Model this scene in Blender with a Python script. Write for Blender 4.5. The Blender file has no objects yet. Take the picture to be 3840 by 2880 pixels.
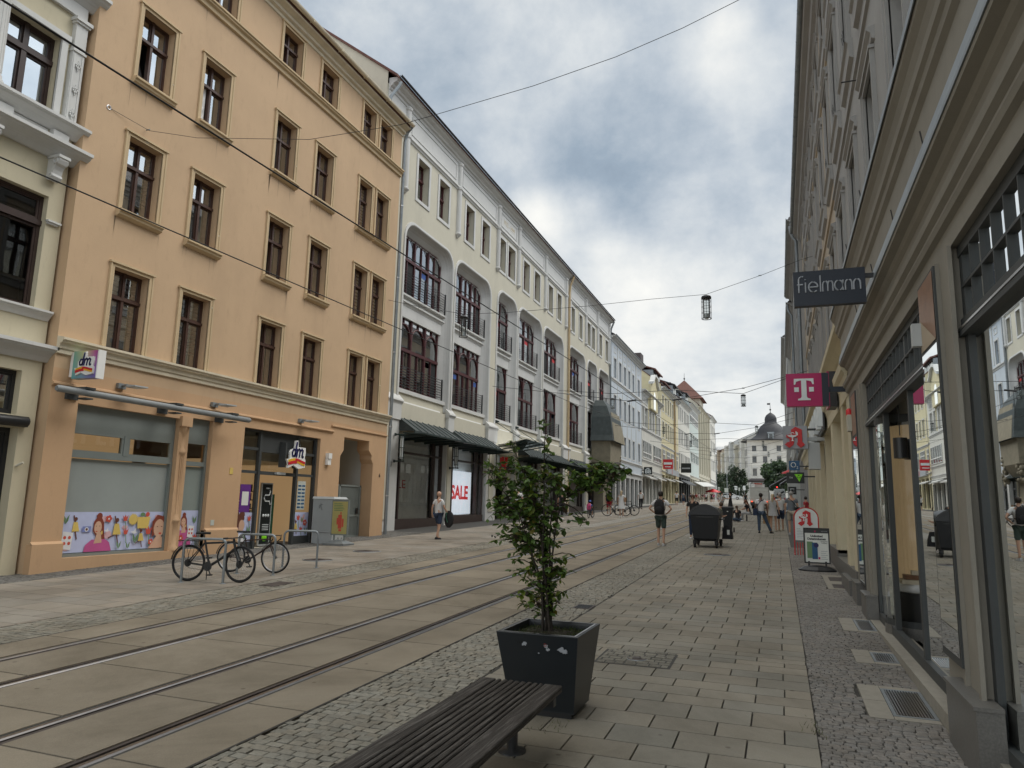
import bpy, math, random
from mathutils import Vector, Matrix
random.seed(7)
R_ = math.radians
SC = bpy.context.scene
C = SC.collection
# ------------------------------------------------------------------ camera
H = 1.85
_c = Vector((1920., 1440.)); _f = 2700.
yv = Vector((1005., 471., _f)).normalized()
uv = Vector((380., -16440., _f)); uv = (uv - yv * uv.dot(yv)).normalized()
xv = yv.cross(uv)
if xv.x < 0: xv = -xv
# columns of camera matrix in world axes (image x right, y down, z forward)
camx = Vector((xv[0], yv[0], uv[0])); camy = Vector((xv[1], yv[1], uv[1])); camz = Vector((xv[2], yv[2], uv[2]))
cd = bpy.data.cameras.new('camera'); cam = bpy.data.objects.new('camera', cd); C.objects.link(cam)
cd.sensor_fit = 'HORIZONTAL'; cd.sensor_width = 36; cd.lens = 36 * _f / 3840
cd.clip_start = 0.05; cd.clip_end = 3000
M = Matrix(((camx.x, -camy.x, -camz.x, 0), (camx.y, -camy.y, -camz.y, 0), (camx.z, -camy.z, -camz.z, H), (0, 0, 0, 1)))
cam.matrix_world = M
SC.camera = cam
# ------------------------------------------------------------------ sky
w = bpy.data.worlds.new('World'); SC.world = w; w.use_nodes = True
nt = w.node_tree; N = nt.nodes; L = nt.links; N.clear()
SUN_EL = 52.; SUN_AZ = 62.   # azimuth from +Y towards +X
def nd(t, **k):
    n = N.new(t)
    for a, b in k.items(): setattr(n, a, b)
    return n
def mth(op, a, b=None, clamp=False):
    n = N.new('ShaderNodeMath'); n.operation = op; n.use_clamp = clamp
    for i, x in enumerate((a, b)):
        if x is None: continue
        if isinstance(x, (int, float)): n.inputs[i].default_value = x
        else: L.new(x, n.inputs[i])
    return n.outputs[0]
def ramp(fac, stops, interp='LINEAR'):
    n = N.new('ShaderNodeValToRGB'); L.new(fac, n.inputs[0]); cr = n.color_ramp; cr.interpolation = interp
    while len(cr.elements) < len(stops): cr.elements.new(0.5)
    for e, (p, c) in zip(cr.elements, stops):
        e.position = p; e.color = (*c, 1) if len(c) == 3 else c
    return n.outputs[0]
def mixc(fac, a, b, mode='MIX'):
    n = N.new('ShaderNodeMix'); n.data_type = 'RGBA'; n.blend_type = mode
    if isinstance(fac, (int, float)): n.inputs[0].default_value = fac
    else: L.new(fac, n.inputs[0])
    for i, x in ((6, a), (7, b)):
        if isinstance(x, tuple): n.inputs[i].default_value = (*x, 1)
        else: L.new(x, n.inputs[i])
    return n.outputs[2]
sky = nd('ShaderNodeTexSky', sky_type='NISHITA', sun_disc=False)
sky.sun_elevation = R_(SUN_EL); sky.sun_rotation = R_(SUN_AZ)
tc = nd('ShaderNodeTexCoord'); sep = nd('ShaderNodeSeparateXYZ'); L.new(tc.outputs['Generated'], sep.inputs[0])
zz = mth('ADD', mth('MAXIMUM', sep.outputs[2], 0.0), 0.16)
px = mth('DIVIDE', sep.outputs[0], zz); py = mth('DIVIDE', sep.outputs[1], zz)
cmb = nd('ShaderNodeCombineXYZ'); L.new(px, cmb.inputs[0]); L.new(py, cmb.inputs[1])
mp = nd('ShaderNodeMapping'); L.new(cmb.outputs[0], mp.inputs[0])
mp.inputs['Rotation'].default_value = (0, 0, R_(35)); mp.inputs['Scale'].default_value = (1.0, 0.8, 1); mp.inputs['Location'].default_value = (3.1, 1.7, 0)
def noise(vec, sc, det, rough=.55, dist=0.0):
    n = nd('ShaderNodeTexNoise'); L.new(vec, n.inputs['Vector']); n.inputs['Scale'].default_value = sc
    n.inputs['Detail'].default_value = det; n.inputs['Roughness'].default_value = rough; n.inputs['Distortion'].default_value = dist
    return n.outputs['Fac']
n1 = noise(mp.outputs[0], 0.75, 8, .56, .25); n2 = noise(mp.outputs[0], 2.4, 7, .6, .2)
n3 = noise(tc.outputs['Generated'], 5.5, 10, .62, .1)
dens = mth('ADD', mth('ADD', mth('MULTIPLY', n1, .38), mth('MULTIPLY', n2, .28)), mth('MULTIPLY', n3, .38))
# brighter, thinner patches where the photograph has them (directions in the sky)
def blob(u, v, rad, amt, su=1.0):
    d = camx * ((u - 1920) / _f) + camy * ((v - 1440) / _f) + camz; d.normalize()
    dp = nd('ShaderNodeVectorMath', operation='DOT_PRODUCT'); L.new(tc.outputs['Generated'], dp.inputs[0]); dp.inputs[1].default_value = d
    a = mth('ARCCOSINE', dp.outputs['Value'])
    m = nd('ShaderNodeMapRange', interpolation_type='SMOOTHSTEP'); L.new(a, m.inputs[0])
    m.inputs[1].default_value = 0; m.inputs[2].default_value = R_(rad); m.inputs[3].default_value = amt; m.inputs[4].default_value = 0
    return m.outputs[0]
for u, v, r, a in ((2740, 60, 2.6, .11), (2660, 200, 4, .05), (2830, 330, 5, .08), (2560, 80, 4, .03), (2010, 800, 3.2, .20), (2080, 900, 3, .10), (2230, 960, 5, .08), (2500, 1080, 9, .06), (2350, 1040, 5, .07), (2560, 720, 4, .08), (2180, 760, 3, .08),
                   (2350, 600, 8, -.07), (1600, 250, 12, -.02), (2480, 860, 6, -.06), (2600, 1000, 6, .04), (1300, 60, 6, .02), (2000, 100, 8, .03)):
    dens = mth('ADD', dens, blob(u, v, r, a))
up = nd('ShaderNodeMapRange', interpolation_type='SMOOTHSTEP'); L.new(sep.outputs[2], up.inputs[0]); up.inputs[1].default_value = 0.0; up.inputs[2].default_value = .42; up.inputs[3].default_value = .20; up.inputs[4].default_value = 0.0
dens = mth('ADD', dens, up.outputs[0])
cloud = ramp(dens, [(.34, (.205, .26, .325)), (.44, (.285, .35, .42)), (.53, (.44, .49, .54)), (.61, (.60, .63, .645)), (.71, (.78, .78, .75)), (.84, (.96, .945, .87))])
# overcast skies grow brighter towards the zenith (well above the frame); unseen sky behind the camera is brightened too
zen = nd('ShaderNodeMapRange', interpolation_type='SMOOTHSTEP'); L.new(sep.outputs[2], zen.inputs[0])
zen.inputs[1].default_value = .66; zen.inputs[2].default_value = 1.0; zen.inputs[3].default_value = 1.0; zen.inputs[4].default_value = 2.3
back = nd('ShaderNodeMapRange', interpolation_type='SMOOTHSTEP'); L.new(sep.outputs[1], back.inputs[0])
back.inputs[1].default_value = -.5; back.inputs[2].default_value = .25; back.inputs[3].default_value = 1.7; back.inputs[4].default_value = 1.0
# the cloud in front of the sun glows (above and behind the right-hand roofs)
sdv = camx * 0 + Vector((math.sin(R_(SUN_AZ)) * math.cos(R_(42)), math.cos(R_(SUN_AZ)) * math.cos(R_(42)), math.sin(R_(42))))
dps = nd('ShaderNodeVectorMath', operation='DOT_PRODUCT'); L.new(tc.outputs['Generated'], dps.inputs[0]); dps.inputs[1].default_value = sdv
glw = nd('ShaderNodeMapRange', interpolation_type='SMOOTHSTEP'); L.new(mth('ARCCOSINE', dps.outputs['Value']), glw.inputs[0])
glw.inputs[1].default_value = R_(8); glw.inputs[2].default_value = R_(44); glw.inputs[3].default_value = 2.6; glw.inputs[4].default_value = 1.0
gain = mth('MULTIPLY', mth('MULTIPLY', zen.outputs[0], back.outputs[0]), glw.outputs[0])
zw = nd('ShaderNodeMapRange'); L.new(sep.outputs[2], zw.inputs[0]); zw.inputs[1].default_value = .6; zw.inputs[2].default_value = .9
vm = nd('ShaderNodeVectorMath', operation='SCALE'); L.new(mixc(zw.outputs[0], cloud, mixc(.75, cloud, (.55, .52, .46))), vm.inputs[0]); L.new(gain, vm.inputs['Scale'])
bg1 = nd('ShaderNodeBackground'); L.new(sky.outputs[0], bg1.inputs[0]); bg1.inputs[1].default_value = .05
bg2 = nd('ShaderNodeBackground'); L.new(vm.outputs[0], bg2.inputs[0]); bg2.inputs[1].default_value = .92
mx = nd('ShaderNodeMixShader'); mx.inputs[0].default_value = .9; L.new(bg1.outputs[0], mx.inputs[1]); L.new(bg2.outputs[0], mx.inputs[2])
wo = nd('ShaderNodeOutputWorld'); L.new(mx.outputs[0], wo.inputs[0])
ld = bpy.data.lights.new('sun', 'SUN'); ld.energy = 1.1; ld.angle = R_(35); ld.color = (1, .95, .87)
lo = bpy.data.objects.new('sun', ld); C.objects.link(lo)
sd = Vector((math.sin(R_(SUN_AZ)) * math.cos(R_(SUN_EL)), math.cos(R_(SUN_AZ)) * math.cos(R_(SUN_EL)), math.sin(R_(SUN_EL))))
lo.rotation_euler = sd.to_track_quat('Z', 'Y').to_euler(); lo.location = (0, 0, 60)
vs = SC.view_settings; vs.view_transform = 'Standard'; vs.look = 'None'; vs.gamma = 1; vs.exposure = 0.5
SC.cycles.max_bounces = 6; SC.cycles.transparent_max_bounces = 10

# ------------------------------------------------------------------ helpers
def gz(Y): return .024 * Y if Y < 60 else 1.44 + .0188 * (Y - 60)
def ray(u, v): return camx * (u - 1920) + camy * (v - 1440) + camz * _f
def at(u, v, Y):
    d = ray(u, v); t = Y / d.y; return Vector((t * d.x, Y, H + t * d.z))
def onX(u, v, X):
    d = ray(u, v); t = X / d.x; return Vector((X, t * d.y, H + t * d.z))
def onG(u, v):
    d = ray(u, v); lo_, hi = .5, 400.
    for _ in range(50):
        m = (lo_ + hi) / 2
        if H + d.z / d.y * m - gz(m) > 0: lo_ = m
        else: hi = m
    return Vector((d.x / d.y * lo_, lo_, gz(lo_)))

MATS = {}
class NT:
    """small helper to write material node trees"""
    def __init__(s, name):
        s.m = bpy.data.materials.new(name); s.m.use_nodes = True; s.t = s.m.node_tree; s.N = s.t.nodes; s.L = s.t.links
        s.N.clear(); s.out = s.N.new('ShaderNodeOutputMaterial'); s.b = s.N.new('ShaderNodeBsdfPrincipled'); s.L.new(s.b.outputs[0], s.out.inputs[0])
        s.tc = s.N.new('ShaderNodeTexCoord').outputs['Object']
    def n(s, t, **k):
        x = s.N.new(t)
        for a, b in k.items(): setattr(x, a, b)
        return x
    def noise(s, scale, det=4, rough=.6, vec=None, dist=0):
        x = s.n('ShaderNodeTexNoise'); s.L.new(vec or s.tc, x.inputs['Vector']); x.inputs['Scale'].default_value = scale
        x.inputs['Detail'].default_value = det; x.inputs['Roughness'].default_value = rough; x.inputs['Distortion'].default_value = dist
        return x.outputs['Fac']
    def ramp(s, f, stops):
        x = s.n('ShaderNodeValToRGB'); s.L.new(f, x.inputs[0]); e = x.color_ramp.elements
        while len(e) < len(stops): e.new(.5)
        for a, (p, c) in zip(e, stops): a.position = p; a.color = (*c, 1)
        return x.outputs[0]
    def mix(s, f, a, b, mode='MIX'):
        x = s.n('ShaderNodeMix', data_type='RGBA', blend_type=mode)
        if isinstance(f, (int, float)): x.inputs[0].default_value = f
        else: s.L.new(f, x.inputs[0])
        for i, c in ((6, a), (7, b)):
            if isinstance(c, tuple): x.inputs[i].default_value = (*c, 1)
            else: s.L.new(c, x.inputs[i])
        return x.outputs[2]
    def mth(s, op, a, b=0.0, clamp=False):
        x = s.n('ShaderNodeMath', operation=op, use_clamp=clamp)
        for i, c in enumerate((a, b)):
            if isinstance(c, (int, float)): x.inputs[i].default_value = c
            else: s.L.new(c, x.inputs[i])
        return x.outputs[0]
    def scale(s, v):
        x = s.n('ShaderNodeMapping'); s.L.new(s.tc, x.inputs[0]); x.inputs['Scale'].default_value = v; return x.outputs[0]
    def bump(s, h, st, dist=.01):
        x = s.n('ShaderNodeBump'); s.L.new(h, x.inputs['Height']); x.inputs['Strength'].default_value = st; x.inputs['Distance'].default_value = dist
        s.L.new(x.outputs[0], s.b.inputs['Normal'])
    def base(s, c):
        if isinstance(c, tuple): s.b.inputs['Base Color'].default_value = (*c, 1)
        else: s.L.new(c, s.b.inputs['Base Color'])
def sh(c, k): return tuple(min(1, x * k) for x in c)
def mat(name, col, rough=.7, metal=0., var=.10, vs_=2.0, bump=.0, bs=60., spec=.4, streak=False):
    """painted, plastered or metal surface with slight uneven colour and grain"""
    t = NT(name)
    f = t.noise(vs_, 6, .65); c = t.ramp(f, [(.3, sh(col, 1 - var)), (.7, sh(col, 1 + var))])
    if streak:
        f2 = t.noise(.5, 5, .65, vec=t.scale((1, 1, .45))); c = t.mix(t.mth('MULTIPLY', t.mth('SUBTRACT', f2, .5, True), 2.0, True), c, sh(col, .76))
        f3 = t.noise(6., 5, .75, vec=t.scale((1, 1, .3))); c = t.mix(t.mth('MULTIPLY', t.mth('SUBTRACT', f3, .55, True), 1.6, True), c, sh(col, .66)); f4 = t.noise(.9, 7, .75, dist=.8); c = t.mix(t.mth('MULTIPLY', t.mth('SUBTRACT', f4, .60, True), 4., True), c, sh(col, .86))
    t.base(c); t.b.inputs['Roughness'].default_value = rough; t.b.inputs['Metallic'].default_value = metal
    t.b.inputs['Specular IOR Level'].default_value = spec
    if bump: t.bump(t.noise(bs, 4, .6), bump, .01)
    MATS[name] = t.m; return t.m
def emis(name, col, st):
    t = NT(name); t.base(col); t.b.inputs['Emission Color'].default_value = (*col, 1); t.b.inputs['Emission Strength'].default_value = st
    MATS[name] = t.m; return t.m
def glass(name, tint=(.55, .58, .58), ior=1.6, rough=.01, wav=.02, wsc=.7):
    t = NT(name); t.N.remove(t.b)
    tr = t.n('ShaderNodeBsdfTransparent'); tr.inputs[0].default_value = (*tint, 1)
    gl = t.n('ShaderNodeBsdfGlossy'); gl.inputs['Roughness'].default_value = rough; gl.inputs['Color'].default_value = (.93, .96, .97, 1)
    fr = t.n('ShaderNodeFresnel'); fr.inputs[0].default_value = ior
    bp = t.n('ShaderNodeBump'); bp.inputs['Strength'].default_value = wav; bp.inputs['Distance'].default_value = .05
    t.L.new(t.noise(wsc, 2, .5), bp.inputs['Height']); t.L.new(bp.outputs[0], gl.inputs['Normal'])
    mx = t.n('ShaderNodeMixShader'); t.L.new(fr.outputs[0], mx.inputs[0]); t.L.new(tr.outputs[0], mx.inputs[1]); t.L.new(gl.outputs[0], mx.inputs[2])
    t.L.new(mx.outputs[0], t.out.inputs[0]); MATS[name] = t.m; return t.m
def faceattr(name, var=.3, rough=.8, bump=.3, bs=90., grain=.12, spec=.3):
    """stone whose colour comes per stone from the face attribute 'tone'"""
    t = NT(name); a = t.n('ShaderNodeAttribute', attribute_name='tone')
    g = t.ramp(t.noise(bs * .7, 5, .7), [(.3, (1 - grain,) * 3), (.7, (1 + grain,) * 3)])
    st = t.ramp(t.noise(.9, 5, .6), [(.35, (.80, .79, .77)), (.6, (1, 1, 1)), (.8, (1.08, 1.07, 1.05))])
    vo = t.n('ShaderNodeTexVoronoi'); t.L.new(t.tc, vo.inputs['Vector']); vo.inputs['Scale'].default_value = 2.6; sp = t.ramp(vo.outputs['Distance'], [(.045, (.62, .6, .58)), (.07, (1, 1, 1))])
    bl = t.ramp(t.noise(.45, 8, .75, dist=.6), [(.36, (.80, .79, .77)), (.52, (1, 1, 1)), (.68, (1.07, 1.06, 1.04))]); st = t.mix(1.0, t.mix(1.0, st, bl, 'MULTIPLY'), sp, 'MULTIPLY')
    t.base(t.mix(1.0, t.mix(1.0, a.outputs['Color'], g, 'MULTIPLY'), st, 'MULTIPLY')); t.b.inputs['Roughness'].default_value = rough
    t.b.inputs['Specular IOR Level'].default_value = spec
    t.bump(t.noise(bs, 4, .7), bump, .006); MATS[name] = t.m; return t.m

class MB:
    def __init__(s): s.v = []; s.f = []; s.mi = []; s.m = 0; s.tone = None; s.tones = []; s.sm = []; s.smooth = False
    def face(s, pts):
        b = len(s.v); s.v += [tuple(p) for p in pts]; s.f.append(tuple(range(b, b + len(pts)))); s._t(1)
    def _t(s, n): s.mi += [s.m] * n; s.tones += [s.tone] * n; s.sm += [s.smooth] * n
    def idx(s, vs, fs):
        b = len(s.v); s.v += [tuple(p) for p in vs]; s.f += [tuple(b + i for i in f) for f in fs]; s._t(len(fs))
    def hexa(s, p):   # 8 corners: bottom 4 ccw, top 4 ccw
        s.idx(p, [(0, 3, 2, 1), (4, 5, 6, 7), (0, 1, 5, 4), (1, 2, 6, 5), (2, 3, 7, 6), (3, 0, 4, 7)])
    def box(s, a, b):
        x0, y0, z0 = [min(i, j) for i, j in zip(a, b)]; x1, y1, z1 = [max(i, j) for i, j in zip(a, b)]
        s.hexa([(x0, y0, z0), (x1, y0, z0), (x1, y1, z0), (x0, y1, z0), (x0, y0, z1), (x1, y0, z1), (x1, y1, z1), (x0, y1, z1)])
    def obox(s, c, ex, ey, ez):
        c = Vector(c); ex = Vector(ex); ey = Vector(ey); ez = Vector(ez)
        s.hexa([c - ex - ey - ez, c + ex - ey - ez, c + ex + ey - ez, c - ex + ey - ez, c - ex - ey + ez, c + ex - ey + ez, c + ex + ey + ez, c - ex + ey + ez])
    def tube(s, pts, r, n=8, cap=True, r2=None):
        pts = [Vector(p) for p in pts]; rings = []; k = len(pts); ref = None
        rs = r if isinstance(r, (list, tuple)) else [r] * k
        if r2 is not None: rs = [r + (r2 - r) * i / (k - 1) for i in range(k)]
        for i, p in enumerate(pts):
            d = (pts[min(i + 1, k - 1)] - pts[max(i - 1, 0)]).normalized()
            if ref is None: ref = Vector((0, 0, 1)) if abs(d.z) < .9 else Vector((1, 0, 0))
            a = d.cross(ref).normalized(); b = d.cross(a).normalized(); ref = -(d.cross(a).cross(d)).normalized() if False else ref
            rings.append([p + (a * math.cos(t) + b * math.sin(t)) * rs[i] for t in [2 * math.pi * j / n for j in range(n)]])
        fs = []; o = s.smooth; s.smooth = True
        for i in range(k - 1):
            for j in range(n): fs.append((i * n + j, i * n + (j + 1) % n, (i + 1) * n + (j + 1) % n, (i + 1) * n + j))
        vs = [v for rr in rings for v in rr]
        s.idx(vs, fs); s.smooth = o
        if cap: s.face(rings[0]); s.face(rings[-1][::-1])
    def loft(s, rings, cap=True):
        n = len(rings[0]); fs = []
        for i in range(len(rings) - 1):
            for j in range(n): fs.append((i * n + j, i * n + (j + 1) % n, (i + 1) * n + (j + 1) % n, (i + 1) * n + j))
        s.idx([v for r in rings for v in r], fs)
        if cap: s.face(rings[0][::-1]); s.face(rings[-1])
    def lathe(s, prof, c, n=16, axis='Z', cap=True):
        c = Vector(c); rings = []
        for r, z in prof:
            rr = []
            for j in range(n):
                t = 2 * math.pi * j / n; a, b = r * math.cos(t), r * math.sin(t)
                rr.append(c + (Vector((a, b, z)) if axis == 'Z' else Vector((z, a, b)) if axis == 'X' else Vector((b, z, a))))
            rings.append(rr)
        o = s.smooth; s.smooth = True; s.loft(rings, False); s.smooth = o
        if cap: s.face(rings[0][::-1]); s.face(rings[-1])
    def ell(s, c, r, n=12, m=7):
        c = Vector(c); rx, ry, rz = r if isinstance(r, (tuple, list)) else (r, r, r); rings = []
        for i in range(m + 1):
            t = math.pi * i / m; q = max(math.sin(t), .02)
            rings.append([c + Vector((rx * q * math.cos(2 * math.pi * j / n), ry * q * math.sin(2 * math.pi * j / n), -rz * math.cos(t))) for j in range(n)])
        o = s.smooth; s.smooth = True; s.loft(rings, True); s.smooth = o
    def torus(s, c, R, r, ax=(1, 0, 0), n=28, m=6, a0=0, a1=2 * math.pi):
        ax = Vector(ax).normalized(); a = ax.orthogonal().normalized() if abs(ax.z) > .9 else Vector((0, 0, 1)).cross(ax).normalized(); b = ax.cross(a); c = Vector(c)
        full = abs(a1 - a0 - 2 * math.pi) < 1e-4; rings = []
        for i in range(n + (0 if full else 1)):
            t = a0 + (a1 - a0) * i / n; d = a * math.cos(t) + b * math.sin(t)
            rings.append([c + d * (R + r * math.cos(p)) + ax * r * math.sin(p) for p in [2 * math.pi * j / m for j in range(m)]])
        if full: rings.append(rings[0])
        o = s.smooth; s.smooth = True; s.loft(rings, False); s.smooth = o
    def prism(s, poly, f0, f1):   # poly: 2D points; f0,f1 map (a,b) to 3D near/far
        a = [f0(*p) for p in poly]; b = [f1(*p) for p in poly]; n = len(poly)
        s.face(a); s.face(b[::-1])
        for i in range(n): s.face([a[i], b[i], b[(i + 1) % n], a[(i + 1) % n]])
    def each(s, name, mats, parent, gap=.03):
        """one object per separate piece along the street"""
        rs = sorted((min(s.v[i][1] for i in f), max(s.v[i][1] for i in f), k) for k, f in enumerate(s.f)); out = []; cur = []; hi = -1e9
        for a, b, k in rs + [(1e9, 1e9, -1)]:
            if cur and a > hi + gap:
                m = MB(); m.tone = s.tone
                for q in sorted(cur): m.smooth = s.sm[q]; m.face([s.v[i] for i in s.f[q]])
                out.append(m.build(name, mats, parent)); cur = []
            cur.append(k); hi = b if len(cur) == 1 else max(hi, b)
        return out
    def build(s, name, mats, parent=None, org=None, **tags):
        o_ = Vector(org) if org is not None else (ORG.get(parent.name, Vector((0, 0, 0))) if parent is not None else Vector((0, 0, 0)))
        me = bpy.data.meshes.new(name); me.from_pydata([(x - o_.x, y - o_.y, z - o_.z) for x, y, z in s.v], [], s.f)
        if not isinstance(mats, (list, tuple)): mats = [mats]
        for m in mats: me.materials.append(MATS[m] if isinstance(m, str) else m)
        if len(mats) > 1: me.polygons.foreach_set('material_index', s.mi)
        if any(s.sm): me.polygons.foreach_set('use_smooth', s.sm)
        if s.tone is not None:
            at_ = me.attributes.new('tone', 'FLOAT_COLOR', 'FACE'); fl = []
            for c in s.tones: fl += [*(c or (1, 1, 1)), 1.]
            at_.data.foreach_set('color', fl)
        me.update(); ob = bpy.data.objects.new(name, me); C.objects.link(ob)
        if parent is not None: ob.parent = parent
        else: ob.location = o_
        ORG[ob.name] = o_
        for k, v in tags.items(): ob[k] = v
        return ob
ORG = {}
def thing(name, label, cat, loc=(0, 0, 0), group=None):
    o = bpy.data.objects.new(name, None); C.objects.link(o); o.location = loc; o.empty_display_size = .2
    o['label'] = label; o['category'] = cat
    if group: o['group'] = group
    ORG[o.name] = Vector(loc); return o
def tag(o, label, cat, group=None):
    o['label'] = label; o['category'] = cat
    if group: o['group'] = group
    return o
def dup(root, loc, rotz=0., label=None, scale=None):
    def cp(o, par):
        c = o.copy(); C.objects.link(c)
        if par is not None: c.parent = par
        for ch in [x for x in ALLOBJ() if x.parent == o]: cp(ch, c)
        return c
    kids = {}
    r = root.copy(); C.objects.link(r); r.location = loc; r.rotation_euler = (0, 0, rotz)
    if scale: r.scale = scale
    for ch in list(root.children):
        c = ch.copy(); C.objects.link(c); c.parent = r
        for g in list(ch.children):
            d = g.copy(); C.objects.link(d); d.parent = c
    if label: r['label'] = label
    return r
def text(body, size, mapf, name, m, parent, depth=.004, bold=.0, shear=0., align='CENTER', sp=1.0, xs=1.0, org=None):
    """lettering turned into a real mesh; mapf maps text plane (a,b,depth) to the scene"""
    cu = bpy.data.curves.new(name, 'FONT'); cu.body = body; cu.size = size; cu.extrude = depth; cu.offset = bold; cu.shear = shear
    cu.align_x = align; cu.align_y = 'CENTER'; cu.space_character = sp; cu.resolution_u = 3
    ob = bpy.data.objects.new(name, cu); C.objects.link(ob); dg = bpy.context.evaluated_depsgraph_get()
    me = bpy.data.meshes.new_from_object(ob.evaluated_get(dg)); bpy.data.objects.remove(ob); bpy.data.curves.remove(cu)
    mb = MB(); mb.idx([mapf(v.co.x * xs, v.co.y, v.co.z) for v in me.vertices], [tuple(p.vertices) for p in me.polygons]); bpy.data.meshes.remove(me)
    return mb.build(name, m, parent, org)
# ------------------------------------------------------------------ materials
mat('orange', (.535, .375, .235), .85, var=.05, vs_=.6, bump=.25, bs=25, streak=True)
mat('orange_low', (.54, .35, .205), .85, var=.05, vs_=.6, bump=.2, bs=25, streak=True)
mat('ochre_trim', (.53, .405, .25), .8, var=.08, vs_=1.5, bump=.15)
mat('ledge_cream', (.62, .55, .42), .8, var=.12, vs_=2)
mat('cream', (.55, .52, .425), .85, var=.04, vs_=.5, bump=.2, bs=25, streak=True)
mat('cream2', (.55, .495, .36), .85, var=.04, vs_=.5, bump=.2, bs=25, streak=True)
mat('white', (.575, .575, .56), .75, var=.04, vs_=1.5, bump=.08, streak=True)
mat('white_clean', (.78, .78, .76), .6, var=.03)
mat('bluewhite', (.52, .57, .62), .8, var=.03, vs_=.5, streak=True)
mat('lightgrey', (.52, .53, .51), .8, var=.05, vs_=.7, streak=True)
mat('yellow', (.60, .54, .35), .85, var=.04, vs_=.5, streak=True)
mat('offwhite', (.60, .59, .54), .85, var=.04, vs_=.5, streak=True)
mat('teal', (.48, .54, .52), .8, var=.04, vs_=.5, streak=True)
mat('beige', (.50, .475, .39), .85, var=.05, vs_=.5, streak=True)
mat('greystone', (.315, .31, .30), .85, var=.07, vs_=1.0, bump=.25, bs=60, streak=True)
mat('greycornice', (.25, .232, .195), .8, var=.08, vs_=1.5, bump=.1, streak=True)
mat('tan', (.42, .35, .265), .85, var=.05, bump=.1, streak=True)
mat('pharm', (.58, .52, .37), .8, var=.05, vs_=1, bump=.08, streak=True)
mat('brownwood', (.075, .040, .030), .42, var=.2, vs_=6, spec=.4)
mat('darkwood', (.045, .028, .024), .4, var=.2, vs_=6)
mat('winered', (.075, .02, .022), .4, var=.12, vs_=4)
mat('shopbrown', (.05, .034, .03), .4, var=.15, vs_=4)
mat('framegrey', (.06, .064, .064), .55, var=.06, spec=.25)
mat('framegrey2', (.20, .225, .215), .5, var=.05, spec=.5)
mat('whiteframe', (.7, .7, .68), .5, var=.03)
mat('dark', (.02, .021, .022), .8, var=.1)
mat('room', (.09, .09, .086), .9, var=.5, vs_=1.1)
mat('shoproom', (.09, .085, .078), .9, var=.35, vs_=.6)
mat('blackmetal', (.018, .019, .021), .4, spec=.5)
mat('wire', (.02, .02, .022), .6)
mat('steel', (.55, .55, .56), .28, metal=1., var=.12, vs_=5)
mat('zinc', (.26, .285, .30), .5, metal=.6, var=.15, vs_=3)
mat('chrome', (.7, .7, .7), .15, metal=1.)
mat('greypaint', (.42, .44, .44), .55, var=.05)
mat('patina', (.05, .062, .062), .55, var=.25, vs_=2.5, metal=.2)
mat('greenblack', (.022, .038, .036), .45, var=.15)
mat('granite', (.13, .125, .115), .45, var=.22, vs_=70, spec=.5)
mat('sandstone', (.24, .215, .16), .9, var=.15, vs_=2.5, bump=.4, bs=20, streak=True)
mat('rooftile', (.125, .058, .046), .8, var=.25, vs_=3)
mat('roofdark', (.07, .06, .06), .8, var=.2, vs_=3)
mat('slate', (.028, .029, .034), .6, var=.2, vs_=2)
mat('blindwhite', (.86, .87, .86), .8)
mat('curtain', (.8, .82, .81), .9, var=.3, vs_=6)
mat('frosted', (.30, .33, .32), .35, var=.07, vs_=.8, spec=.6)
mat('frosted2', (.24, .28, .265), .3, var=.07, vs_=.8, spec=.6)
mat('asphaltline', (.07, .068, .064), .9, var=.2, vs_=8)
mat('railside', (.10, .085, .08), .6, metal=.5, var=.3, vs_=4)
mat('railsteel', (.34, .32, .31), .30, metal=1., var=.2, vs_=3)
mat('jointfill', (.06, .056, .05), 1., var=.3, vs_=20)
mat('skin', (.50, .30, .21), .55, var=.05); mat('skin_dark', (.16, .085, .055), .5, var=.05)
mat('cloth_white', (.66, .66, .66), .9, var=.05, vs_=9, bump=.2, bs=14); mat('cloth_black', (.02, .02, .022), .85, var=.2, vs_=9, bump=.2, bs=14)
mat('cloth_greygreen', (.05, .075, .065), .9, var=.15, vs_=9); mat('cloth_navy', (.03, .045, .085), .9, var=.2, vs_=9)
mat('cloth_jeans', (.05, .075, .115), .9, var=.25, vs_=9); mat('cloth_grey', (.15, .17, .19), .9, var=.1, vs_=9)
mat('cloth_beige', (.36, .32, .26), .9, var=.1, vs_=9); mat('cloth_lightgrey', (.42, .42, .42), .9, var=.1, vs_=9)
mat('cloth_red', (.35, .03, .04), .9, var=.1); mat('cloth_pink', (.5, .08, .2), .9); mat('cloth_blue', (.06, .12, .35), .9)
mat('cloth_olive', (.10, .10, .075), .9, var=.1)
mat('hair_dark', (.018, .013, .01), .6); mat('hair_brown', (.08, .045, .025), .6); mat('hair_blond', (.42, .33, .21), .6); mat('hair_grey', (.28, .27, .26), .6); mat('hair_red', (.16, .06, .03), .6)
mat('rubber', (.015, .015, .016), .7); mat('kraft', (.33, .21, .11), .85)
mat('plastic_dark', (.004, .006, .010), .38, var=.2, vs_=3, spec=.5); mat('plastic_bin', (.008, .011, .014), .45, var=.15, vs_=3)
mat('planter', (.012, .016, .020), .35, var=.12, vs_=2, spec=.5)
mat('soil', (.035, .03, .02), 1., var=.4, vs_=30, bump=1., bs=40)
mat('magenta', (.42, .008, .10), .35); mat('signdark', (.018, .024, .036), .4); mat('letter_grey', (.33, .35, .38), .5); mat('signwhite', (.72, .76, .76), .4)
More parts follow.
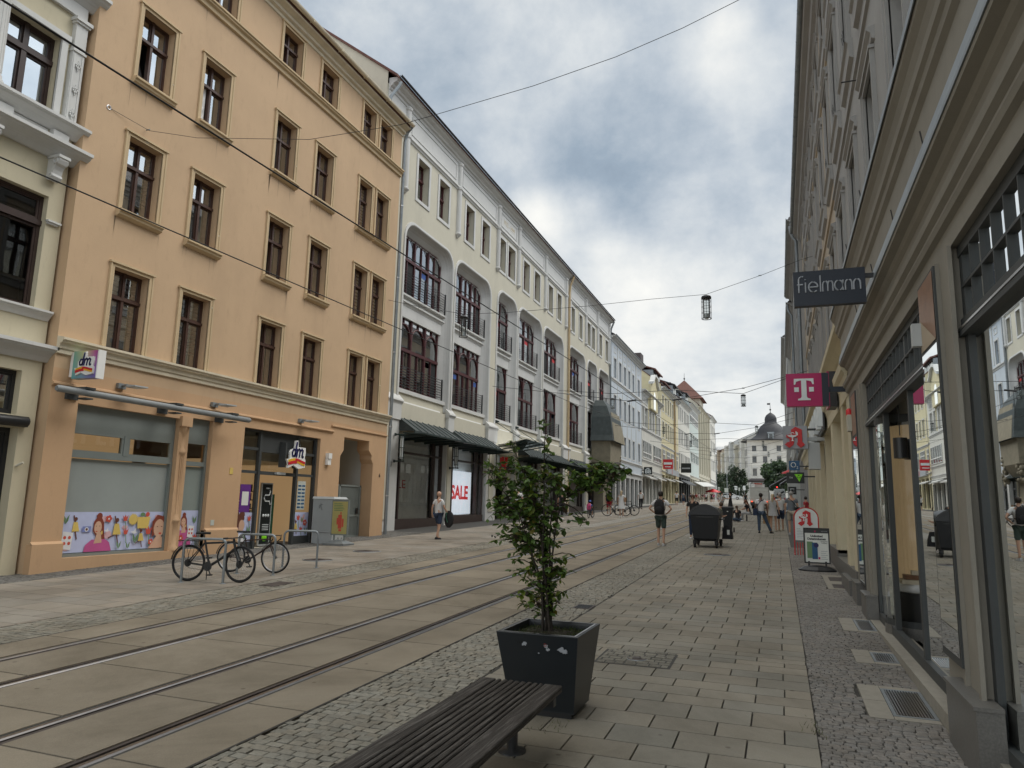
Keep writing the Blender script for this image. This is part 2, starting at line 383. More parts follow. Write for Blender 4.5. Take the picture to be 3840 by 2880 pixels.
mat('red', (.55, .025, .03), .4); mat('green_sign', (.25, .75, .02), .4); mat('signblue', (.02, .09, .2), .35); mat('navy', (.02, .02, .10), .4); mat('ribbon_y', (.75, .42, .03), .4)
mat('ribbon_r', (.55, .02, .03), .4); mat('blackpanel', (.012, .016, .016), .3)
mat('yellowpaper', (.42, .37, .14), .6); mat('paper', (.70, .72, .68), .5, var=.05); mat('paper2', (.5, .53, .49), .5)
mat('purple', (.12, .03, .22), .5); mat('shopgreen', (.03, .17, .10), .5)
mat('woodpanel', (.23, .115, .06), .45, var=.2, vs_=9, spec=.5)
mat('carpaint', (.62, .64, .66), .25, metal=.2); mat('awningwhite', (.55, .55, .53), .8, var=.05)
mat('m_lilac', (.50, .54, .75), .5); mat('m_pink', (.66, .42, .45), .5); mat('m_skin', (.60, .38, .27), .5); mat('m_hair', (.22, .05, .03), .5); mat('m_mag', (.50, .10, .28), .5)
mat('m_yel', (.68, .50, .14), .5); mat('m_green', (.14, .25, .12), .5); mat('m_red', (.55, .09, .06), .5); mat('m_white', (.72, .72, .74), .5); mat('m_brown', (.13, .045, .03), .5); mat('m_blue', (.20, .24, .5), .5)
emis('lampwarm', (1, .78, .45), 3.0); emis('lightbox', (.85, .92, 1), .42); emis('taillight', (1, .1, .03), 1.2); emis('glowroom', (.46, .31, .16), .30); emis('lit_red', (.65, .015, .02), .30); emis('redlamp', (1, .03, .02), 1.5); mat('hm_red', (.6, .02, .02), .5)  # drugstore room surfaces glow by themselves in place of indoor lighting
glass('glass', (1, 1, 1), 7., wav=.04); glass('glassdark', (.35, .38, .38), 1.75, wav=.05); glass('shopglass', (.50, .52, .51), 2.0, wav=.006, wsc=.4)
glass('shopglass_left', (.90, .92, .91), 1.6, wav=.01, wsc=.5); glass('vitrine_glass', (.93, .93, .92), 1.3, wav=.006); glass('mirrorglass', (.10, .12, .14), 2.1, wav=.012)
glass('lampglass', (.88, .9, .9), 1.35)

# gradient sign of the drugstore
def rainbow():
    t = NT('rainbow'); sp = t.n('ShaderNodeSeparateXYZ'); t.L.new(t.tc, sp.inputs[0])
    a = t.ramp(t.mth('MULTIPLY_ADD' if False else 'MULTIPLY', sp.outputs[0], 1.15), [(0, (.20, .42, .32)), (.35, (.62, .55, .18)), (.7, (.50, .07, .25)), (1, (.22, .10, .35))])
    b = t.ramp(t.mth('MULTIPLY', sp.outputs[0], 1.15), [(0, (.10, .38, .42)), (.5, (.15, .25, .55)), (1, (.12, .06, .30))])
    t.base(t.mix(t.mth('ADD', t.mth('MULTIPLY', sp.outputs[2], -1.3), .5, True), a, b)); t.b.inputs['Roughness'].default_value = .4; MATS['rainbow'] = t.m
rainbow()
faceattr('stone_slab', bump=.25, bs=120, grain=.10); faceattr('stone_cobble', bump=.8, bs=45, grain=.2, rough=.75); faceattr('stone_track', bump=.3, bs=150, grain=.14, rough=.85)
def farmat(name, c1, c2, scl, bw, rh):
    t = NT(name); b = t.n('ShaderNodeTexBrick'); t.L.new(t.tc, b.inputs[0]); b.inputs['Color1'].default_value = (*c1, 1); b.inputs['Color2'].default_value = (*c2, 1)
    b.inputs['Mortar'].default_value = (*sh(c1, .45), 1); b.inputs['Scale'].default_value = scl; b.inputs['Brick Width'].default_value = bw; b.inputs['Row Height'].default_value = rh; b.inputs['Mortar Size'].default_value = .012
    n = t.ramp(t.noise(.5, 5, .65), [(.3, (.85,) * 3), (.7, (1.12,) * 3)]); t.base(t.mix(1., b.outputs[0], n, 'MULTIPLY')); t.b.inputs['Roughness'].default_value = .85; MATS[name] = t.m
farmat('far_paving', (.27, .255, .225), (.30, .28, .245), 1., .5, .3)
mat('earthbase', (.16, .15, .13), .95, var=.15, vs_=.3)
def woodmat():
    t = NT('benchwood'); v = t.scale((34, 1.1, 34)); n = t.noise(1.3, 9, .8, vec=v, dist=1.1)
    w2 = t.noise(.8, 4, .6, vec=t.scale((60, 2.2, 60)), dist=.3)
    c = t.ramp(n, [(.36, (.010, .008, .007)), (.48, (.038, .033, .029)), (.57, (.10, .092, .084)), (.68, (.24, .225, .21))])
    t.base(t.mix(t.mth('MULTIPLY', t.noise(2.5, 4), .3), c, (.06, .045, .036))); t.b.inputs['Roughness'].default_value = .8; t.bump(t.mth('ADD', n, w2), 1., .012); MATS['benchwood'] = t.m
woodmat()
def leafmat(name, c1, c2, c3):
    t = NT(name); o = t.n('ShaderNodeAttribute', attribute_name='tone'); t.base(o.outputs['Color']); t.b.inputs['Roughness'].default_value = .45
    t.b.inputs['Specular IOR Level'].default_value = .35
    tr = t.n('ShaderNodeBsdfTranslucent'); t.L.new(t.mix(1., o.outputs['Color'], (1.3, 1.5, .7), 'MULTIPLY'), tr.inputs[0])
    mx = t.n('ShaderNodeMixShader'); mx.inputs[0].default_value = .3; t.L.new(t.b.outputs[0], mx.inputs[1]); t.L.new(tr.outputs[0], mx.inputs[2]); t.L.new(mx.outputs[0], t.out.inputs[0]); MATS[name] = t.m
leafmat('leaf', 0, 0, 0)
mat('lorrypaint', (.60, .59, .54), .5, var=.06); mat('far_stucco', (.62, .60, .55), .85, var=.10, vs_=.3)
mat('awningtube', (.22, .235, .24), .5)
mat('orange_stain', (.40, .285, .185), .9)
mat('bark', (.035, .028, .022), .9, var=.3, vs_=20)

# ------------------------------------------------------------------ ground
def strip(name, x0, x1, y0, y1, dz, m, step=5.):
    mb = MB(); y = y0
    while y < y1 - 1e-6:
        y2 = min(y + step, y1)
        if y < 60 < y2: y2 = 60
        mb.face([(x0, y, gz(y) + dz), (x1, y, gz(y) + dz), (x1, y2, gz(y2) + dz), (x0, y2, gz(y2) + dz)]); y = y2
    o = mb.build(name, m); o['kind'] = 'structure'; return o
strip('ground', -900, 900, -60, 1500, -.20, 'earthbase', 60)
strip('street_bed', -15.6, 2.2, -8, 140, -.025, 'jointfill', 10)
random.seed(11)
def stones(name, x0, x1, y0, y1, dx, dy, gap, base, var, m, rows='x', jit=0., dome=0., dysel=None, edge=.004, zoff=0., skip=None, warm=.0):
    """stone paving: every stone is its own little raised block in one sheet"""
    mb = MB(); mb.tone = (1, 1, 1); y = y0; row = 0
    while y < y1:
        h = random.choice(dysel) if dysel else dy * random.uniform(.92, 1.08)
        off = (row % 2) * dx * .5 + random.uniform(-.12, .12) * dx * (1 if jit else .3); x = x0 - dx + off
        while x < x1:
            ww = dx * (random.uniform(.82, 1.18) if jit else 1.)
            a, b = max(x, x0), min(x + ww, x1)
            if b - a > .03 and not (skip and skip((a + b) / 2, y + h / 2)):
                k = 1 + random.uniform(-var, var); t = random.uniform(-warm, warm)
                mb.tone = (base[0] * k * (1 + t), base[1] * k, base[2] * k * (1 - t)); g = gap / 2; e = edge
                j = lambda: random.uniform(-jit, jit)
                P = [(a + g + j(), y + g + j()), (b - g + j(), y + g + j()), (b - g + j(), y + h - g + j()), (a + g + j(), y + h - g + j())]
                cx = sum(p[0] for p in P) / 4; cy = sum(p[1] for p in P) / 4
                dzz = random.uniform(-1, 1) * jit * .35; tlx = random.uniform(-1, 1) * jit * .3
                lo_ = [(p[0], p[1], gz(p[1]) + zoff - .02) for p in P]
                mid = [(cx + (p[0] - cx) * (1 - e / (b - a)), cy + (p[1] - cy) * (1 - e / h), gz(p[1]) + zoff - dome * .55 + dzz + tlx * (1 if p[0] > cx else -1)) for p in P]
                if dome:
                    q = .62; top = [(cx + (p[0] - cx) * q, cy + (p[1] - cy) * q, gz(p[1]) + zoff + dzz) for p in P]
                    mb.idx(lo_ + mid + top, [(0, 1, 5, 4), (1, 2, 6, 5), (2, 3, 7, 6), (3, 0, 4, 7), (4, 5, 9, 8), (5, 6, 10, 9), (6, 7, 11, 10), (7, 4, 8, 11), (8, 9, 10, 11)])
                else:
                    mb.idx(lo_ + mid, [(0, 1, 5, 4), (1, 2, 6, 5), (2, 3, 7, 6), (3, 0, 4, 7), (4, 5, 6, 7)])
            x += ww
        y += h; row += 1
    o = mb.build(name, m); o['kind'] = 'structure'; return o
MAN = lambda x, y: (-1.93 < x < -1.14 and 7.9 < y < 8.6)
GR = [(.83, 1.17, 7.1, 8.0), (.92, 1.17, 9.2, 9.7), (.94, 1.17, 11.15, 12.0)]
def gskip(x, y): return any(a - .2 < x < b + .05 and c - .12 < y < d + .12 for a, b, c, d in GR) or (.82 < x < 1.3 and 15.5 < y < 18.0)
stones('right_pavement', -2.78, .21, -4, 26, .50, .3, .010, (.258, .238, .198), .11, 'stone_slab', dysel=[.20, .28, .28, .34, .40], warm=.03)
stones('right_pavement', -2.78, .30, 26, 105, .50, .3, .012, (.258, .238, .198), .09, 'stone_slab', dysel=[.28, .34, .40, .4], warm=.02)
stones('right_cobble_strip', .21, 1.32, -4, 26, .085, .058, .005, (.205, .192, .176), .13, 'stone_cobble', jit=.008, dome=.007, skip=gskip, warm=.03)
strip('right_far_cobble_strip', .30, 1.9, 26, 105, -.004, 'asphaltline')
stones('middle_cobble_strip', -3.68, -2.80, -4, 30, .112, .088, .006, (.255, .240, .202), .12, 'stone_cobble', jit=.008, dome=.006, warm=.03)
strip('middle_far_cobble_strip', -3.68, -2.80, 30, 105, -.004, 'far_paving')
stones('left_cobble_strip', -9.25, -8.32, -2, 34, .13, .10, .007, (.255, .240, .202), .12, 'stone_cobble', jit=.008, dome=.006, warm=.03)
strip('left_far_cobble_strip', -9.25, -8.32, 34, 105, -.004, 'far_paving')
stones('left_pavement', -13.05, -9.27, -2, 105, .62, .4, .010, (.285, .256, .218), .10, 'stone_slab', dysel=[.35, .45, .6], warm=.03)
stones('left_facade_strip', -15.3, -13.07, 0, 26, .10, .08, .010, (.16, .155, .145), .22, 'stone_cobble', jit=.008, dome=.006)
strip('left_far_facade_strip', -15.3, -13.07, 26, 105, -.004, 'asphaltline')
RX = [-7.62, -6.68, -5.30, -4.38]
# concrete panels of the track bed between the rails, joints every 1.35 m
mb = MB(); mb.tone = (1, 1, 1)
for a, b, ph in ((-8.30, RX[0] - .10, 0), (RX[0] + .10, RX[1] - .10, 0), (RX[1] + .10, RX[2] - .10, .62), (RX[2] + .10, RX[3] - .10, 0), (RX[3] + .10, -3.70, .11)):
    y = -2.90 + ph
    while y < 105:
        k = 1 + random.uniform(-.07, .07); mb.tone = (.268 * k, .232 * k, .180 * k); g = .011
        n = 1; P = [(a, y + g), (b, y + g), (b, y + 1.35 - g), (a, y + 1.35 - g)]
        mb.idx([(p[0], p[1], gz(p[1]) - .025) for p in P] + [(p[0], p[1], gz(p[1]) + .0) for p in P], [(0, 1, 5, 4), (1, 2, 6, 5), (2, 3, 7, 6), (3, 0, 4, 7), (4, 5, 6, 7)])
        y += 1.35
o = mb.build('track_bed', 'stone_track'); o['kind'] = 'structure'
def ext(mb, prof, ys):  # extrude an (x,z) profile along the street following the slope
    n = len(prof)
    for y0, y1 in zip(ys[:-1], ys[1:]):
        for i in range(n - 1):
            (xa, za), (xb, zb) = prof[i], prof[i + 1]
            mb.face([(xa, y0, gz(y0) + za), (xb, y0, gz(y0) + zb), (xb, y1, gz(y1) + zb), (xa, y1, gz(y1) + za)])
YS = list(range(-3, 60, 3)) + [60, 70, 80, 90, 105]
for i, x in enumerate(RX):
    s = 1 if i % 2 else -1     # running side outward
    t = thing('tram_rail', ['grooved tram rail nearest the buildings on the left', 'second tram rail from the left, brown in its groove', 'third tram rail from the left', 'grooved tram rail nearest the planter and the bench'][i], 'tram rail', (x, 0, 0), 'tram rails in the concrete track bed')
    mb = MB(); ext(mb, [(x - s * .012, -.006), (x + s * .004, .003), (x + s * .040, .003), (x + s * .052, -.008)] if s < 0 else [(x - .012, -.006), (x + .004, .003), (x + .040, .003), (x + .052, -.008)], YS); hd = mb.build('rail_head', 'railsteel', t)
    mb = MB(); ext(mb, [(x - s * .100, -.010), (x - s * .062, -.004), (x - s * .048, -.004), (x - s * .046, -.03), (x - s * .012, -.03), (x - s * .012, -.006)], YS); mb.build('rail_groove', 'railside', t)
    mb = MB(); ext(mb, [(x + s * .052, -.008), (x + s * .102, -.007)], YS); mb.build('joint_strip', 'asphaltline', t)
for x in (-8.31, -3.69): strip('seam', x - .012, x + .012, -3, 105, .002, 'jointfill')
strip('kerb_joint', -2.80, -2.775, -3, 105, -.006, 'jointfill')
strip('far_road', -60, 60, 105, 400, -.006, 'far_paving', 20)
# light-well gratings and stone slabs in the right strip
mat('slabstone', (.27, .25, .21), .8, var=.1, vs_=12, bump=.2)
for n, (a, b, c, d) in enumerate(GR):
    t = thing('light_well_grate', ['largest steel grate in the cobbles, nearest the viewer', 'middle of the three steel grates in the cobbles, at the curved shop glass', 'farthest of the three steel grates along the shop front'][n], 'grate', (a, c, gz(c)), 'steel grates along the shop front')
    mb = MB(); g0 = lambda y: gz(y) + .006
    for x0_, x1_, y0_, y1_ in ((a, a + .03, c, d), (b - .03, b, c, d), (a + .03, b - .03, c, c + .03), (a + .03, b - .03, d - .03, d)): mb.hexa([(x, y, gz(y) + z) for z in (-.03, .006) for x, y in ((x0_, y0_), (x1_, y0_), (x1_, y1_), (x0_, y1_))])
    mb.build('frame', 'zinc', t)
    mb = MB(); nb = 12 if n == 0 else 8
    for i in range(nb): x = a + .03 + (b - a - .06) * (i + .5) / nb; mb.hexa([(xx, yy, gz(yy) + z) for z in (-.03, .004) for xx, yy in ((x - .0055, c + .03), (x + .0055, c + .03), (x + .0055, d - .03), (x - .0055, d - .03))])
    mb.build('bars', 'steel', t)
    mb = MB(); mb.face([(a, c, gz(c) - .15), (b, c, gz(c) - .15), (b, d, gz(d) - .15), (a, d, gz(d) - .15)]); mb.build('pit', 'dark', t)
    mb = MB(); y0_, y1_ = c - .1, d + .1
    for x0_, x1_, ya, yb in ((a - .19, a - .004, y0_, (y0_ + y1_) / 2 - .004), (a - .19, a - .004, (y0_ + y1_) / 2 + .004, y1_), (a, b, y0_, c - .004), (a, b, d + .004, y1_)): mb.hexa([(x, y, gz(y) + z) for z in (-.03, .003) for x, y in ((x0_, ya), (x1_, ya), (x1_, yb), (x0_, yb))])
    mb.build('stone_surround', 'slabstone', t)
t = thing('cellar_hatch', 'dark cellar hatches in a pale slab frame beside the advertising board', 'cellar hatch', (.85, 15.5, gz(15.5)))
mb = MB(); mb.face([(x, y, gz(y) + .0) for x, y in ((.82, 15.5), (1.3, 15.5), (1.3, 18.), (.82, 18.))]); mb.build('surround', 'slabstone', t)
for y0_, y1_ in ((15.7, 16.3), (16.9, 17.6)): mb = MB(); mb.hexa([(x, y, gz(y) + z) for z in (-.01, .006) for x, y in ((.93, y0_), (1.22, y0_), (1.22, y1_), (.93, y1_))]); mb.build('hatch_cover', 'railside', t)
# small cobbled square with a round cover
strip('inset_bed', -1.94, -1.13, 7.93, 8.62, .003, 'asphaltline')
stones('cobble_inset', -1.92, -1.15, 7.95, 8.6, .115, .105, .012, (.20, .19, .16), .2, 'stone_cobble', jit=.006, dome=.004, zoff=.008)
def manhole(x, y, r, label, m='railside'):
    t = thing('manhole_cover', label, 'manhole cover', (x, y, gz(y)), 'covers set in the paving'); mb = MB()
    mb.lathe([(r, -.02), (r, .009), (r * .93, .012), (r * .90, .006), (r * .5, .006), (r * .48, .011), (.01, .011)], (x, y, gz(y)), 28); mb.build('lid', m, t)
    mb = MB(); mb.lathe([(r * 1.13, -.02), (r * 1.13, .007), (r * 1.02, .007), (r * 1.02, -.02)], (x, y, gz(y)), 28); mb.build('ring', 'zinc', t)
    mb = MB()
    for i in (-2, -1, 0, 1, 2): mb.box((x - r * .35, y + i * r * .15 - .006, gz(y) + .011), (x + r * .35, y + i * r * .15 + .006, gz(y) + .016))
    mb.build('ribs', m, t); return t
manhole(-1.53, 8.26, .105, 'small round iron cover in a cobbled square behind the planter')
manhole(-10.89, 18.0, .35, 'round cover in the left pavement near the yellow poster stand'); manhole(-10.68, 15.4, .33, 'round cover in the left pavement beyond the parked bicycles')
p = onG(2690, 2080); manhole(p.x, p.y, .34, 'round iron cover in the pavement in front of the large waste container')
t = thing('drain_cover', 'square iron drain cover in the cobble strip behind the planter', 'drain cover', (-2.93, 11.4, gz(11.4)))
mb = MB(); mb.hexa([(x, y, gz(y) + z) for z in (-.02, .005) for x, y in ((-3.08, 11.2), (-2.80, 11.2), (-2.80, 11.6), (-3.08, 11.6))]); mb.build('frame', 'railside', t)
mb = MB()
for i in range(6): mb.hexa([(x, y, gz(y) + z) for z in (.004, .011) for x, y in ((-3.05, 11.24 + .055 * i), (-2.83, 11.24 + .055 * i), (-2.83, 11.265 + .055 * i), (-3.05, 11.265 + .055 * i))])
mb.build('bars', 'blackmetal', t)
p = onG(1040, 2190); t = thing('drain_cover', 'dark drain in the left cobble strip beside the parked bicycles', 'drain cover', (p.x, p.y, gz(p.y)))
mb = MB(); mb.hexa([(p.x + x, p.y + y, gz(p.y + y) + z) for z in (-.02, .006) for x, y in ((-.18, -.3), (.18, -.3), (.18, .3), (-.18, .3))]); mb.build('frame', 'railside', t)
# ------------------------------------------------------------------ building kit
class Fac:
    """a facade plane: u runs along the street, d is the distance out of the wall, z is up"""
    def __init__(s, X, sg=1): s.X = X; s.s = sg
    def P(s, u, d, z): return (s.X + s.s * d, u, z)
    def box(s, mb, u0, u1, d0, d1, z0, z1): mb.box(s.P(u0, d0, z0), s.P(u1, d1, z1))
    def prof(s, mb, u0, u1, pr, close=False):
        """run a (d,z) moulding profile along the wall"""
        n = len(pr)
        for i in range(n - (0 if close else 1)):
            a, b = pr[i], pr[(i + 1) % n]; mb.face([s.P(u0, *a), s.P(u1, *a), s.P(u1, *b), s.P(u0, *b)])
        mb.face([s.P(u0, *p) for p in pr]); mb.face([s.P(u1, *p) for p in pr])
def wall(mb, F, u0, u1, z0, z1, holes, rec=.25):
    us = sorted({u0, u1, *[x for h in holes for x in h[:2]]}); zs = sorted({z0, z1, *[x for h in holes for x in h[2:4]]})
    us = [x for x in us if u0 - 1e-6 <= x <= u1 + 1e-6]; zs = [x for x in zs if z0 - 1e-6 <= x <= z1 + 1e-6]
    for a, b in zip(us[:-1], us[1:]):
        run = None
        for c, d in zip(zs[:-1], zs[1:]):
            m = (a + b) / 2, (c + d) / 2
            if any(h[0] < m[0] < h[1] and h[2] < m[1] < h[3] for h in holes):
                if run: mb.face([F.P(a, 0, run[0]), F.P(b, 0, run[0]), F.P(b, 0, run[1]), F.P(a, 0, run[1])]); run = None
            else: run = (run[0], d) if run else (c, d)
        if run: mb.face([F.P(a, 0, run[0]), F.P(b, 0, run[0]), F.P(b, 0, run[1]), F.P(a, 0, run[1])])
    for h in holes:
        a, b, c, d = h[:4]; r = h[4] if len(h) > 4 else rec
        mb.face([F.P(a, 0, c), F.P(a, -r, c), F.P(a, -r, d), F.P(a, 0, d)]); mb.face([F.P(b, 0, c), F.P(b, -r, c), F.P(b, -r, d), F.P(b, 0, d)])
        mb.face([F.P(a, 0, c), F.P(b, 0, c), F.P(b, -r, c), F.P(a, -r, c)]); mb.face([F.P(a, 0, d), F.P(b, 0, d), F.P(b, -r, d), F.P(a, -r, d)])
def body(mb, F, u0, u1, z0, z1, depth=11.):
    """side walls and back of the house"""
    for u in (u0, u1): mb.face([F.P(u, 0, z0), F.P(u, -depth, z0), F.P(u, -depth, z1), F.P(u, 0, z1)])
    mb.face([F.P(u0, -depth, z0), F.P(u1, -depth, z0), F.P(u1, -depth, z1), F.P(u0, -depth, z1)])
def gable_roof(mb, F, u0, u1, z, over=.5, ridge=4., depth=11., zt=.0):
    h = depth / 2; th = .12
    for a, b in (((over, z + zt), (-h, z + ridge)), ((-h, z + ridge), (-depth - .3, z + zt))):
        mb.face([F.P(u0, *a), F.P(u1, *a), F.P(u1, *b), F.P(u0, *b)])
        mb.face([F.P(u0, a[0], a[1] - th), F.P(u1, a[0], a[1] - th), F.P(u1, b[0], b[1] - th), F.P(u0, b[0], b[1] - th)])
        for u in (u0, u1): mb.face([F.P(u, *a), F.P(u, *b), F.P(u, b[0], b[1] - th), F.P(u, a[0], a[1] - th)])
    mb.face([F.P(u0, over, z + zt), F.P(u1, over, z + zt), F.P(u1, over, z + zt - th), F.P(u0, over, z + zt - th)])
def roofgable(mb, F, u, z, ridge, depth, over=.45, zr=None):
    zr = zr or z + .12; h = depth / 2; z0 = zr + ridge * over / (over + h) - .12; mb.face([F.P(u, 0, z), F.P(u, 0, z0), F.P(u, -h, zr + ridge - .12), F.P(u, -depth, z0), F.P(u, -depth, z)])
def window(root, F, u0, u1, z0, z1, rec, fm='brownwood', cols=2, tr=.66, fw=.06, gm='glass', roomd=.35, room='room', sill=None, sur=None, blind=None, open_=0, deep=.07, subcols=None, lab=None, rows=None):
    """one window: panes (the window itself), wooden frame, and where present sill, surround and blind"""
    g = MB(); d = -rec; gl = .03
    g.m = 0; xs = [u0 + (u1 - u0) * i / cols for i in range(cols + 1)]; zt = z0 + (z1 - z0) * tr
    cells = []
    for i in range(cols):
        for a, b in (((z0, zt), (zt, z1)) if tr < 1 else ((z0, z1),)):
            if open_ and a == z0 and i == 0:   # tilted casement
                g.face([F.P(xs[i], d - gl, a), F.P(xs[i + 1], d - gl, a), F.P(xs[i + 1], d - gl - open_, b), F.P(xs[i], d - gl - open_, b)]); continue
            g.face([F.P(xs[i], d - gl, a), F.P(xs[i + 1], d - gl, a), F.P(xs[i + 1], d - gl, b), F.P(xs[i], d - gl, b)])
    g.m = 1; k = d - roomd
    g.face([F.P(u0, k, z0), F.P(u1, k, z0), F.P(u1, k, z1), F.P(u0, k, z1)])
    for p, q in (((u0, z0), (u1, z0)), ((u1, z0), (u1, z1)), ((u1, z1), (u0, z1)), ((u0, z1), (u0, z0))):
        g.face([F.P(p[0], d - gl, p[1]), F.P(q[0], d - gl, q[1]), F.P(q[0], k, q[1]), F.P(p[0], k, p[1])])
    W = g.build('window', [gm, room], root)
    if lab: W['label'] = lab
    f = MB(); fd = d + deep * .3; fb = d - deep
    B = lambda a, b, c, e, x=0: F.box(f, a, b, fb, fd + x, c, e)
    B(u0, u0 + fw, z0, z1); B(u1 - fw, u1, z0, z1); B(u0 + fw, u1 - fw, z1 - fw, z1); B(u0 + fw, u1 - fw, z0, z0 + fw * 1.3)
    if tr < 1: B(u0 + .002, u1 - .002, zt - fw * .8, zt + fw * .8, .035)
    for i in range(1, cols): B(xs[i] - fw * .75, xs[i] + fw * .75, z0, z1, .02)
    if deep > .05 and (u1 - u0) / cols > .3:   # inner casement frames
        for i in range(cols):
            for a, b in (((z0, zt), (zt, z1)) if tr < 1 else ((z0, z1),)):
                p, q = xs[i] + fw * (.75 if i else 1), xs[i + 1] - fw * (.75 if i < cols - 1 else 1); e = fw * .6; a2 = a + fw; b2 = b - fw
                if open_ and a == z0 and i == 0: continue
                F.box(f, p, p + e, fb, fd - .02, a2, b2); F.box(f, q - e, q, fb, fd - .02, a2, b2); F.box(f, p + e, q - e, fb, fd - .02, a2, a2 + e); F.box(f, p + e, q - e, fb, fd - .02, b2 - e, b2)
    if subcols:   # glazing bars
        for i in range(cols):
            for j in range(1, subcols): x = xs[i] + (xs[i + 1] - xs[i]) * j / subcols; B(x - .015, x + .015, z0, z1, -.02)
    if rows:
        for r in rows: zz_ = z0 + (z1 - z0) * r; B(u0, u1, zz_ - .018, zz_ + .018, -.02)
    f.build('frame', fm, W)
    if sill:
        m, pr, ex = sill; s_ = MB(); F.prof(s_, u0 - ex, u1 + ex, [(-rec + .02, z0 + .02), (pr, z0 - .01), (pr, z0 - .06), (pr * .75, z0 - .08), (pr * .7, z0 - .13), (pr * .3, z0 - .17), (0, z0 - .18), (-.04, z0 - .1)], True); s_.build('sill', m, W)
    if sur:
        m, wd, pr = sur[:3]; s_ = MB(); t0 = wd * .35; bot = sur[3] if len(sur) > 3 else False
        zb = z0 - (wd if bot else 0)
        for a, b, c, e in ((u0 - wd, u0, zb, z1 + wd), (u1, u1 + wd, zb, z1 + wd), (u0, u1, z1, z1 + wd)) + (((u0, u1, z0 - wd, z0),) if bot else ()): F.box(s_, a, b, -.02, pr, c, e)
        if not bot:
            for a, b, c, e in ((u0 - wd - t0 * .01, u0 - wd + t0, zb, z1 + wd), (u1 + wd - t0, u1 + wd + t0 * .01, zb, z1 + wd)): F.box(s_, a, b, pr - .002, pr + .02, c, e)
            F.box(s_, u0 - wd - .03, u1 + wd + .03, -.01, pr + .04, z1 + wd - t0, z1 + wd + .004)
        s_.build('surround', m, W)
    if blind:
        m, fr = blind; s_ = MB(); k2 = d - .06; zc = z1 - (z1 - z0) * fr; 
        if m == 'stripes':
            z = z1
            while z > zc: s_.face([F.P(u0 + .05, k2, z), F.P(u1 - .05, k2, z), F.P(u1 - .05, k2, max(zc, z - .075)), F.P(u0 + .05, k2, max(zc, z - .075))]); z -= .12
            s_.build('blind', 'blindwhite', W)
        else:
            a, b = (u0 + .04, u0 + (u1 - u0) * .45) if m == 'curtainL' else (u0 + (u1 - u0) * .55, u1 - .04) if m == 'curtainR' else (u0 + .05, u1 - .05)
            n = 9
            for i in range(n):
                p, q = a + (b - a) * i / n, a + (b - a) * (i + 1) / n; e = .02 if i % 2 else -.02
                s_.face([F.P(p, k2 - e, zc), F.P(q, k2 + e, zc), F.P(q, k2 + e, z1), F.P(p, k2 - e, z1)])
            s_.build('curtain', 'curtain', W)
    return W
def gutter(root, F, u0, u1, d, z, r=.085, m='zinc'):
    mb = MB(); n = 8; 
    for u_a, u_b in ((u0, u1),):
        pr = [(d + r * math.cos(t), z + r * math.sin(t)) for t in [math.pi + math.pi * i / n for i in range(n + 1)]]
        F.prof(mb, u_a, u_b, pr + [(p[0] * 1 + (.012 if p[0] < d else -.012), p[1] + .01) for p in pr[::-1]])
    u = u0 + .5
    while u < u1: F.box(mb, u - .015, u + .015, d - r - .004, d + r + .004, z - r - .004, z + .004) if u1 - u0 < 30 else None; u += 1.6
    return mb.build('gutter', m, root)

# ------------------------------------------------------------------ orange house with the drugstore
FO = Fac(-13.9); OY0, OY1 = 10.38, 23.93
orange = thing('apartment_house', 'orange plastered house with brown wooden windows above a drugstore, at the left', 'building', (-13.9, OY0, gz(OY0)))
COLS = [(11.5, 12.47), (13.5, 14.45), (16.45, 17.4), (18.47, 19.41), (21.07, 21.92), (22.27, 23.13)]
ROWS = [(5.06, 6.91), (8.25, 10.08), (11.52, 13.36), (15.04, 16.33)]
holes = [(a, b, c, d, .24) for a, b in COLS for c, d in ROWS]
mb = MB(); wall(mb, FO, OY0, OY1, 4.40, 16.45, holes); body(mb, FO, OY0, OY1, -.2, 16.45); mb.build('wall', 'orange', orange)
# ground floor wall with shop front, entrance and passage
G2 = [(11.03, 13.85, .52, 3.73, .32), (14.17, 14.98, .52, 3.80, .32), (16.18, 19.75, .35, 3.77, .30), (20.92, 23.05, .35, 3.95, .5)]
mb = MB(); wall(mb, FO, OY0, OY1, .0, 4.40, G2)
# chamfered corners of the passage head
for q in ([(20.92, 3.3), (21.1, 3.5), (21.1, 3.95), (20.92, 3.95)], [(23.05, 3.15), (22.93, 3.3), (22.93, 3.45), (22.72, 3.62), (22.72, 3.95), (23.05, 3.95)]):
    mb.prism(q, lambda u, z: FO.P(u, .0, z), lambda u, z: FO.P(u, -.5, z))
mb.build('ground_floor_wall', 'orange_low', orange)
mb = MB()
for u0, u1, z1 in ((OY0 - .02, 11.03, .82), (14.98, 16.18, .98), (19.75, 20.25, .75)): FO.box(mb, u0, u1, -.1, .07, gz(u0) - .1, z1); FO.prof(mb, u0, u1, [(0, z1 + .05), (.07, z1), (0, z1 - .02)])
FO.box(mb, 11.03, 14.98, -.02, .05, .1, .52); mb.each('plinth', 'orange_low', orange)
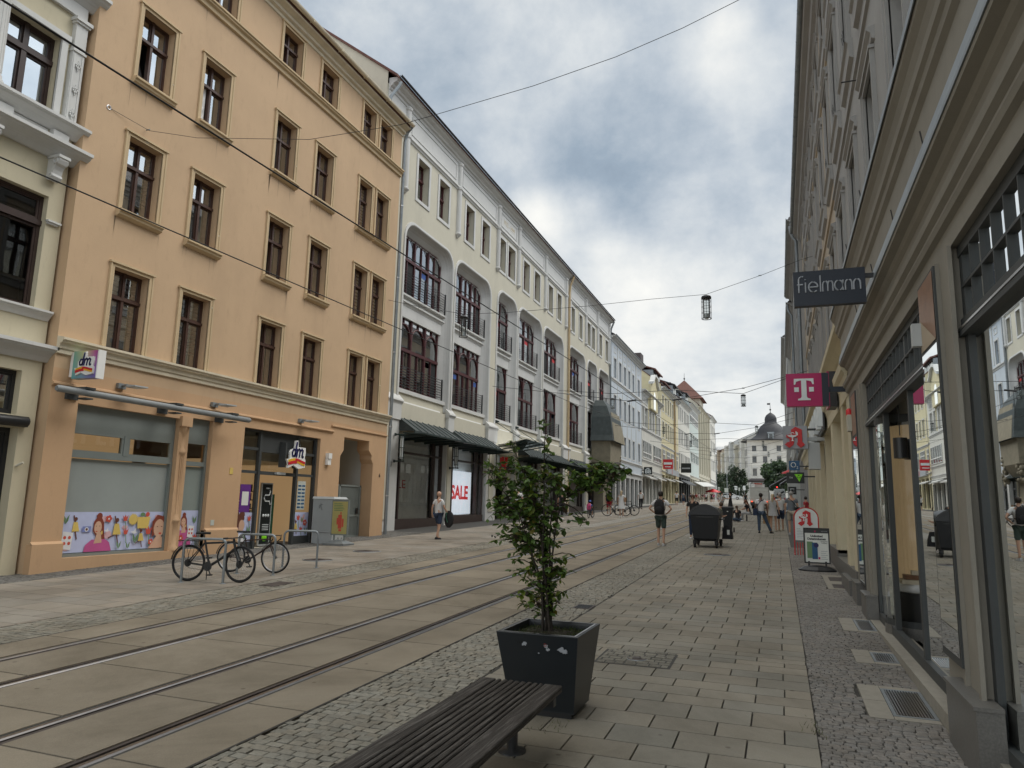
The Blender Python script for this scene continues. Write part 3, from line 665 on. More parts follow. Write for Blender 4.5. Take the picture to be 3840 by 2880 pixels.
# ledges
mb = MB(); FO.prof(mb, OY0, OY1, [(0, 5.06), (.20, 5.02), (.20, 4.97), (.16, 4.95), (.16, 4.92), (.10, 4.90), (.08, 4.80), (.05, 4.80), (.05, 4.70), (0, 4.69)]); mb.build('string_course', 'ledge_cream', orange)
mb = MB(); FO.prof(mb, OY0, OY1, [(0, 15.0), (.19, 14.95), (.19, 14.90), (.15, 14.88), (.15, 14.84), (.08, 14.80), (.07, 14.70), (.0, 14.68)]); mb.build('string_course', 'ochre_trim', orange)
mb = MB(); FO.prof(mb, OY0, 20.4, [(0, 4.12), (.06, 4.10), (.07, 4.06), (.02, 4.02), (0, 4.02)]); FO.prof(mb, 20.3, OY1, [(0, 4.30), (.05, 4.28), (.05, 4.24), (0, 4.22)]); mb.build('pipe_moulding', 'orange_low', orange)
mb = MB(); FO.prof(mb, OY0 - .1, OY1 + .05, [(0, 16.44), (.04, 16.46), (.05, 16.54), (.14, 16.58), (.15, 16.66), (.24, 16.70), (.34, 16.74), (.35, 16.82), (0, 16.84)]); mb.build('eaves_cornice', 'ledge_cream', orange)
mb = MB(); gable_roof(mb, FO, OY0 - .05, OY1, 16.9, .36, 3.4, 11.); mb.build('roof', 'rooftile', orange); gutter(orange, FO, OY0 - .1, OY1 + .1, .44, 16.92, .09, 'ledge_cream')
random.seed(5)
for j, (c, d) in enumerate(ROWS):
    for i, (a, b) in enumerate(COLS):
        bl = None; op = 0
        if (i, j) in ((0, 1), (4, 1), (5, 1), (4, 2)): bl = ('stripes', .75)
        elif (i, j) in ((0, 0), (1, 0)): bl = ('stripes', .8)
        elif (i, j) == (1, 1): bl = ('curtainR', 1)
        elif random.random() < .7: bl = (random.choice(('curtainL', 'sheer', 'curtainR', 'sheer')), 1)
        if (i, j) in ((0, 2), (1, 2), (2, 1), (2, 3), (4, 0)): op = .22
        window(orange, FO, a, b, c, d, .24, tr=.66, cols=2, fw=.045, sill=('ochre_trim', .17, .13) if j in (1, 2) else None, sur=('ochre_trim', .115, .03), blind=bl, open_=op)
mb = MB(); random.seed(9)   # flaking paint on the surrounds
for _ in range(34):
    a, b = random.choice(COLS); c, d = random.choice(ROWS[:3]); s = random.random()
    if s < .55: u = random.uniform(a - .05, b + .05); z = d + random.uniform(.04, .12)
    else: u = random.choice((a - .08, b + .06)); z = random.uniform(c, d)
    w_, h_ = random.uniform(.02, .09), random.uniform(.012, .05)
    mb.face([FO.P(u + w_ * math.cos(t) * random.uniform(.6, 1), .0375, z + h_ * math.sin(t) * random.uniform(.5, 1)) for t in [k * 1.05 for k in range(6)]])
mb.build('flaked_paint', 'ledge_cream', orange)
mb = MB(); random.seed(14)   # rain streaks below the sills and ledges
for _ in range(46):
    a, b = random.choice(COLS); c = random.choice((ROWS[1][0], ROWS[2][0], ROWS[1][0], ROWS[2][0], 15.04 - .18)) - .18; u = random.choice((a - .11, b + .11, random.uniform(a, b))) + random.uniform(-.03, .03); L2 = random.uniform(.15, .75); w_ = random.uniform(.008, .028)
    mb.face([FO.P(u - w_, .002, c), FO.P(u + w_, .002, c), FO.P(u + w_ * .6, .002, c - L2 * .5), FO.P(u + random.uniform(-.01, .01), .002, c - L2), FO.P(u - w_ * .5, .002, c - L2 * .6)])
mb.build('rain_streaks', 'orange_stain', orange)
# shop windows of the drugstore
def shopframe(mb, F, u0, u1, z0, z1, d0, d1, w_=.07): F.box(mb, u0, u0 + w_, d0, d1, z0, z1); F.box(mb, u1 - w_, u1, d0, d1, z0, z1); F.box(mb, u0 + w_, u1 - w_, d0, d1, z0, z0 + w_); F.box(mb, u0 + w_, u1 - w_, d0, d1, z1 - w_, z1)
sw = thing('dummy', '', '')if False else None
def quadF(mb, F, u0, u1, z0, z1, d): mb.face([F.P(u0, d, z0), F.P(u1, d, z0), F.P(u1, d, z1), F.P(u0, d, z1)])
mb = MB(); quadF(mb, FO, 11.10, 13.80, .58, 2.58, -.2); sw = mb.build('shop_window', 'frosted', orange)
mb = MB(); shopframe(mb, FO, 11.03, 13.85, .52, 2.66, -.22, -.12, .06); shopframe(mb, FO, 11.03, 13.85, 2.66, 3.73, -.22, -.13, .05); FO.box(mb, 11.08, 13.80, -.2, -.14, 3.16, 3.68)
FO.box(mb, 12.40, 12.52, -.22, -.12, 2.71, 3.16); shopframe(mb, FO, 11.08, 12.40, 2.71, 3.16, -.22, -.14, .05); shopframe(mb, FO, 12.52, 13.80, 2.71, 3.16, -.22, -.14, .05); mb.build('frame', 'framegrey2', sw)
mb = MB(); quadF(mb, FO, 11.13, 12.36, 2.75, 3.12, -.18); quadF(mb, FO, 12.56, 13.76, 2.75, 3.12, -.18); mb.build('transom_light', 'shopglass_left', sw)
mb = MB(); mb.face([FO.P(11.05, -2.6, 2.2), FO.P(14.9, -2.6, 2.2), FO.P(14.9, -2.6, 3.35), FO.P(11.05, -2.6, 3.35)]); mb.face([FO.P(11.05, -.23, 3.35), FO.P(14.9, -.23, 3.35), FO.P(14.9, -2.6, 3.35), FO.P(11.05, -2.6, 3.35)]); mb.build('glowing_ceiling', 'glowroom', sw)  # ceiling and back wall emit, standing in for the shop lighting
mb = MB()
for u, d in ((11.6, -.7), (12.0, -1.3), (12.35, -.8), (13.2, -.7), (13.5, -1.5), (12.9, -1.2), (11.7, -1.9)): mb.lathe([(.06, -.03), (.06, 0), (.01, 0)], FO.P(u, d, 3.34), 10)
mb.build('ceiling_spots', 'lampwarm', sw)
mb = MB(); quadF(mb, FO, 14.24, 14.93, .58, 2.58, -.2); sw2 = mb.build('shop_window', 'frosted2', orange)
mb = MB(); shopframe(mb, FO, 14.17, 14.98, .52, 2.66, -.22, -.12, .06); shopframe(mb, FO, 14.17, 14.98, 2.66, 3.80, -.22, -.13, .05); FO.box(mb, 14.22, 14.93, -.2, -.14, 3.16, 3.75); mb.build('frame', 'framegrey2', sw2)
mb = MB(); quadF(mb, FO, 14.22, 14.93, 2.71, 3.16, -.18); mb.build('transom_light', 'shopglass_left', sw2)
# iron column
mb = MB(); cx, cy = FO.P(0, -.06, 0)[0], 14.01; g_ = .5
mb.lathe([(.14, .52), (.14, .60), (.10, .64), (.10, 1.18), (.13, 1.22), (.13, 1.27), (.095, 1.32), (.085, 2.85), (.12, 2.88), (.12, 2.95), (.08, 3.0), (.08, 3.35), (.11, 3.42), (.13, 3.55)], (cx, cy, 0), 16)
for i in range(12): t = i * math.pi / 6; mb.tube([(cx + .09 * math.cos(t), cy + .09 * math.sin(t), 1.4), (cx + .088 * math.cos(t), cy + .088 * math.sin(t), 2.8)], .012, 5)
FO.box(mb, 13.84, 14.18, -.2, .08, 3.55, 3.80); mb.build('cast_iron_column', 'orange_low', orange)
# entrance bay
mb = MB(); D = -.2
for u in (16.18, 17.0, 18.75, 19.68): FO.box(mb, u, u + .09, D - .03, D + .09, .40, 3.77)
for u in (17.55, 18.15): FO.box(mb, u, u + .06, D - .02, D + .02, 3.15, 3.77)
for z in (.40, 1.40 if False else 2.52, 3.18, 3.70): FO.box(mb, 16.18, 17.0, D, D + .05, z, z + .08); FO.box(mb, 18.84, 19.68, D, D + .05, z, z + .08)
FO.box(mb, 17.09, 18.75, D, D + .07, 2.50, 2.60); FO.box(mb, 17.09, 18.75, D, D + .05, 3.70, 3.77); FO.box(mb, 16.27, 17.0, D, D + .02, .48, .62); FO.box(mb, 18.84, 19.68, D, D + .02, .48, .70)
FO.box(mb, 17.09, 18.75, D, D + .03, 3.15, 3.72)
en = mb.build('entrance', 'framegrey', orange)
mb = MB()
for a, b, c, e in ((16.27, 17.0, .62, 3.70), (18.84, 19.68, .70, 3.70), (17.09, 18.75, 2.60, 3.15)): quadF(mb, FO, a, b, c, e, D - .01)
mb.build('glass_panes', 'shopglass_left', en)
mb = MB(); FO.box(mb, 17.75, 18.15, D + .05, D + .16, 2.53, 2.60); mb.build('door_sensor', 'greypaint', en)
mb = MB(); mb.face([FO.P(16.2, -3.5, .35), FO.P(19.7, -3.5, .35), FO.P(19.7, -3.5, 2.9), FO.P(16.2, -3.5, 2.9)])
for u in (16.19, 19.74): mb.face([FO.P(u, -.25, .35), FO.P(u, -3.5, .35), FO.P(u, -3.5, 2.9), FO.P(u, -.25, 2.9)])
mb.build('glowing_interior', 'glowroom', en)  # interior walls emit in place of light from lamps
mb = MB(); mb.face([FO.P(16.2, -.2, .42), FO.P(19.7, -.2, .42), FO.P(19.7, -3.5, .42), FO.P(16.2, -3.5, .42)]); mb.face([FO.P(16.2, -.22, 2.9), FO.P(19.7, -.22, 2.9), FO.P(19.7, -3.5, 2.9), FO.P(16.2, -3.5, 2.9)]); mb.build('floor_and_ceiling', 'beige', en)
sh_ = thing('shop_shelf', 'wooden shop shelf stacked with goods just inside the drugstore door', 'shelf', FO.P(17.3, -1.0, .42))
mb = MB()
for k in range(7): FO.box(mb, 17.15, 17.75, -1.5, -.85, .5 + k * .25, .53 + k * .25)
FO.box(mb, 17.1, 17.15, -1.5, -.85, .42, 2.2); mb.build('boards', 'woodpanel', sh_)
random.seed(3)
for m in ('paper', 'm_red', 'm_yel', 'm_green'):
    mb = MB()
    for k in range(7):
        u = 17.18
        while u < 17.7:
            ww = random.uniform(.05, .11)
            if random.random() < .3: FO.box(mb, u, u + ww - .01, -1.3, -.88, .53 + k * .25, .53 + k * .25 + random.uniform(.1, .2))
            u += ww
    mb.build('goods', m, sh_)
st = thing('advertising_display', 'tall black display stand with white loops in the drugstore doorway', 'display stand', FO.P(17.9, -.45, .42))
mb = MB(); FO.box(mb, 17.62, 18.12, -.50, -.44, .45, 2.28); mb.build('frame', 'greypaint', st)
mb = MB(); FO.box(mb, 17.66, 18.08, -.44, -.43, .5, 2.24); mb.build('panel', 'blackpanel', st)
mb = MB(); S = [(17.80, 2.12), (17.97, 2.12), (18.0, 2.02), (17.96, 1.92), (17.78, 1.92), (17.74, 1.83), (17.79, 1.74), (17.98, 1.74), (18.02, 1.64)]
mb.tube([FO.P(a, -.43, b) for a, b in S], .022, 6)
for k in range(3): mb.lathe([(.045, 0), (.045, .008), (.001, .008)], FO.P(17.76 + .11 * k, -.43, 1.32), 12, 'X')
for k in range(4): FO.box(mb, 17.74, 18.02, -.43, -.425, 1.05 - .05 * k, 1.065 - .05 * k)
mb.build('printed_pattern', 'signwhite', st)
mb = MB(); mb.lathe([(.11, 0), (.11, .008), (.001, .008)], FO.P(17.87, -.43, .68), 18, 'X'); mb.build('yellow_dot', 'green_sign', st)
st = thing('advertising_display', 'green banner stand inside the drugstore doorway', 'display stand', FO.P(18.45, -.8, .42)); mb = MB(); FO.box(mb, 18.28, 18.66, -.8, -.78, .5, 1.95); mb.build('banner', 'shopgreen', st)
mb = MB(); FO.box(mb, 18.2, 18.74, -.9, -.68, .42, .47); mb.build('foot', 'greypaint', st)
# posters in the entrance glass
mb = MB(); quadF(mb, FO, 16.42, 16.85, 1.42, 2.20, D + .01); po = mb.build('poster', 'purple', orange, label='purple poster with a white sheet left of the door'); mb = MB(); quadF(mb, FO, 16.50, 16.77, 1.62, 2.0, D + .015); mb.build('white_sheet', 'paper', po)
mb = MB(); quadF(mb, FO, 18.98, 19.38, 1.50, 2.38, D + .01); po = mb.build('poster', 'paper2', orange); mb = MB()
for k in range(14): quadF(mb, FO, 19.01 + .19 * (k % 2), 19.16 + .19 * (k % 2), 1.55 + .11 * (k // 2), 1.60 + .11 * (k // 2), D + .015)
mb.build('print', 'signblue', po)
# mural foil along the bottom of the windows
def mural(u0, u1, z0, z1, name, seed, items):
    random.seed(seed); d = -.185
    mb0 = MB(); quadF(mb0, FO, u0, u1, z0, z1, d); MN = ['m_lilac', 'm_pink', 'm_skin', 'm_hair', 'm_mag', 'm_yel', 'm_green', 'm_red', 'm_white', 'm_brown', 'm_blue']
    cnt = [0]
    def blobf(m, pts):
        cnt[0] += 1; mb0.m = MN.index(m); mb0.face([FO.P(u, d + .003 + .0006 * cnt[0], z) for u, z in pts])
    def circ(m, u, z, r, rz=None, n=16, a0=0): rz = rz or r; blobf(m, [(u + r * math.cos(a0 + 2 * math.pi * i / n), z + rz * math.sin(a0 + 2 * math.pi * i / n)) for i in range(n)])
    def clampu(u): return min(max(u, u0), u1)
    def poly(m, pts): blobf(m, [(clampu(u), min(max(z, z0), z1)) for u, z in pts])
    for i in range(int((u1 - u0) * 3.2)):
        u, z = random.uniform(u0 + .1, u1 - .1), random.uniform(z0 + .08, z1 - .08); circ('m_pink', u, z, random.uniform(.05, .11), random.uniform(.04, .09))
    for it in items:
        k, u, z, s = it
        if k == 'woman':   # bust with up-done hair and puffed sleeves
            poly('m_hair', [(u - .16 * s, z + .05 * s), (u - .15 * s, z + .34 * s), (u - .05 * s, z + .48 * s), (u + .1 * s, z + .46 * s), (u + .2 * s, z + .3 * s), (u + .24 * s, z - .05 * s), (u + .3 * s, z - .25 * s), (u + .05 * s, z - .2 * s)])
            circ('m_hair', u + .02 * s, z + .50 * s, .10 * s); poly('m_mag', [(u - .42 * s, z0), (u - .38 * s, z0 + .2 * s), (u - .18 * s, z - .2 * s), (u + .3 * s, z - .2 * s), (u + .45 * s, z - .3 * s), (u + .55 * s, z0)])
            poly('m_skin', [(u - .1 * s, z - .32 * s), (u + .18 * s, z - .3 * s), (u + .12 * s, z + .02 * s), (u - .02 * s, z - .02 * s)]); circ('m_skin', u, z + .16 * s, .13 * s, .19 * s)
            circ('m_red', u - .04 * s, z + .04 * s, .035 * s, .018 * s); circ('m_brown', u - .07 * s, z + .2 * s, .02 * s, .01 * s); circ('m_brown', u + .05 * s, z + .2 * s, .02 * s, .01 * s); circ('m_yel', u + .15 * s, z - .0, .03 * s, .06 * s)
        elif k == 'face':
            poly('m_hair', [(u - .2 * s, z - .2 * s), (u - .22 * s, z + .25 * s), (u - .05 * s, z + .45 * s), (u + .2 * s, z + .4 * s), (u + .3 * s, z + .1 * s), (u + .1 * s, z)])
            circ('m_skin', u + .05 * s, z + .05 * s, .2 * s, .27 * s); poly('m_skin', [(u - .05 * s, z - .2 * s), (u + .2 * s, z - .2 * s), (u + .25 * s, z0), (u - .3 * s, z0)]); circ('m_red', u + .1 * s, z - .1 * s, .05 * s, .028 * s)
            circ('m_brown', u - .02 * s, z + .1 * s, .028 * s, .012 * s); circ('m_brown', u + .14 * s, z + .1 * s, .028 * s, .012 * s)
        elif k == 'curly':
            for _ in range(16): circ('m_brown', u + random.uniform(-.14, .14) * s, z + .1 * s + random.uniform(-.15, .15) * s, .07 * s)
            circ('m_skin', u + .1 * s, z - .05 * s, .1 * s, .14 * s); poly('m_white', [(u - .1 * s, z0), (u - .05 * s, z - .25 * s), (u + .2 * s, z - .25 * s), (u + .25 * s, z0)])
        elif k == 'sun':
            poly('m_yel', [(u + (.17 if i % 2 else .125) * s * math.cos(i * math.pi / 18), z + (.17 if i % 2 else .125) * s * math.sin(i * math.pi / 18)) for i in range(36)])
        elif k == 'flower':
            for i in range(5): circ('m_red', u + .05 * s * math.cos(i * 1.256), z + .05 * s * math.sin(i * 1.256), .035 * s)
            circ('m_white', u, z, .022 * s)
        elif k == 'tulip': poly('m_red', [(u - .08 * s, z + .08 * s), (u - .04 * s, z - .06 * s), (u + .05 * s, z - .06 * s), (u + .09 * s, z + .09 * s), (u + .03 * s, z + .03 * s), (u, z + .1 * s), (u - .03 * s, z + .03 * s)]); poly('m_green', [(u, z - .06 * s), (u + .02 * s, z - .06 * s), (u + .05 * s, z - .28 * s), (u + .03 * s, z - .28 * s)])
        elif k == 'dancer':
            poly('m_yel', [(u - .05 * s, z + .1 * s), (u + .05 * s, z + .1 * s), (u + .12 * s, z - .12 * s), (u - .08 * s, z - .12 * s)]); circ('m_brown', u, z + .17 * s, .045 * s)
            poly('m_brown', [(u, z - .12 * s), (u + .03 * s, z - .12 * s), (u + .08 * s, z - .3 * s), (u + .05 * s, z - .31 * s)]); poly('m_brown', [(u - .05 * s, z - .12 * s), (u - .02 * s, z - .12 * s), (u - .18 * s, z - .2 * s), (u - .18 * s, z - .17 * s)]); poly('m_brown', [(u - .03 * s, z + .1 * s), (u, z + .1 * s), (u - .05 * s, z + .26 * s), (u - .08 * s, z + .25 * s)])
        elif k == 'basket': poly('m_yel', [(u - .17 * s, z - .14 * s), (u + .15 * s, z - .14 * s), (u + .19 * s, z + .14 * s), (u - .2 * s, z + .14 * s)]); circ('m_red', u + .1 * s, z + .2 * s, .06 * s); circ('m_green', u - .05 * s, z + .2 * s, .07 * s, .05 * s)
        elif k == 'camera': poly('m_blue', [(u - .13 * s, z - .07 * s), (u + .13 * s, z - .07 * s), (u + .13 * s, z + .08 * s), (u - .13 * s, z + .08 * s)]); circ('m_white', u, z, .06 * s); circ('m_brown', u, z, .035 * s)
        elif k == 'card': poly('m_white', [(u - .13 * s, z - .16 * s), (u + .11 * s, z - .19 * s), (u + .14 * s, z + .17 * s), (u - .1 * s, z + .2 * s)]); [circ('m_red', u + a, z + b, .035 * s) for a in (-.05 * s, .06 * s) for b in (-.05 * s, .07 * s)]
        elif k == 'leaf':
            for q in (-1, 1): poly('m_green', [(u, z - .1 * s), (u + q * .05 * s, z - .03 * s), (u + q * .07 * s, z + .1 * s), (u + q * .01 * s, z + .02 * s)])
        elif k == 'bird': poly('m_white', [(u - .1 * s, z), (u, z + .02 * s), (u + .05 * s, z + .09 * s), (u + .05 * s, z), (u + .1 * s, z - .03 * s), (u, z - .05 * s)])
    mb0.build(name, MN, orange)
mural(11.10, 13.80, .60, 1.45, 'window_mural', 2, [('leaf', 11.22, 1.3, 1), ('leaf', 11.15, .9, 1.3), ('dancer', 11.45, 1.15, .9), ('card', 11.28, .85, 1), ('woman', 12.0, 1.0, .72), ('camera', 11.72, 1.08, .8), ('flower', 12.25, 1.3, 1), ('dancer', 12.47, 1.08, 1.1), ('tulip', 12.68, 1.3, .9), ('sun', 12.9, 1.28, .85), ('tulip', 12.72, 1.0, .9),
     ('bird', 12.95, 1.0, 1), ('basket', 13.2, 1.2, .95), ('leaf', 13.0, .85, 1.2), ('dancer', 13.15, .88, .8), ('tulip', 13.35, 1.0, 1.2), ('flower', 13.45, .75, .9), ('face', 13.62, 1.02, .8), ('leaf', 12.55, .72, .9), ('leaf', 12.8, .7, .8), ('bird', 12.2, 1.05, .7)])
mural(14.24, 14.93, .60, 1.48, 'window_mural', 3, [('woman', 14.45, 1.1, .55), ('flower', 14.4, .8, 1), ('leaf', 14.8, 1.25, 1), ('card', 14.7, .95, .8), ('tulip', 14.85, .8, 1)])
mural(16.28, 16.98, .62, 1.42, 'window_mural', 4, [('curly', 16.45, 1.12, 1.15), ('tulip', 16.85, 1.25, 1), ('leaf', 16.85, .95, 1.1), ('leaf', 16.7, .75, .8)])
mural(18.88, 19.62, .70, 1.42, 'window_mural', 5, [('tulip', 19.1, 1.25, 1.1), ('leaf', 19.3, 1.2, 1), ('dancer', 19.0, 1.0, .8), ('flower', 19.45, 1.1, 1.2), ('leaf', 19.5, .85, 1.2), ('tulip', 19.25, .9, 1)])
# passage: gate and inner wall
mb = MB(); mb.face([FO.P(20.4, -4, .3), FO.P(24.4, -4, .3), FO.P(24.4, -4, 4.2), FO.P(20.4, -4, 4.2)]); mb.face([FO.P(23.1, -.5, .3), FO.P(23.1, -4, .3), FO.P(23.1, -4, 4.2), FO.P(23.1, -.5, 4.2)]); mb.face([FO.P(20.8, -.5, 4), FO.P(24.4, -.5, 4), FO.P(24.4, -4, 4), FO.P(20.8, -4, 4)]); mb.build('passage_wall', 'lightgrey', orange)
gt = thing('passage_gate', 'grey slatted metal gate closing the passage of the orange house', 'gate', FO.P(22, -.44, .5))
mb = MB(); FO.box(mb, 20.95, 21.65, -.47, -.44, .55, 2.30); FO.box(mb, 20.95, 23.0, -.49, -.42, 2.30, 2.36); FO.box(mb, 22.94, 23.02, -.49, -.42, .5, 2.36); FO.box(mb, 21.62, 21.70, -.49, -.42, .5, 2.36); FO.box(mb, 21.7, 22.94, -.48, -.43, .52, .60); FO.box(mb, 21.7, 22.94, -.48, -.43, 1.25, 1.32); mb.build('frame', 'framegrey2', gt)
mb = MB()
for k in range(24): u = 21.74 + k * .05; FO.box(mb, u, u + .025, -.465, -.445, .6, 2.3)
mb.build('slats', 'framegrey2', gt)
mb = MB(); FO.box(mb, 22.72, 22.86, -.42, -.40, 1.35, 1.55); mb.tube([FO.P(22.79, -.40, 1.45), FO.P(22.79, -.34, 1.45), FO.P(22.70, -.34, 1.45)], .012, 6); mb.build('handle', 'blackmetal', gt)
# awning box, floodlights, sensor, plates
aw = thing('awning_case', 'closed tubular grey awning case above the drugstore windows', 'awning', FO.P(13, .5, 3.85))
mb = MB(); o = FO.P(10.15, .50, 3.88); mb.tube([(o[0], 10.12, 3.90), (o[0], 10.16, 3.90), (o[0], 15.72, 3.90), (o[0], 15.76, 3.90)], [.05, .07, .07, .05], 16); mb.build('case', 'awningtube', aw)
for u in (10.7, 13.1, 15.0): mb = MB(); FO.box(mb, u, u + .28, .0, .05, 3.78, 4.08); FO.box(mb, u + .03, u + .25, .0, .56, 3.97, 4.02); FO.box(mb, u + .05, u + .22, .3, .55, 3.77, 3.80); mb.build('bracket', 'framegrey', aw)
for k, (u, z) in enumerate(((11.9, 4.28), (14.5, 4.25), (17.7, 4.22), (19.0, 4.22))[:3] if False else ((12.0, 4.25), (14.9, 4.22), (18.6, 4.22))):
    fl = thing('floodlight', ['flat grey floodlight above the awning case, near the colourful shop sign', 'flat grey floodlight above the far end of the awning case', 'flat grey floodlight right of the shop entrance sign'][k], 'floodlight', FO.P(u, 0, z), 'floodlights over the drugstore')
    mb = MB(); FO.box(mb, u - .1, u + .1, .0, .08, z - .06, z + .06); mb.tube([FO.P(u, .05, z), FO.P(u, .22, z + .02)], .03, 8); mb.build('bracket', 'zinc', fl)
    mb = MB(); mb.hexa([FO.P(u - .02, .18, z - .03), FO.P(u + .30, .20, z - .03), FO.P(u + .34, .48, z - .01), FO.P(u + .03, .42, z - .01), FO.P(u - .02, .18, z + .04), FO.P(u + .30, .20, z + .04), FO.P(u + .34, .48, z + .02), FO.P(u + .03, .42, z + .02)]); mb.build('lamp_head', 'greypaint', fl)
    mb = MB(); quadF(mb, FO, 0, 0, 0, 0, 0); mb = MB(); mb.face([FO.P(u + .03, .24, z - .034), FO.P(u + .27, .26, z - .034), FO.P(u + .30, .44, z - .018), FO.P(u + .06, .40, z - .018)]); mb.build('lamp_glass', 'signwhite', fl)
mb = MB(); FO.box(mb, 20.08, 20.26, 0, .10, 2.95, 3.14); FO.box(mb, 20.08, 20.26, 0, .13, 3.15, 3.33); tag(mb.build('wall_sensor', 'white_clean', None, FO.P(20.15, 0, 3.0)), 'small white sensor box on the orange wall right of the entrance', 'sensor')
mb = MB(); FO.box(mb, 15.72, 15.84, 0, .012, 2.45, 2.62); t_ = tag(mb.build('hydrant_plate', 'm_yel', None, FO.P(15.78, 0, 2.5)), 'tiny yellow plate on the orange pillar between shop window and entrance', 'plate')
mb = MB(); FO.box(mb, 15.18, 15.30, .0, .012, 1.10, 1.24); tag(mb.build('wall_plate', 'paper2', None, FO.P(15.24, 0, 1.1)), 'small grey plate low on the orange pillar behind the bicycles', 'plate')
# rain pipes between the orange and the cream building
dp = thing('downpipe', 'grey zinc downpipe at the joint between the orange and the cream building', 'downpipe', FO.P(24.05, .0, gz(24)))
mb = MB(); mb.tube([(-13.85, 24.08, .6), (-13.85, 24.08, 16.3), (-13.75, 24.1, 16.7), (-13.4, 24.0, 16.95)], .065, 10); mb.build('pipe', 'zinc', dp)
mb = MB()
for z in (2, 4.6, 7.5, 10.5, 13.5): mb.tube([(-13.85, 24.08, z), (-13.85, 24.08, z + .05)], .08, 10)
mb.build('clamps', 'steel', dp)
dp = thing('downpipe', 'bent dark downpipe at the top corner of the cream department store', 'downpipe', (-14.6, 24.5, 17))
mb = MB(); mb.tube([(-14.45, 24.55, 19.35), (-14.5, 24.5, 19.15), (-14.75, 24.3, 18.6), (-14.8, 24.3, 18.2), (-14.8, 24.3, 16.9)], .07, 10); mb.build('pipe', 'zinc', dp)

# drugstore signs
def dm_logo(parent, cu, cz, d, s, F=FO, outline=True, zoff=0, mapf=None):
    mf = mapf or (lambda a, b, c: F.P(cu + a, d + c, cz + b))
    if outline:
        mb = MB(); P_ = [(-.26, .06), (-.20, .12), (-.12, .14), (-.08, .16), (-.07, .34), (.03, .36), (.05, .20), (.34, .20), (.36, .08), (.33, -.08), (.37, -.10), (.36, -.30), (.1, -.34), (-.1, -.26), (-.32, -.34), (-.30, -.24), (-.38, -.12), (-.25, -.12)]
        mb.prism([(a * s, b * s) for a, b in P_], lambda a, b: mf(a, b, 0), lambda a, b: mf(a, b, .05 * s)); mb.build('logo_plate', 'white_clean', parent)
    e = .052 * s
    # d and m as strokes
    mb = MB(); wq = .045 * s
    def stroke(pts, w_=wq):
        for (a, b), (c2, d2) in zip(pts[:-1], pts[1:]):
            dx, dz = c2 - a, d2 - b; l = math.hypot(dx, dz); nx, nz = -dz / l * w_ / 2, dx / l * w_ / 2; ex, ez = dx / l * w_ * .25, dz / l * w_ * .25
            q = [(a - ex + nx, b - ez + nz), (a - ex - nx, b - ez - nz), (c2 + ex - nx, d2 + ez - nz), (c2 + ex + nx, d2 + ez + nz)]
            mb.prism(q, lambda p, r: mf(p, r, e), lambda p, r: mf(p, r, e + .01 * s))
    S_ = lambda L_: [(a * s, b * s) for a, b in L_]
    stroke(S_([(-.02, .31), (-.075, -.04)]), .055 * s); stroke(S_([(-.07, .12), (-.14, .13), (-.19, .05), (-.17, -.03), (-.11, -.04), (-.06, .04)]))
    stroke(S_([(.02, .14), (-.01, -.05)])); stroke(S_([(.02, .10), (.08, .15), (.12, .12), (.095, -.05)])); stroke(S_([(.12, .09), (.19, .15), (.235, .11), (.205, -.02), (.23, -.05), (.26, -.03)]))
    mb.build('letters', 'navy', parent)
    def rib(m, top, bot, k):
        mb = MB(); P_ = [(a * s, b * s) for a, b in top + bot[::-1]]; mb.prism(P_, lambda p, r: mf(p, r, e), lambda p, r: mf(p, r, e + k * s)); mb.build('ribbon', m, parent)
    xs = [-.32 + .066 * i for i in range(11)]
    wv = lambda x, o_: -.13 + o_ + .035 * math.sin((x + .25) * 7.5) - .04 * (x > 9)
    rib('ribbon_y', [(x, wv(x, .0) + .01) for x in xs], [(x, wv(x, -.10)) for x in xs], .008)
    rib('ribbon_r', [(x, wv(x, -.045) - .0) for x in xs[:6]], [(x, wv(x, -.12)) for x in xs[:6]], .012); rib('ribbon_r', [(x, wv(x, .01)) for x in xs[4:]], [(x, wv(x, -.05)) for x in xs[4:]], .012)
sg = thing('shop_sign', 'white outlined blue letters dm with a red and yellow ribbon above the entrance', 'sign', FO.P(18.45, -.1, 2.9))
for u in (17.95, 18.6): mb = MB(); FO.box(mb, u, u + .05, -.18, .06, 2.75, 3.5); mb.build('mount', 'framegrey', sg)
dm_logo(sg, 18.38, 3.15, .08, 1.22)
sg = thing('shop_sign', 'rainbow coloured box sign with dm letters sticking out from the orange wall', 'sign', FO.P(10.75, .1, 4.4))
YS_ = 10.72; X0, X1 = -13.80, -13.12
mb = MB(); mb.box((X0, YS_, 4.20), (X1, YS_ + .16, 4.78)); bx_ = mb.build('box', 'rainbow', sg, org=(X0, YS_, 4.5)); bx_.parent = sg; bx_.location = Vector((X0, YS_, 4.5)) - Vector(ORG[sg.name])
mb = MB(); mb.box((X1, YS_ - .004, 4.19), (X1 + .03, YS_ + .17, 4.79)); mb.box((X0 - .08, YS_ + .0, 4.24), (X0, YS_ + .12, 4.76)); mb.build('side_frame', 'white_clean', sg)
mb = MB(); mb.box((-13.9, YS_ + .05, 4.72), (X0 - .08, YS_ + .09, 4.78)); mb.box((-13.9, YS_ + .05, 4.35), (X0 - .08, YS_ + .09, 4.41)); mb.build('arm', 'greypaint', sg)
dm_logo(sg, 0, 0, 0, .72, mapf=lambda a, b, c: (-13.43 + a * 1.0, YS_ - c, 4.50 + b), outline=True)
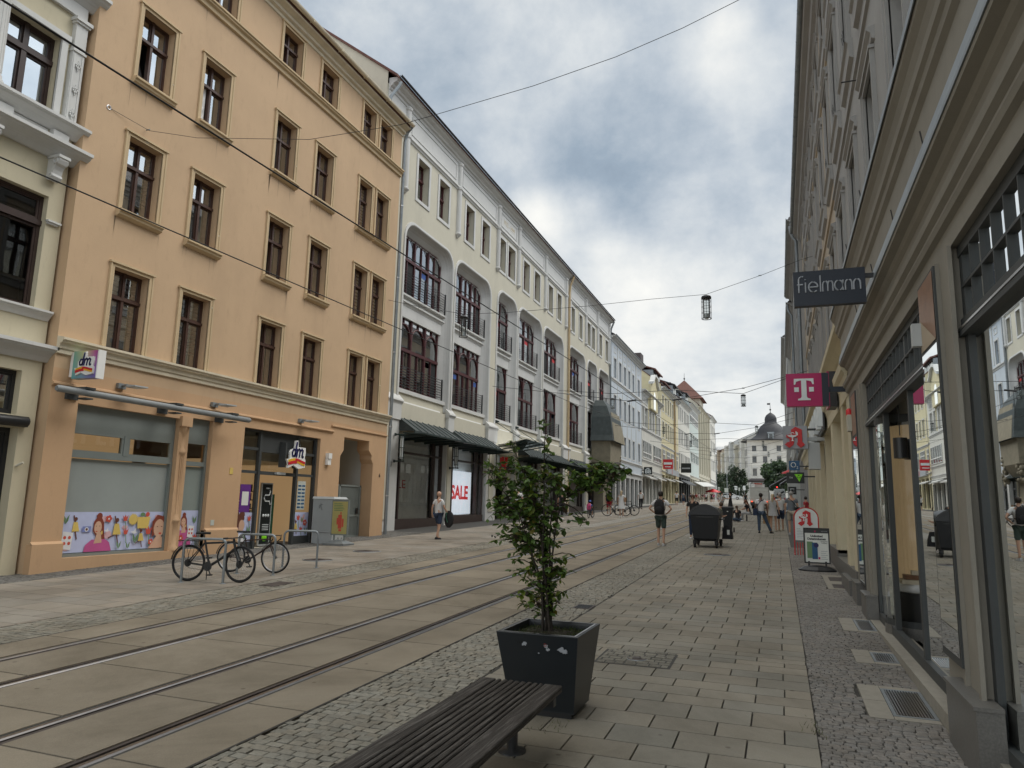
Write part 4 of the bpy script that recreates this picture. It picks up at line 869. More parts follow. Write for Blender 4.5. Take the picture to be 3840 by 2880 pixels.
# ------------------------------------------------------------------ pale ornate house at the far left
FL = Fac(-14.15); LY0, LY1 = -4., 10.32
sc_ = 14.15 / 13.9
Z_ = lambda z: H + (z - H) * sc_
lf = thing('ornate_house', 'pale yellow house with white pilasters and brackets at the left edge', 'building', (-14.15, 5, .1))
hs = [(6.5, 9.78, Z_(9.53), Z_(11.30), .22), (5.6, 9.98, Z_(5.47), Z_(7.85), .18), (4.5, 10.0, .3, Z_(3.08), .3), (5.2, 9.92, Z_(3.33), Z_(4.20), .2), (2.2, 4.0, Z_(9.53), Z_(11.30), .22), (.8, 4.2, Z_(5.47), Z_(7.85), .18)]
mb = MB(); wall(mb, FL, LY0, LY1, -.3, 17.5, hs); body(mb, FL, LY0, LY1, -.3, 17.5); mb.build('wall', 'cream2', lf)
mb = MB(); gable_roof(mb, FL, LY0, LY1, 17.5, .5, 3.5); mb.build('roof', 'roofdark', lf)
W_ = window(lf, FL, 8.55, 9.78, hs[0][2], hs[0][3], .2, fm='darkwood', cols=2, tr=.68, fw=.07)
window(lf, FL, 5.6, 9.98, hs[1][2], hs[1][3], .16, fm='darkwood', cols=4, tr=.76, fw=.07, gm='glassdark')
window(lf, FL, 5.2, 9.92, hs[3][2], hs[3][3], .18, fm='blackmetal', cols=3, tr=1, fw=.07)
window(lf, FL, 4.5, 10.0, .4, Z_(3.08), .25, fm='blackmetal', cols=3, tr=1, fw=.09, gm='shopglass_left', room='shoproom', roomd=2.2)
mb = MB(); FL.box(mb, 5, 10.12, -.1, .10, Z_(3.10), Z_(3.30)); mb.tube([FL.P(5, .08, Z_(3.2)), FL.P(10.1, .08, Z_(3.2))], .1, 10); mb.build('shutter_case', 'blackmetal', lf)
def mould(F, m, root, name, u0, u1, z0, z1, pr): # simple classical cornice between z0,z1 projecting pr
    h = z1 - z0; mb = MB(); F.prof(mb, u0, u1, [(0, z1 + .02), (pr, z1), (pr, z1 - h * .22), (pr * .86, z1 - h * .26), (pr * .8, z1 - h * .38), (pr * .52, z1 - h * .58), (pr * .45, z1 - h * .66), (pr * .40, z1 - h * .70), (pr * .2, z1 - h * .95), (pr * .15, z0), (0, z0)]); return mb.build(name, m, root)
mould(FL, 'white', lf, 'cornice', LY0, 10.42, Z_(4.44), Z_(4.76), .30); mould(FL, 'white', lf, 'cornice', LY0, 10.30, Z_(5.28), Z_(5.47), .16)
mould(FL, 'white', lf, 'cornice', LY0, 10.55, Z_(8.66), Z_(8.97), .42); mould(FL, 'white', lf, 'cornice', LY0, 10.50, Z_(9.24), Z_(9.50), .34); mould(FL, 'white', lf, 'cornice', LY0, 10.55, Z_(12.26), Z_(12.62), .40)
mb = MB(); FL.box(mb, LY0, 10.25, -.02, .08, Z_(11.98), Z_(12.26)); FL.box(mb, 6.5, 9.95, -.02, .10, Z_(11.3), Z_(11.42)); FL.box(mb, 9.78, 9.92, -.02, .06, Z_(9.5), Z_(11.35)); mb.build('window_surround', 'white', lf)
mb = MB(); FL.box(mb, 10.0, 10.27, -.02, .12, Z_(9.5), Z_(11.8)); FL.box(mb, 9.97, 10.30, -.02, .16, Z_(11.8), Z_(11.85)); FL.box(mb, 9.94, 10.33, -.02, .19, Z_(11.85), Z_(11.93)); FL.box(mb, 9.98, 10.29, -.02, .15, Z_(11.15), Z_(11.2)); FL.box(mb, 10.02, 10.06, .12, .135, Z_(9.55), Z_(11.1)); FL.box(mb, 10.21, 10.25, .12, .135, Z_(9.55), Z_(11.1))
FL.box(mb, 9.8, 10.15, -.02, .14, Z_(8.97), Z_(9.24)); FL.box(mb, 8.3, 8.95, -.02, .14, Z_(8.97), Z_(9.24)); mb.build('pilaster', 'white', lf)
mb = MB()   # stucco ornaments
for z in (10.85, 10.3, 9.75):
    for k in range(7): t = k * .9; mb.ell(FL.P(10.135 + .045 * math.cos(t), .14, Z_(z + .05 * math.sin(t))), (.02, .022, .03), 6, 4)
    mb.tube([FL.P(10.135, .14, Z_(z - .12)), FL.P(10.135, .15, Z_(z + .12))], .014, 5)
for k in range(14): u = 9.0 + k * .055; mb.ell(FL.P(u, .05, Z_(9.12 - .07 * math.sin(math.pi * k / 13))), (.03, .035, .04), 6, 4)
FL.box(mb, 8.95, 9.75, -.02, .03, Z_(9.0), Z_(9.22)); mb.build('stucco_ornament', 'white', lf)
for u in (9.86, 8.45):   # scroll brackets
    mb = MB(); pr = [(0, 8.66), (.32, 8.66), (.34, 8.58), (.30, 8.50), (.24, 8.46), (.20, 8.38), (.18, 8.30), (.20, 8.24), (.16, 8.18), (.08, 8.16), (0, 8.2)]
    mb.prism([(a, Z_(b)) for a, b in pr], lambda a, b: FL.P(u, a, b), lambda a, b: FL.P(u + .20, a, b))
    for q in (u - .008, u + .208): mb.torus(FL.P(q, .24, Z_(8.56)), .06, .02, (0, 1, 0), 14, 5); mb.torus(FL.P(q, .13, Z_(8.26)), .045, .018, (0, 1, 0), 14, 5)
    FL.box(mb, u - .03, u + .23, 0, .36, Z_(8.62), Z_(8.68)); mb.build('bracket', 'white', lf)
mb = MB(); c = FL.P(8.42, .05, 0); mb.lathe([(.27, Z_(9.5)), (.27, Z_(9.58)), (.24, Z_(9.62)), (.235, Z_(9.68)), (.21, Z_(9.72)), (.19, Z_(11.9)), (.22, Z_(11.95))], (c[0], c[1], 0), 24)
for i in range(18): t = i * math.pi / 9; mb.tube([(c[0] + .205 * math.cos(t), c[1] + .205 * math.sin(t), Z_(9.75)), (c[0] + .19 * math.cos(t), c[1] + .19 * math.sin(t), Z_(11.85))], .018, 5)
for q in (-.24, .24): mb.torus((c[0] + .14, c[1] + q, Z_(12.0)), .075, .03, (1, 0, 0), 14, 6)
mb.box((c[0] - .2, c[1] - .3, Z_(12.05)), (c[0] + .26, c[1] + .3, Z_(12.12))); mb.build('fluted_column', 'white', lf)
mb = MB(); FL.box(mb, 10.0, 10.22, -.02, .05, Z_(7.28), Z_(7.32)); FL.box(mb, 9.98, 10.28, -.02, .08, Z_(7.32), Z_(7.36)); mb.build('small_moulding', 'white', lf)
mb = MB(); mb.tube([FL.P(10.05, 0, 2.35), FL.P(10.1, .12, 2.42)], .025, 8); tag(mb.build('wall_socket_pipe', 'cream', None, FL.P(10.05, 0, 2.35)), 'short stub of pipe sticking out of the pale wall left of the orange house', 'pipe')

# ------------------------------------------------------------------ cream department store with tall recessed bays
FH = Fac(-15.); hm = thing('department_store', 'cream and white department store with tall rounded window bays and dark red frames', 'building', (-15, 24.4, gz(24.4)))
AT = [(27.4, 28.5), (29.62, 30.72), (32.83, 33.9), (35.05, 36.12), (37.55, 38.75), (39.2, 40.42), (42.03, 43.2), (44.27, 45.45), (47.45, 48.47), (49.62, 50.65), (53.5, 54.5), (55.93, 56.93), (58.65, 59.72), (60.25, 61.3), (63.02, 64.08), (65.58, 66.62)]
BAYS = [(26.55, 31.45, 13.95, 9, 3), (31.85, 36.55, 13.95, 9, 3), (37.7, 40.95, 14.05, 5, 1), (41.35, 46.0, 14.0, 6, 2), (46.5, 51.35, 14.0, 6, 2), (52.95, 57.9, 14.0, 6, 2), (58.75, 62.2, 14.0, 4, 1), (62.9, 67.1, 14.0, 6, 2)]
holes = [(a, b, 15.42, 17.38, .34) for a, b in AT] + [(a, b, 6.0, zt + .1, .5) for a, b, zt, _, _ in BAYS]
mb = MB(); wall(mb, FH, 24.4, 67.3, 4.6, 19.35, holes); body(mb, FH, 24.4, 67.3, .2, 19.35, 12.); roofgable(mb, FH, 24.4, 19.35, 5., 12., .5, 19.62); roofgable(mb, FH, 67.3, 19.35, 5., 12., .5, 19.62)
# rounded upper corners of the bays
for a, b, zt, _, _ in BAYS:
    r = .85; z1 = zt + .1
    for c, s in ((a, 1), (b, -1)):
        arc = [(c + s * (r - r * math.sin(t)), z1 - r + r * math.cos(t)) for t in [math.pi / 2 * k / 8 for k in range(9)]]
        mb.prism([(c, z1)] + arc, lambda u, z: FH.P(u, 0, z), lambda u, z: FH.P(u, -.5, z))
mb.build('wall', 'cream', hm)
mb = MB(); gable_roof(mb, FH, 24.32, 67.4, 19.62, .5, 5., 12.); 
mb.build('roof', 'rooftile', hm); gutter(hm, FH, 24.5, 67.3, .56, 19.66, .06, 'slate')
for u0, u1 in ((24.5, 52.4), (52.8, 67.3)):
    mb = MB(); FH.prof(mb, u0, u1, [(0, 19.12), (.06, 19.14), (.08, 19.24), (.16, 19.28), (.2, 19.36), (.36, 19.42), (.42, 19.5), (.5, 19.54), (.5, 19.6), (0, 19.62)]); FH.prof(mb, u0, u1, [(0, 17.9), (.12, 17.88), (.13, 17.80), (.07, 17.76), (.05, 17.70), (0, 17.68)])
    FH.box(mb, u0, u1, -.02, .03, 17.9, 19.12); mb.build('frieze', 'white', hm)
cl = [26.2, 31.82, 37.42, 40.98, 46.58, 51.9, 53.0, 58.0, 62.3, 67.0]
mb = MB()
for u in cl:
    x, y, _ = FH.P(u, .04, 0); mb.lathe([(.03, 15.12), (.16, 15.26), (.19, 15.30), (.19, 15.36), (.15, 15.40), (.15, 17.66), (.2, 17.72), (.2, 17.82), (.15, 17.86), (.15, 18.98), (.19, 19.02), (.2, 19.12), (.16, 19.16), (.04, 19.3)], (x, y, 0), 14)
mb.each('slender_column', 'white', hm)
mb = MB()   # framed frieze panels
for a, b in zip(cl[:-1], cl[1:]):
    if b - a < 2: continue
    a += .4; b -= .4; zc, zd, e = 18.1, 18.95, .05
    for p, q, r, s in ((a, b, zc, zc + e), (a, b, zd - e, zd), (a, a + e, zc + e, zd - e), (b - e, b, zc + e, zd - e)): FH.box(mb, p, q, .028, .06, r, s)
mb.each('frieze_panel', 'white', hm)
text('1912 - 1999', .42, lambda a, b, c: FH.P(39.2 + a, .032 + c, 18.52 + b), 'inscription', 'ledge_cream', hm, depth=.012, xs=.95)
for a, b in AT: window(hm, FH, a, b, 15.42, 17.38, .33, fm='winered' if a < 52 else 'darkwood', cols=1, tr=.62, fw=.07, sur=('white', .16, .04, True), gm='glass', subcols=None)
def ribbon_arch(mb, F, a, b, zb, zt, d0, d1, wd, r):   # moulding that follows a bay opening
    pts = [(a, zb), (a, zt - r)] + [(a + r - r * math.cos(t), zt - r + r * math.sin(t)) for t in [math.pi / 2 * k / 6 for k in range(1, 7)]] + [(b - r + r * math.sin(t), zt - r + r * math.cos(t)) for t in [math.pi / 2 * k / 6 for k in range(0, 7)]] + [(b, zb)]
    ctr = ((a + b) / 2, (zb + zt) / 2); out = []
    n = len(pts)
    for i, (u, z) in enumerate(pts):
        p, q = pts[max(i - 1, 0)], pts[min(i + 1, n - 1)]; dx, dz = q[0] - p[0], q[1] - p[1]; l = math.hypot(dx, dz); out.append((u - dz / l * wd, z + dx / l * wd))
    for i in range(n - 1):
        A, B_, C_, D_ = pts[i], pts[i + 1], out[i + 1], out[i]
        mb.hexa([F.P(*A[:1], d0, A[1]), F.P(B_[0], d0, B_[1]), F.P(C_[0], d0, C_[1]), F.P(D_[0], d0, D_[1]), F.P(A[0], d1, A[1]), F.P(B_[0], d1, B_[1]), F.P(C_[0], d1, C_[1]), F.P(D_[0], d1, D_[1])])
def cove(mb, a, b, zb, zt, pr):
    def path(o): A, B, T, r = a + o, b - o, zt - o, max(.3, .85 - o * .6); return [(A, zb), (A, T - r)] + [(A + r - r * math.cos(t), T - r + r * math.sin(t)) for t in [math.pi / 16 * k for k in range(1, 9)]] + [(B - r + r * math.sin(t), T - r + r * math.cos(t)) for t in [math.pi / 16 * k for k in range(0, 9)]] + [(B, zb)]
    ps = [[FH.P(u, d, z) for u, z in path(o)] for o, d in pr]; mb.smooth = True
    for p, q in zip(ps[:-1], ps[1:]):
        for i in range(len(p) - 1): mb.face([p[i], p[i + 1], q[i + 1], q[i]])
for a, b, zt, _, _ in BAYS:
    mb = MB(); cove(mb, a, b, 6.1, zt + .1, [(-.14, 0), (-.13, .05), (-.02, .06), (.02, .02), (.04, -.05), (.08, -.14), (.16, -.25), (.25, -.33), (.33, -.40), (.36, -.45), (.44, -.47)]); mb.build('bay_moulding', 'white', hm)
mb = MB()   # white pier strips and their caps between the bays
ed = [24.6] + [x for a, b, *_ in BAYS for x in (a, b)] + [67.25]
for a, b in zip(ed[::2], ed[1::2]):
    if b - a < .1: continue
    FH.box(mb, a - .12, b + .12, -.3, .16, 5.2, 6.05); FH.prof(mb, a - .16, b + .16, [(0, 6.28), (.22, 6.05), (.24, 5.98), (.18, 5.90), (.16, 5.85), (0, 5.85)])
    FH.box(mb, a - .10, b + .10, -.3, .10, gz(a) - .2, 5.2)
mb.each('pier_base', 'white', hm)
mb = MB()
for a, b in zip(ed[::2], ed[1::2]):
    if b - a < .1: continue
    m = (a + b) / 2; w_ = min(.34, (b - a) / 2 + .02); FH.box(mb, m - w_, m + w_, .10, .15, gz(a) + .5, 5.0)
mb.each('pier_panel', 'cream', hm)
for a, b, *_ in BAYS:
    mb = MB(); FH.box(mb, a + .1, b - .1, -.48, -.36, 9.9, 10.95); FH.prof(mb, a + .1, b - .1, [(-.5, 10.64), (-.24, 10.62), (-.24, 10.55), (-.30, 10.50), (-.36, 10.40), (-.4, 10.4)]); FH.box(mb, a + .05, b - .05, -.5, -.2, 10.82, 10.90); mb.build('spandrel', 'white', hm)
    mb = MB(); FH.box(mb, a + .05, b - .05, -.5, -.1, 6.45, 6.62); mb.build('window_ledge', 'white', hm)
mb = MB()
for a, b, *_ in BAYS: FH.box(mb, a + .1, b - .1, -.44, -.18, 4.6, 6.45); 
mb.each('lower_spandrel', 'cream', hm)
mb = MB()
for a, b, *_ in BAYS: FH.box(mb, a + .5, b - .5, -.18, -.13, 5.55, 6.1)
mb.each('spandrel_panel', 'white_clean', hm)
random.seed(21)
def bigwin(u0, u1, z0, z1, groups, arches, top):
    """tall shop window of several lights with dark red frame, arched heads and small stickers"""
    d = -.47; g = MB(); g.m = 0; quadF(g, FH, u0, u1, z0, z1, d - .03); g.m = 1; quadF(g, FH, u0, u1, z0, z1, d - .6)
    for u in (u0, u1): g.face([FH.P(u, d - .03, z0), FH.P(u, d - .6, z0), FH.P(u, d - .6, z1), FH.P(u, d - .03, z1)])
    W = g.build('window', ['glass', 'room'], hm); f = MB(); B = lambda a, b, c, e, x=.0: FH.box(f, a, b, d - .05, d + .03 + x, c, e)
    tz = z0 + (z1 - z0) * .60 if top else z0 + (z1 - z0) * .54
    B(u0, u1, z0, z0 + .1); B(u0, u1, z1 - .08, z1); B(u0, u0 + .08, z0, z1); B(u1 - .08, u1, z0, z1); B(u0, u1, tz - .07, tz + .07, .03)
    xs = [u0 + (u1 - u0) * i / groups for i in range(groups + 1)]
    for x in xs[1:-1]: B(x - .055, x + .055, z0, z1, .02)
    for a, b in zip(xs[:-1], xs[1:]):
        m = (a + b) / 2; B(m - .03, m + .03, z0, tz)
        if top:
            B(m - .025, m + .025, tz, z1)
        zc = z1 - .75 if top else tz + .75; r = (b - a) / 2 - .06
        arc = [(m + r * math.cos(t), (z1 - r - .02 if top else tz + .55) + r * math.sin(t) * (1 if not top else 1)) for t in [math.pi * k / 12 for k in range(13)]]
        if not top:
            f.tube([FH.P(u, d + .0, z) for u, z in arc], .045, 6); B(m - .025, m + .025, tz + .6 + r, z1); B(a, b, z1 - .95 + .3, z1 - .93 + .33) if False else None
        else: f.tube([FH.P(u, d + .0, min(z, z1 - .04)) for u, z in arc], .018, 5)
    f.build('frame', 'winered', W)
    mb_ = MB(); nst = random.choice((1, 2, 2)); 
    for _ in range(nst): gidx = random.randrange(groups); u = xs[gidx] + (xs[1] - xs[0]) * random.choice((.12, .6)); w_ = (xs[1] - xs[0]) * .3; quadF(mb_, FH, u, u + w_, tz - .38, tz - .14, d - .02)
    mb_.build('stickers', random.choice(('red', 'red', 'cloth_blue')), W)
    # dark opened light
    if random.random() < .45: mb_ = MB(); gi = random.randrange(groups); m = (xs[gi] + xs[gi + 1]) / 2; quadF(mb_, FH, m + .04, xs[gi + 1] - .09, z0 + .1, tz - .08, d - .022); mb_.build('open_light', 'dark', W)
    r = MB(); zt = z0 + .98; n = 8
    for k in range(n): r.tube([FH.P(u0 - .12, d + .28, z0 + .12 + k * .122), FH.P(u1 + .12, d + .28, z0 + .12 + k * .122)], .017, 4)
    for u in (u0 - .1, (u0 + u1) / 2, u1 + .1): FH.box(r, u - .02, u + .02, d + .25, d + .31, z0 + .0, zt + .05)
    r.build('railing', 'blackmetal', W)
for a, b, zt, npan, gr in BAYS:
    bigwin(a + .40, b - .40, 10.92, zt - .22, gr, True, True); bigwin(a + .40, b - .40, 6.66, 10.0 if a > 27 else 10.0, gr, True, False)
# shop windows, standing-seam lean-to roofs and glass canopies
for k, (a, b, *_) in enumerate(BAYS):
    if k == 2: 
        mb = MB(); FH.box(mb, a + .15, b - .15, -.4, -.3, 3.6, 4.62); FH.box(mb, a + .15, a + .7, -.4, -.1, .7, 3.6); FH.box(mb, b - .7, b - .15, -.4, -.1, .7, 3.6); mb.build('entrance_wall', 'beige', hm)
        mb = MB(); mb.face([FH.P(a, -2.5, .6), FH.P(b, -2.5, .6), FH.P(b, -2.5, 3.7), FH.P(a, -2.5, 3.7)]); quadF(mb, FH, a + .7, b - .7, gz(a), 3.6, -1.2); mb.build('dark_doorway', 'room', hm)
        lg = thing('shop_letters', 'red slanted letters H and M above the department store entrance', 'sign', FH.P(39.2, .1, 4.0))
        mf = lambda a_, b_, c_: FH.P(39.0 + a_, .12 + c_, 4.05 + b_)
        mb = MB()
        for q in ([(-.62, -.35), (-.50, .35)], [(-.35, -.4), (-.23, .42)], [(-.62, .02), (-.20, -.04)], [(-.02, .42), (-.12, .02), (-.02, -.12), (.06, 0)], [(-.1, .2), (.0, -.38)], [(.18, -.36), (.30, .42)], [(.30, .42), (.38, -.1)], [(.38, -.1), (.56, .45)], [(.56, .45), (.48, -.36)]): mb.tube([mf(a_, b_, 0) for a_, b_ in q], .05, 5)
        mb.build('letters', 'hm_red', lg)
        continue
    g0 = gz(a); mb = MB(); quadF(mb, FH, a + .2, b - .2, g0 + .42, 4.62, -.22); W = mb.build('shop_window', 'shopglass_left', hm)
    mb = MB(); xs = [a + .12, a + .62, b - 1.0, b - .22]
    for x in xs: FH.box(mb, x, x + .11, -.26, -.1, g0 + .1, 4.65)
    FH.box(mb, a + .1, b - .1, -.26, -.12, 3.86, 3.95); FH.box(mb, a + .1, b - .1, -.26, -.05, g0 - .2, g0 + .45); FH.box(mb, a + .1, b - .1, -.26, -.12, 4.58, 4.68); mb.build('frame', 'shopbrown', W)
    mb = MB(); quadF(mb, FH, a + .15, b - .15, g0 + .3, 4.6, -.8); mb.face([FH.P(a, -.3, g0 + .3), FH.P(b, -.3, g0 + .3), FH.P(b, -1.6, g0 + .3), FH.P(a, -1.6, g0 + .3)]); mb.build('display_backdrop', 'blindwhite', W)
    rf = thing('canopy_roof', ['lead-grey ribbed canopy roof over the first shop window with the SALE lettering', 'ribbed canopy roof over the bright SALE poster window', '', 'ribbed canopy roof behind the top of the planted shrub', 'ribbed canopy roof second behind the shrub', 'ribbed canopy roof of the farther cream section', 'small ribbed canopy roof in the narrow bay', 'ribbed canopy roof beside the stone oriel'][k], 'canopy', FH.P(a, .5, 4.7), 'ribbed canopies along the department store')
    mb = MB(); zt, zb = 5.40, 4.74
    P_ = [FH.P(a + .1, -.1, zt), FH.P(b - .3, -.1, zt), FH.P(b + .12, .85, zb), FH.P(a + .1, .85, zb)]; mb.face(P_); mb.face([FH.P(b - .3, -.1, zt), FH.P(b + .12, .85, zb), FH.P(b + .05, -.1, zb)]); mb.face([FH.P(a + .1, -.1, zt), FH.P(a + .1, .85, zb), FH.P(a + .1, -.1, zb)])
    FH.box(mb, a + .08, b + .14, .82, .87, zb - .14, zb + .01); FH.box(mb, a + .05, b - .3, -.12, -.06, zt - .02, zt + .05); mb.build('metal_roof', 'patina', rf)
    mb = MB(); n = 8
    for i in range(n + 1): t = i / n; u_, v_ = a + .1 + (b - .4 - a) * t, a + .1 + (b + .02 - a) * t; mb.tube([FH.P(u_, -.1, zt + .015), FH.P(v_, .85, zb + .02)], .022, 5)
    mb.build('seams', 'greenblack', rf)
    mb = MB(); mb.hexa([FH.P(a - .1, .4, 4.62), FH.P(b + .35, .4, 4.62), FH.P(b + .35, 1.45, 4.56), FH.P(a - .1, 1.45, 4.56), FH.P(a - .1, .4, 4.66), FH.P(b + .35, .4, 4.66), FH.P(b + .35, 1.45, 4.60), FH.P(a - .1, 1.45, 4.60)])
    for i in range(6): u = a + .2 + (b - a - .2) * i / 5; mb.hexa([FH.P(u, -.2, 4.42), FH.P(u + .07, -.2, 4.42), FH.P(u + .07, 1.35, 4.52), FH.P(u, 1.35, 4.52), FH.P(u, -.2, 4.62), FH.P(u + .07, -.2, 4.62), FH.P(u + .07, 1.35, 4.57), FH.P(u, 1.35, 4.57)])
    mb.build('canopy_edge', 'greenblack', rf)
text('SALE', .52, lambda a, b, c: FH.P(27.9 + a, -.6 + c, 2.55 + b), 'sale_lettering', 'red', hm, xs=1.5)
lb = thing('sale_lightbox', 'bright white lit poster box with the red word SALE in the second shop window', 'lightbox', FH.P(33.6, -.7, 1.3))
mb = MB(); FH.box(mb, 33.2, 35.75, -.55, -.48, 1.25, 3.42); mb.build('lit_panel', 'lightbox', lb); text('SALE', .95, lambda a, b, c: FH.P(34.3 + a, -.47 + c, 2.3 + b), 'lettering', 'lit_red', lb, xs=1.05, bold=.03)
ca = thing('glass_canopy', 'tilted glass canopy on rods over the department store entrance', 'canopy', FH.P(39.3, .5, 4.7))
mb = MB(); mb.hexa([FH.P(37.6, .1, 5.0), FH.P(41.2, .1, 5.0), FH.P(41.5, 2.0, 5.35), FH.P(37.4, 2.0, 5.35), FH.P(37.6, .1, 5.03), FH.P(41.2, .1, 5.03), FH.P(41.5, 2.0, 5.38), FH.P(37.4, 2.0, 5.38)]); mb.build('glass_sheet', 'glass', ca)
mb = MB()
for u in (37.6, 38.8, 40.0, 41.2): mb.tube([FH.P(u, .05, 4.9), FH.P(u, 2.0, 5.25)], .035, 6)
for d in (.4, .9, 1.4, 1.9): mb.tube([FH.P(37.4, d, 5.0 + .18 * d), FH.P(41.4, d, 5.0 + .18 * d)], .02, 6)
for u in (37.8, 41.1): mb.tube([FH.P(u, .0, 6.4), FH.P(u, 1.8, 5.3)], .018, 5); mb.lathe([(.0, 0), (.1, .02), (.03, .25)], FH.P(u, 0, 6.4), 8, 'X')
mb.build('rods', 'greenblack', ca)
for k, u in enumerate((26.25, 31.65, 37.2, 46.25)):
    lt = thing('wall_lantern', ['tall cage wall lantern beside the first shop window of the cream store', 'tall cage wall lantern on the pier between the two SALE windows', 'tall cage wall lantern left of the red letters', 'tall cage wall lantern partly behind the shrub'][k], 'wall lamp', FH.P(u, .2, 4.0), 'cage lanterns on the cream piers')
    mb = MB(); 
    for z in (4.55, 3.45): mb.tube([FH.P(u, .15, z), FH.P(u, .62, z)], .03, 6); mb.box(*[FH.P(u + q, .15 + e, z + q) for q, e in ((-.06, 0), (.06, .03))])
    for i in range(6): t = i * math.pi / 3; c_ = FH.P(u, .48, 0); mb.tube([(c_[0] + .1 * math.cos(t), c_[1] + .1 * math.sin(t), 3.45), (c_[0] + .1 * math.cos(t), c_[1] + .1 * math.sin(t), 4.55)], .012, 5)
    for z in (3.6, 4.0, 4.4): mb.torus(FH.P(u, .48, z), .11, .014, (0, 0, 1), 14, 5)
    mb.build('cage', 'greenblack', lt); mb = MB(); c_ = FH.P(u, .48, 0); mb.lathe([(.06, 3.55), (.07, 4.0), (.06, 4.45)], (c_[0], c_[1], 0), 12); mb.build('tube_lamp', 'signwhite', lt)
text('7', .3, lambda a, b, c: FH.P(26.05 + a, .155 + c, 3.3 + b), 'house_number', 'blackmetal', hm); text('6', .2, lambda a, b, c: FO.P(23.55 + a, .01 + c, 2.75 + b), 'house_number', 'blackmetal', orange)
for u, lab in ((52.6, 'ochre downpipe dividing the two sections of the cream store'), (67.3, 'downpipe at the far end of the cream store')):
    dp = thing('downpipe', lab, 'downpipe', FH.P(u, .1, gz(u))); mb = MB(); mb.tube([FH.P(u, .12, 1.3), FH.P(u, .12, 18.2), FH.P(u - .05, .2, 18.8), FH.P(u - .1, .5, 19.5)], .09, 8); mb.build('pipe', 'ochre_trim' if u < 60 else 'zinc', dp)

# ------------------------------------------------------------------ houses farther down the left side
def house(name, label, X, y0, y1, zt, m, rows, cols, roofm='roofdark', ridge=4., sill=True, frame='whiteframe', cornm='white', shopz=None, shopm='white', depth=11, tr=.68, bands=(), extra=None, gutterz=True, sur=.14, ov=.45, rec=.2, wcols=1, shopframe_='framegrey', base=.0, cor=.5, F=None, shopcols=5, gm='glass', lod=0):
    F = F or Fac(X); g0 = gz(max(y0, 0)) if F.X != 0 else 0; rt = thing(name, label, 'building', F.P((y0 + y1) / 2, 0, g0) if F.X else (0, 0, 0)); hs = []
    for z0, z1 in rows: hs += [(a, b, z0, z1, rec) for a, b in cols]
    if extra: hs += extra
    sz = shopz or 0; sh = []
    if shopz:
        n = shopcols; w_ = (y1 - y0) / n; sh = [(y0 + w_ * i + w_ * .14, y0 + w_ * (i + 1) - w_ * .06, g0 + .25, shopz, .35) for i in range(n)]
    mb = MB(); wall(mb, F, y0, y1, (shopz + .5) if shopz else g0 - .5, zt, [h for h in hs if h[2] > sz], rec); body(mb, F, y0, y1, g0 - .5, zt, depth)
    if ridge > 0: roofgable(mb, F, y0, zt, ridge, depth); roofgable(mb, F, y1, zt, ridge, depth)
    mb.build('wall', m, rt)
    if shopz:
        mb = MB(); wall(mb, F, y0, y1, g0 - .5, shopz + .5, sh, .35); mb.build('shop_front_wall', shopm, rt)
        mb = MB(); F.prof(mb, y0, y1, [(0, shopz + .62), (.16, shopz + .58), (.16, shopz + .5), (.08, shopz + .44), (0, shopz + .42)]); mb.build('shop_cornice', cornm, rt)
        for a, b, c, d, _ in sh: window(rt, F, a, b, c, d, .3, fm=shopframe_, cols=2 if b - a > 1.4 else 1, tr=.72, fw=.06, gm='shopglass_left', room='shoproom', roomd=1.2)
    for z0, z1 in rows:
        for a, b in cols: window(rt, F, a, b, z0, z1, rec, fm=frame, cols=wcols if b - a < 3 else 4, tr=tr, fw=.06, deep=.05, sur=('white' if cornm == 'white' else cornm, sur, .035, True) if sur else None, gm=gm)
    mb = MB(); F.prof(mb, y0 - .02, y1 + .02, [(0, zt - .45), (.08, zt - .42), (.1, zt - .28), (.25, zt - .2), (.28, zt - .1), (cor, zt - .04), (cor, zt + .02), (0, zt + .05)]); mb.build('cornice', cornm, rt)
    for bz in bands: mb = MB(); F.prof(mb, y0, y1, [(0, bz + .14), (.14, bz + .12), (.14, bz + .04), (.06, bz - .04), (.04, bz - .14), (0, bz - .16)]); mb.build('string_course', cornm, rt)
    if ridge > 0: mb = MB(); gable_roof(mb, F, y0 - .05, y1 + .05, zt + .12, ov, ridge, depth); mb.build('roof', roofm, rt)
    if gutterz: gutter(rt, F, y0, y1, ov + .06, zt + .12)
    return rt, F
bc = [(68.95, 69.95), (71.4, 72.4), (73.8, 74.8), (76.15, 77.1), (78.5, 79.5), (81.8, 82.85)]
bl, FB = house('blue_white_house', 'pale blue house with small square attic openings beyond the cream store', -14.9, 67.3, 84.2, 18.2, 'bluewhite', [(14.32, 16.3), (10.55, 12.6), (6.85, 8.85)], bc, shopz=4.75, bands=(14.0, 6.35), frame='framegrey', shopcols=7, ridge=3.4, tr=.62)
for a, b in bc: window(bl, FB, a + .1, b - .15, 16.95, 17.35, .02, fm='framegrey', cols=1, tr=1, fw=.05, deep=.05, sur=('white', .12, .03, True), roomd=.1)
mb = MB()
for u in (67.5, 70.6, 73.1, 75.5, 77.8, 80.4, 80.9, 84.0):
    FB.box(mb, u - .12, u + .12, 0, .05, 14.4, 17.7)
for u in (67.5, 70.6, 73.1, 75.5, 77.8, 80.6, 84.0): FB.box(mb, u - .08, u + .08, 0, .03, 6.6, 13.6)
mb.each('pilaster_strip', 'white', bl)
text('THE BARBER', .0001, lambda a, b, c: (a, b, c), 'x', 'dark', bl) if False else None
mb = MB(); FB.box(mb, 76.2, 78.0, -8.2, -6.9, 19.5, 22.6); mb.build('chimney', 'roofdark', bl)
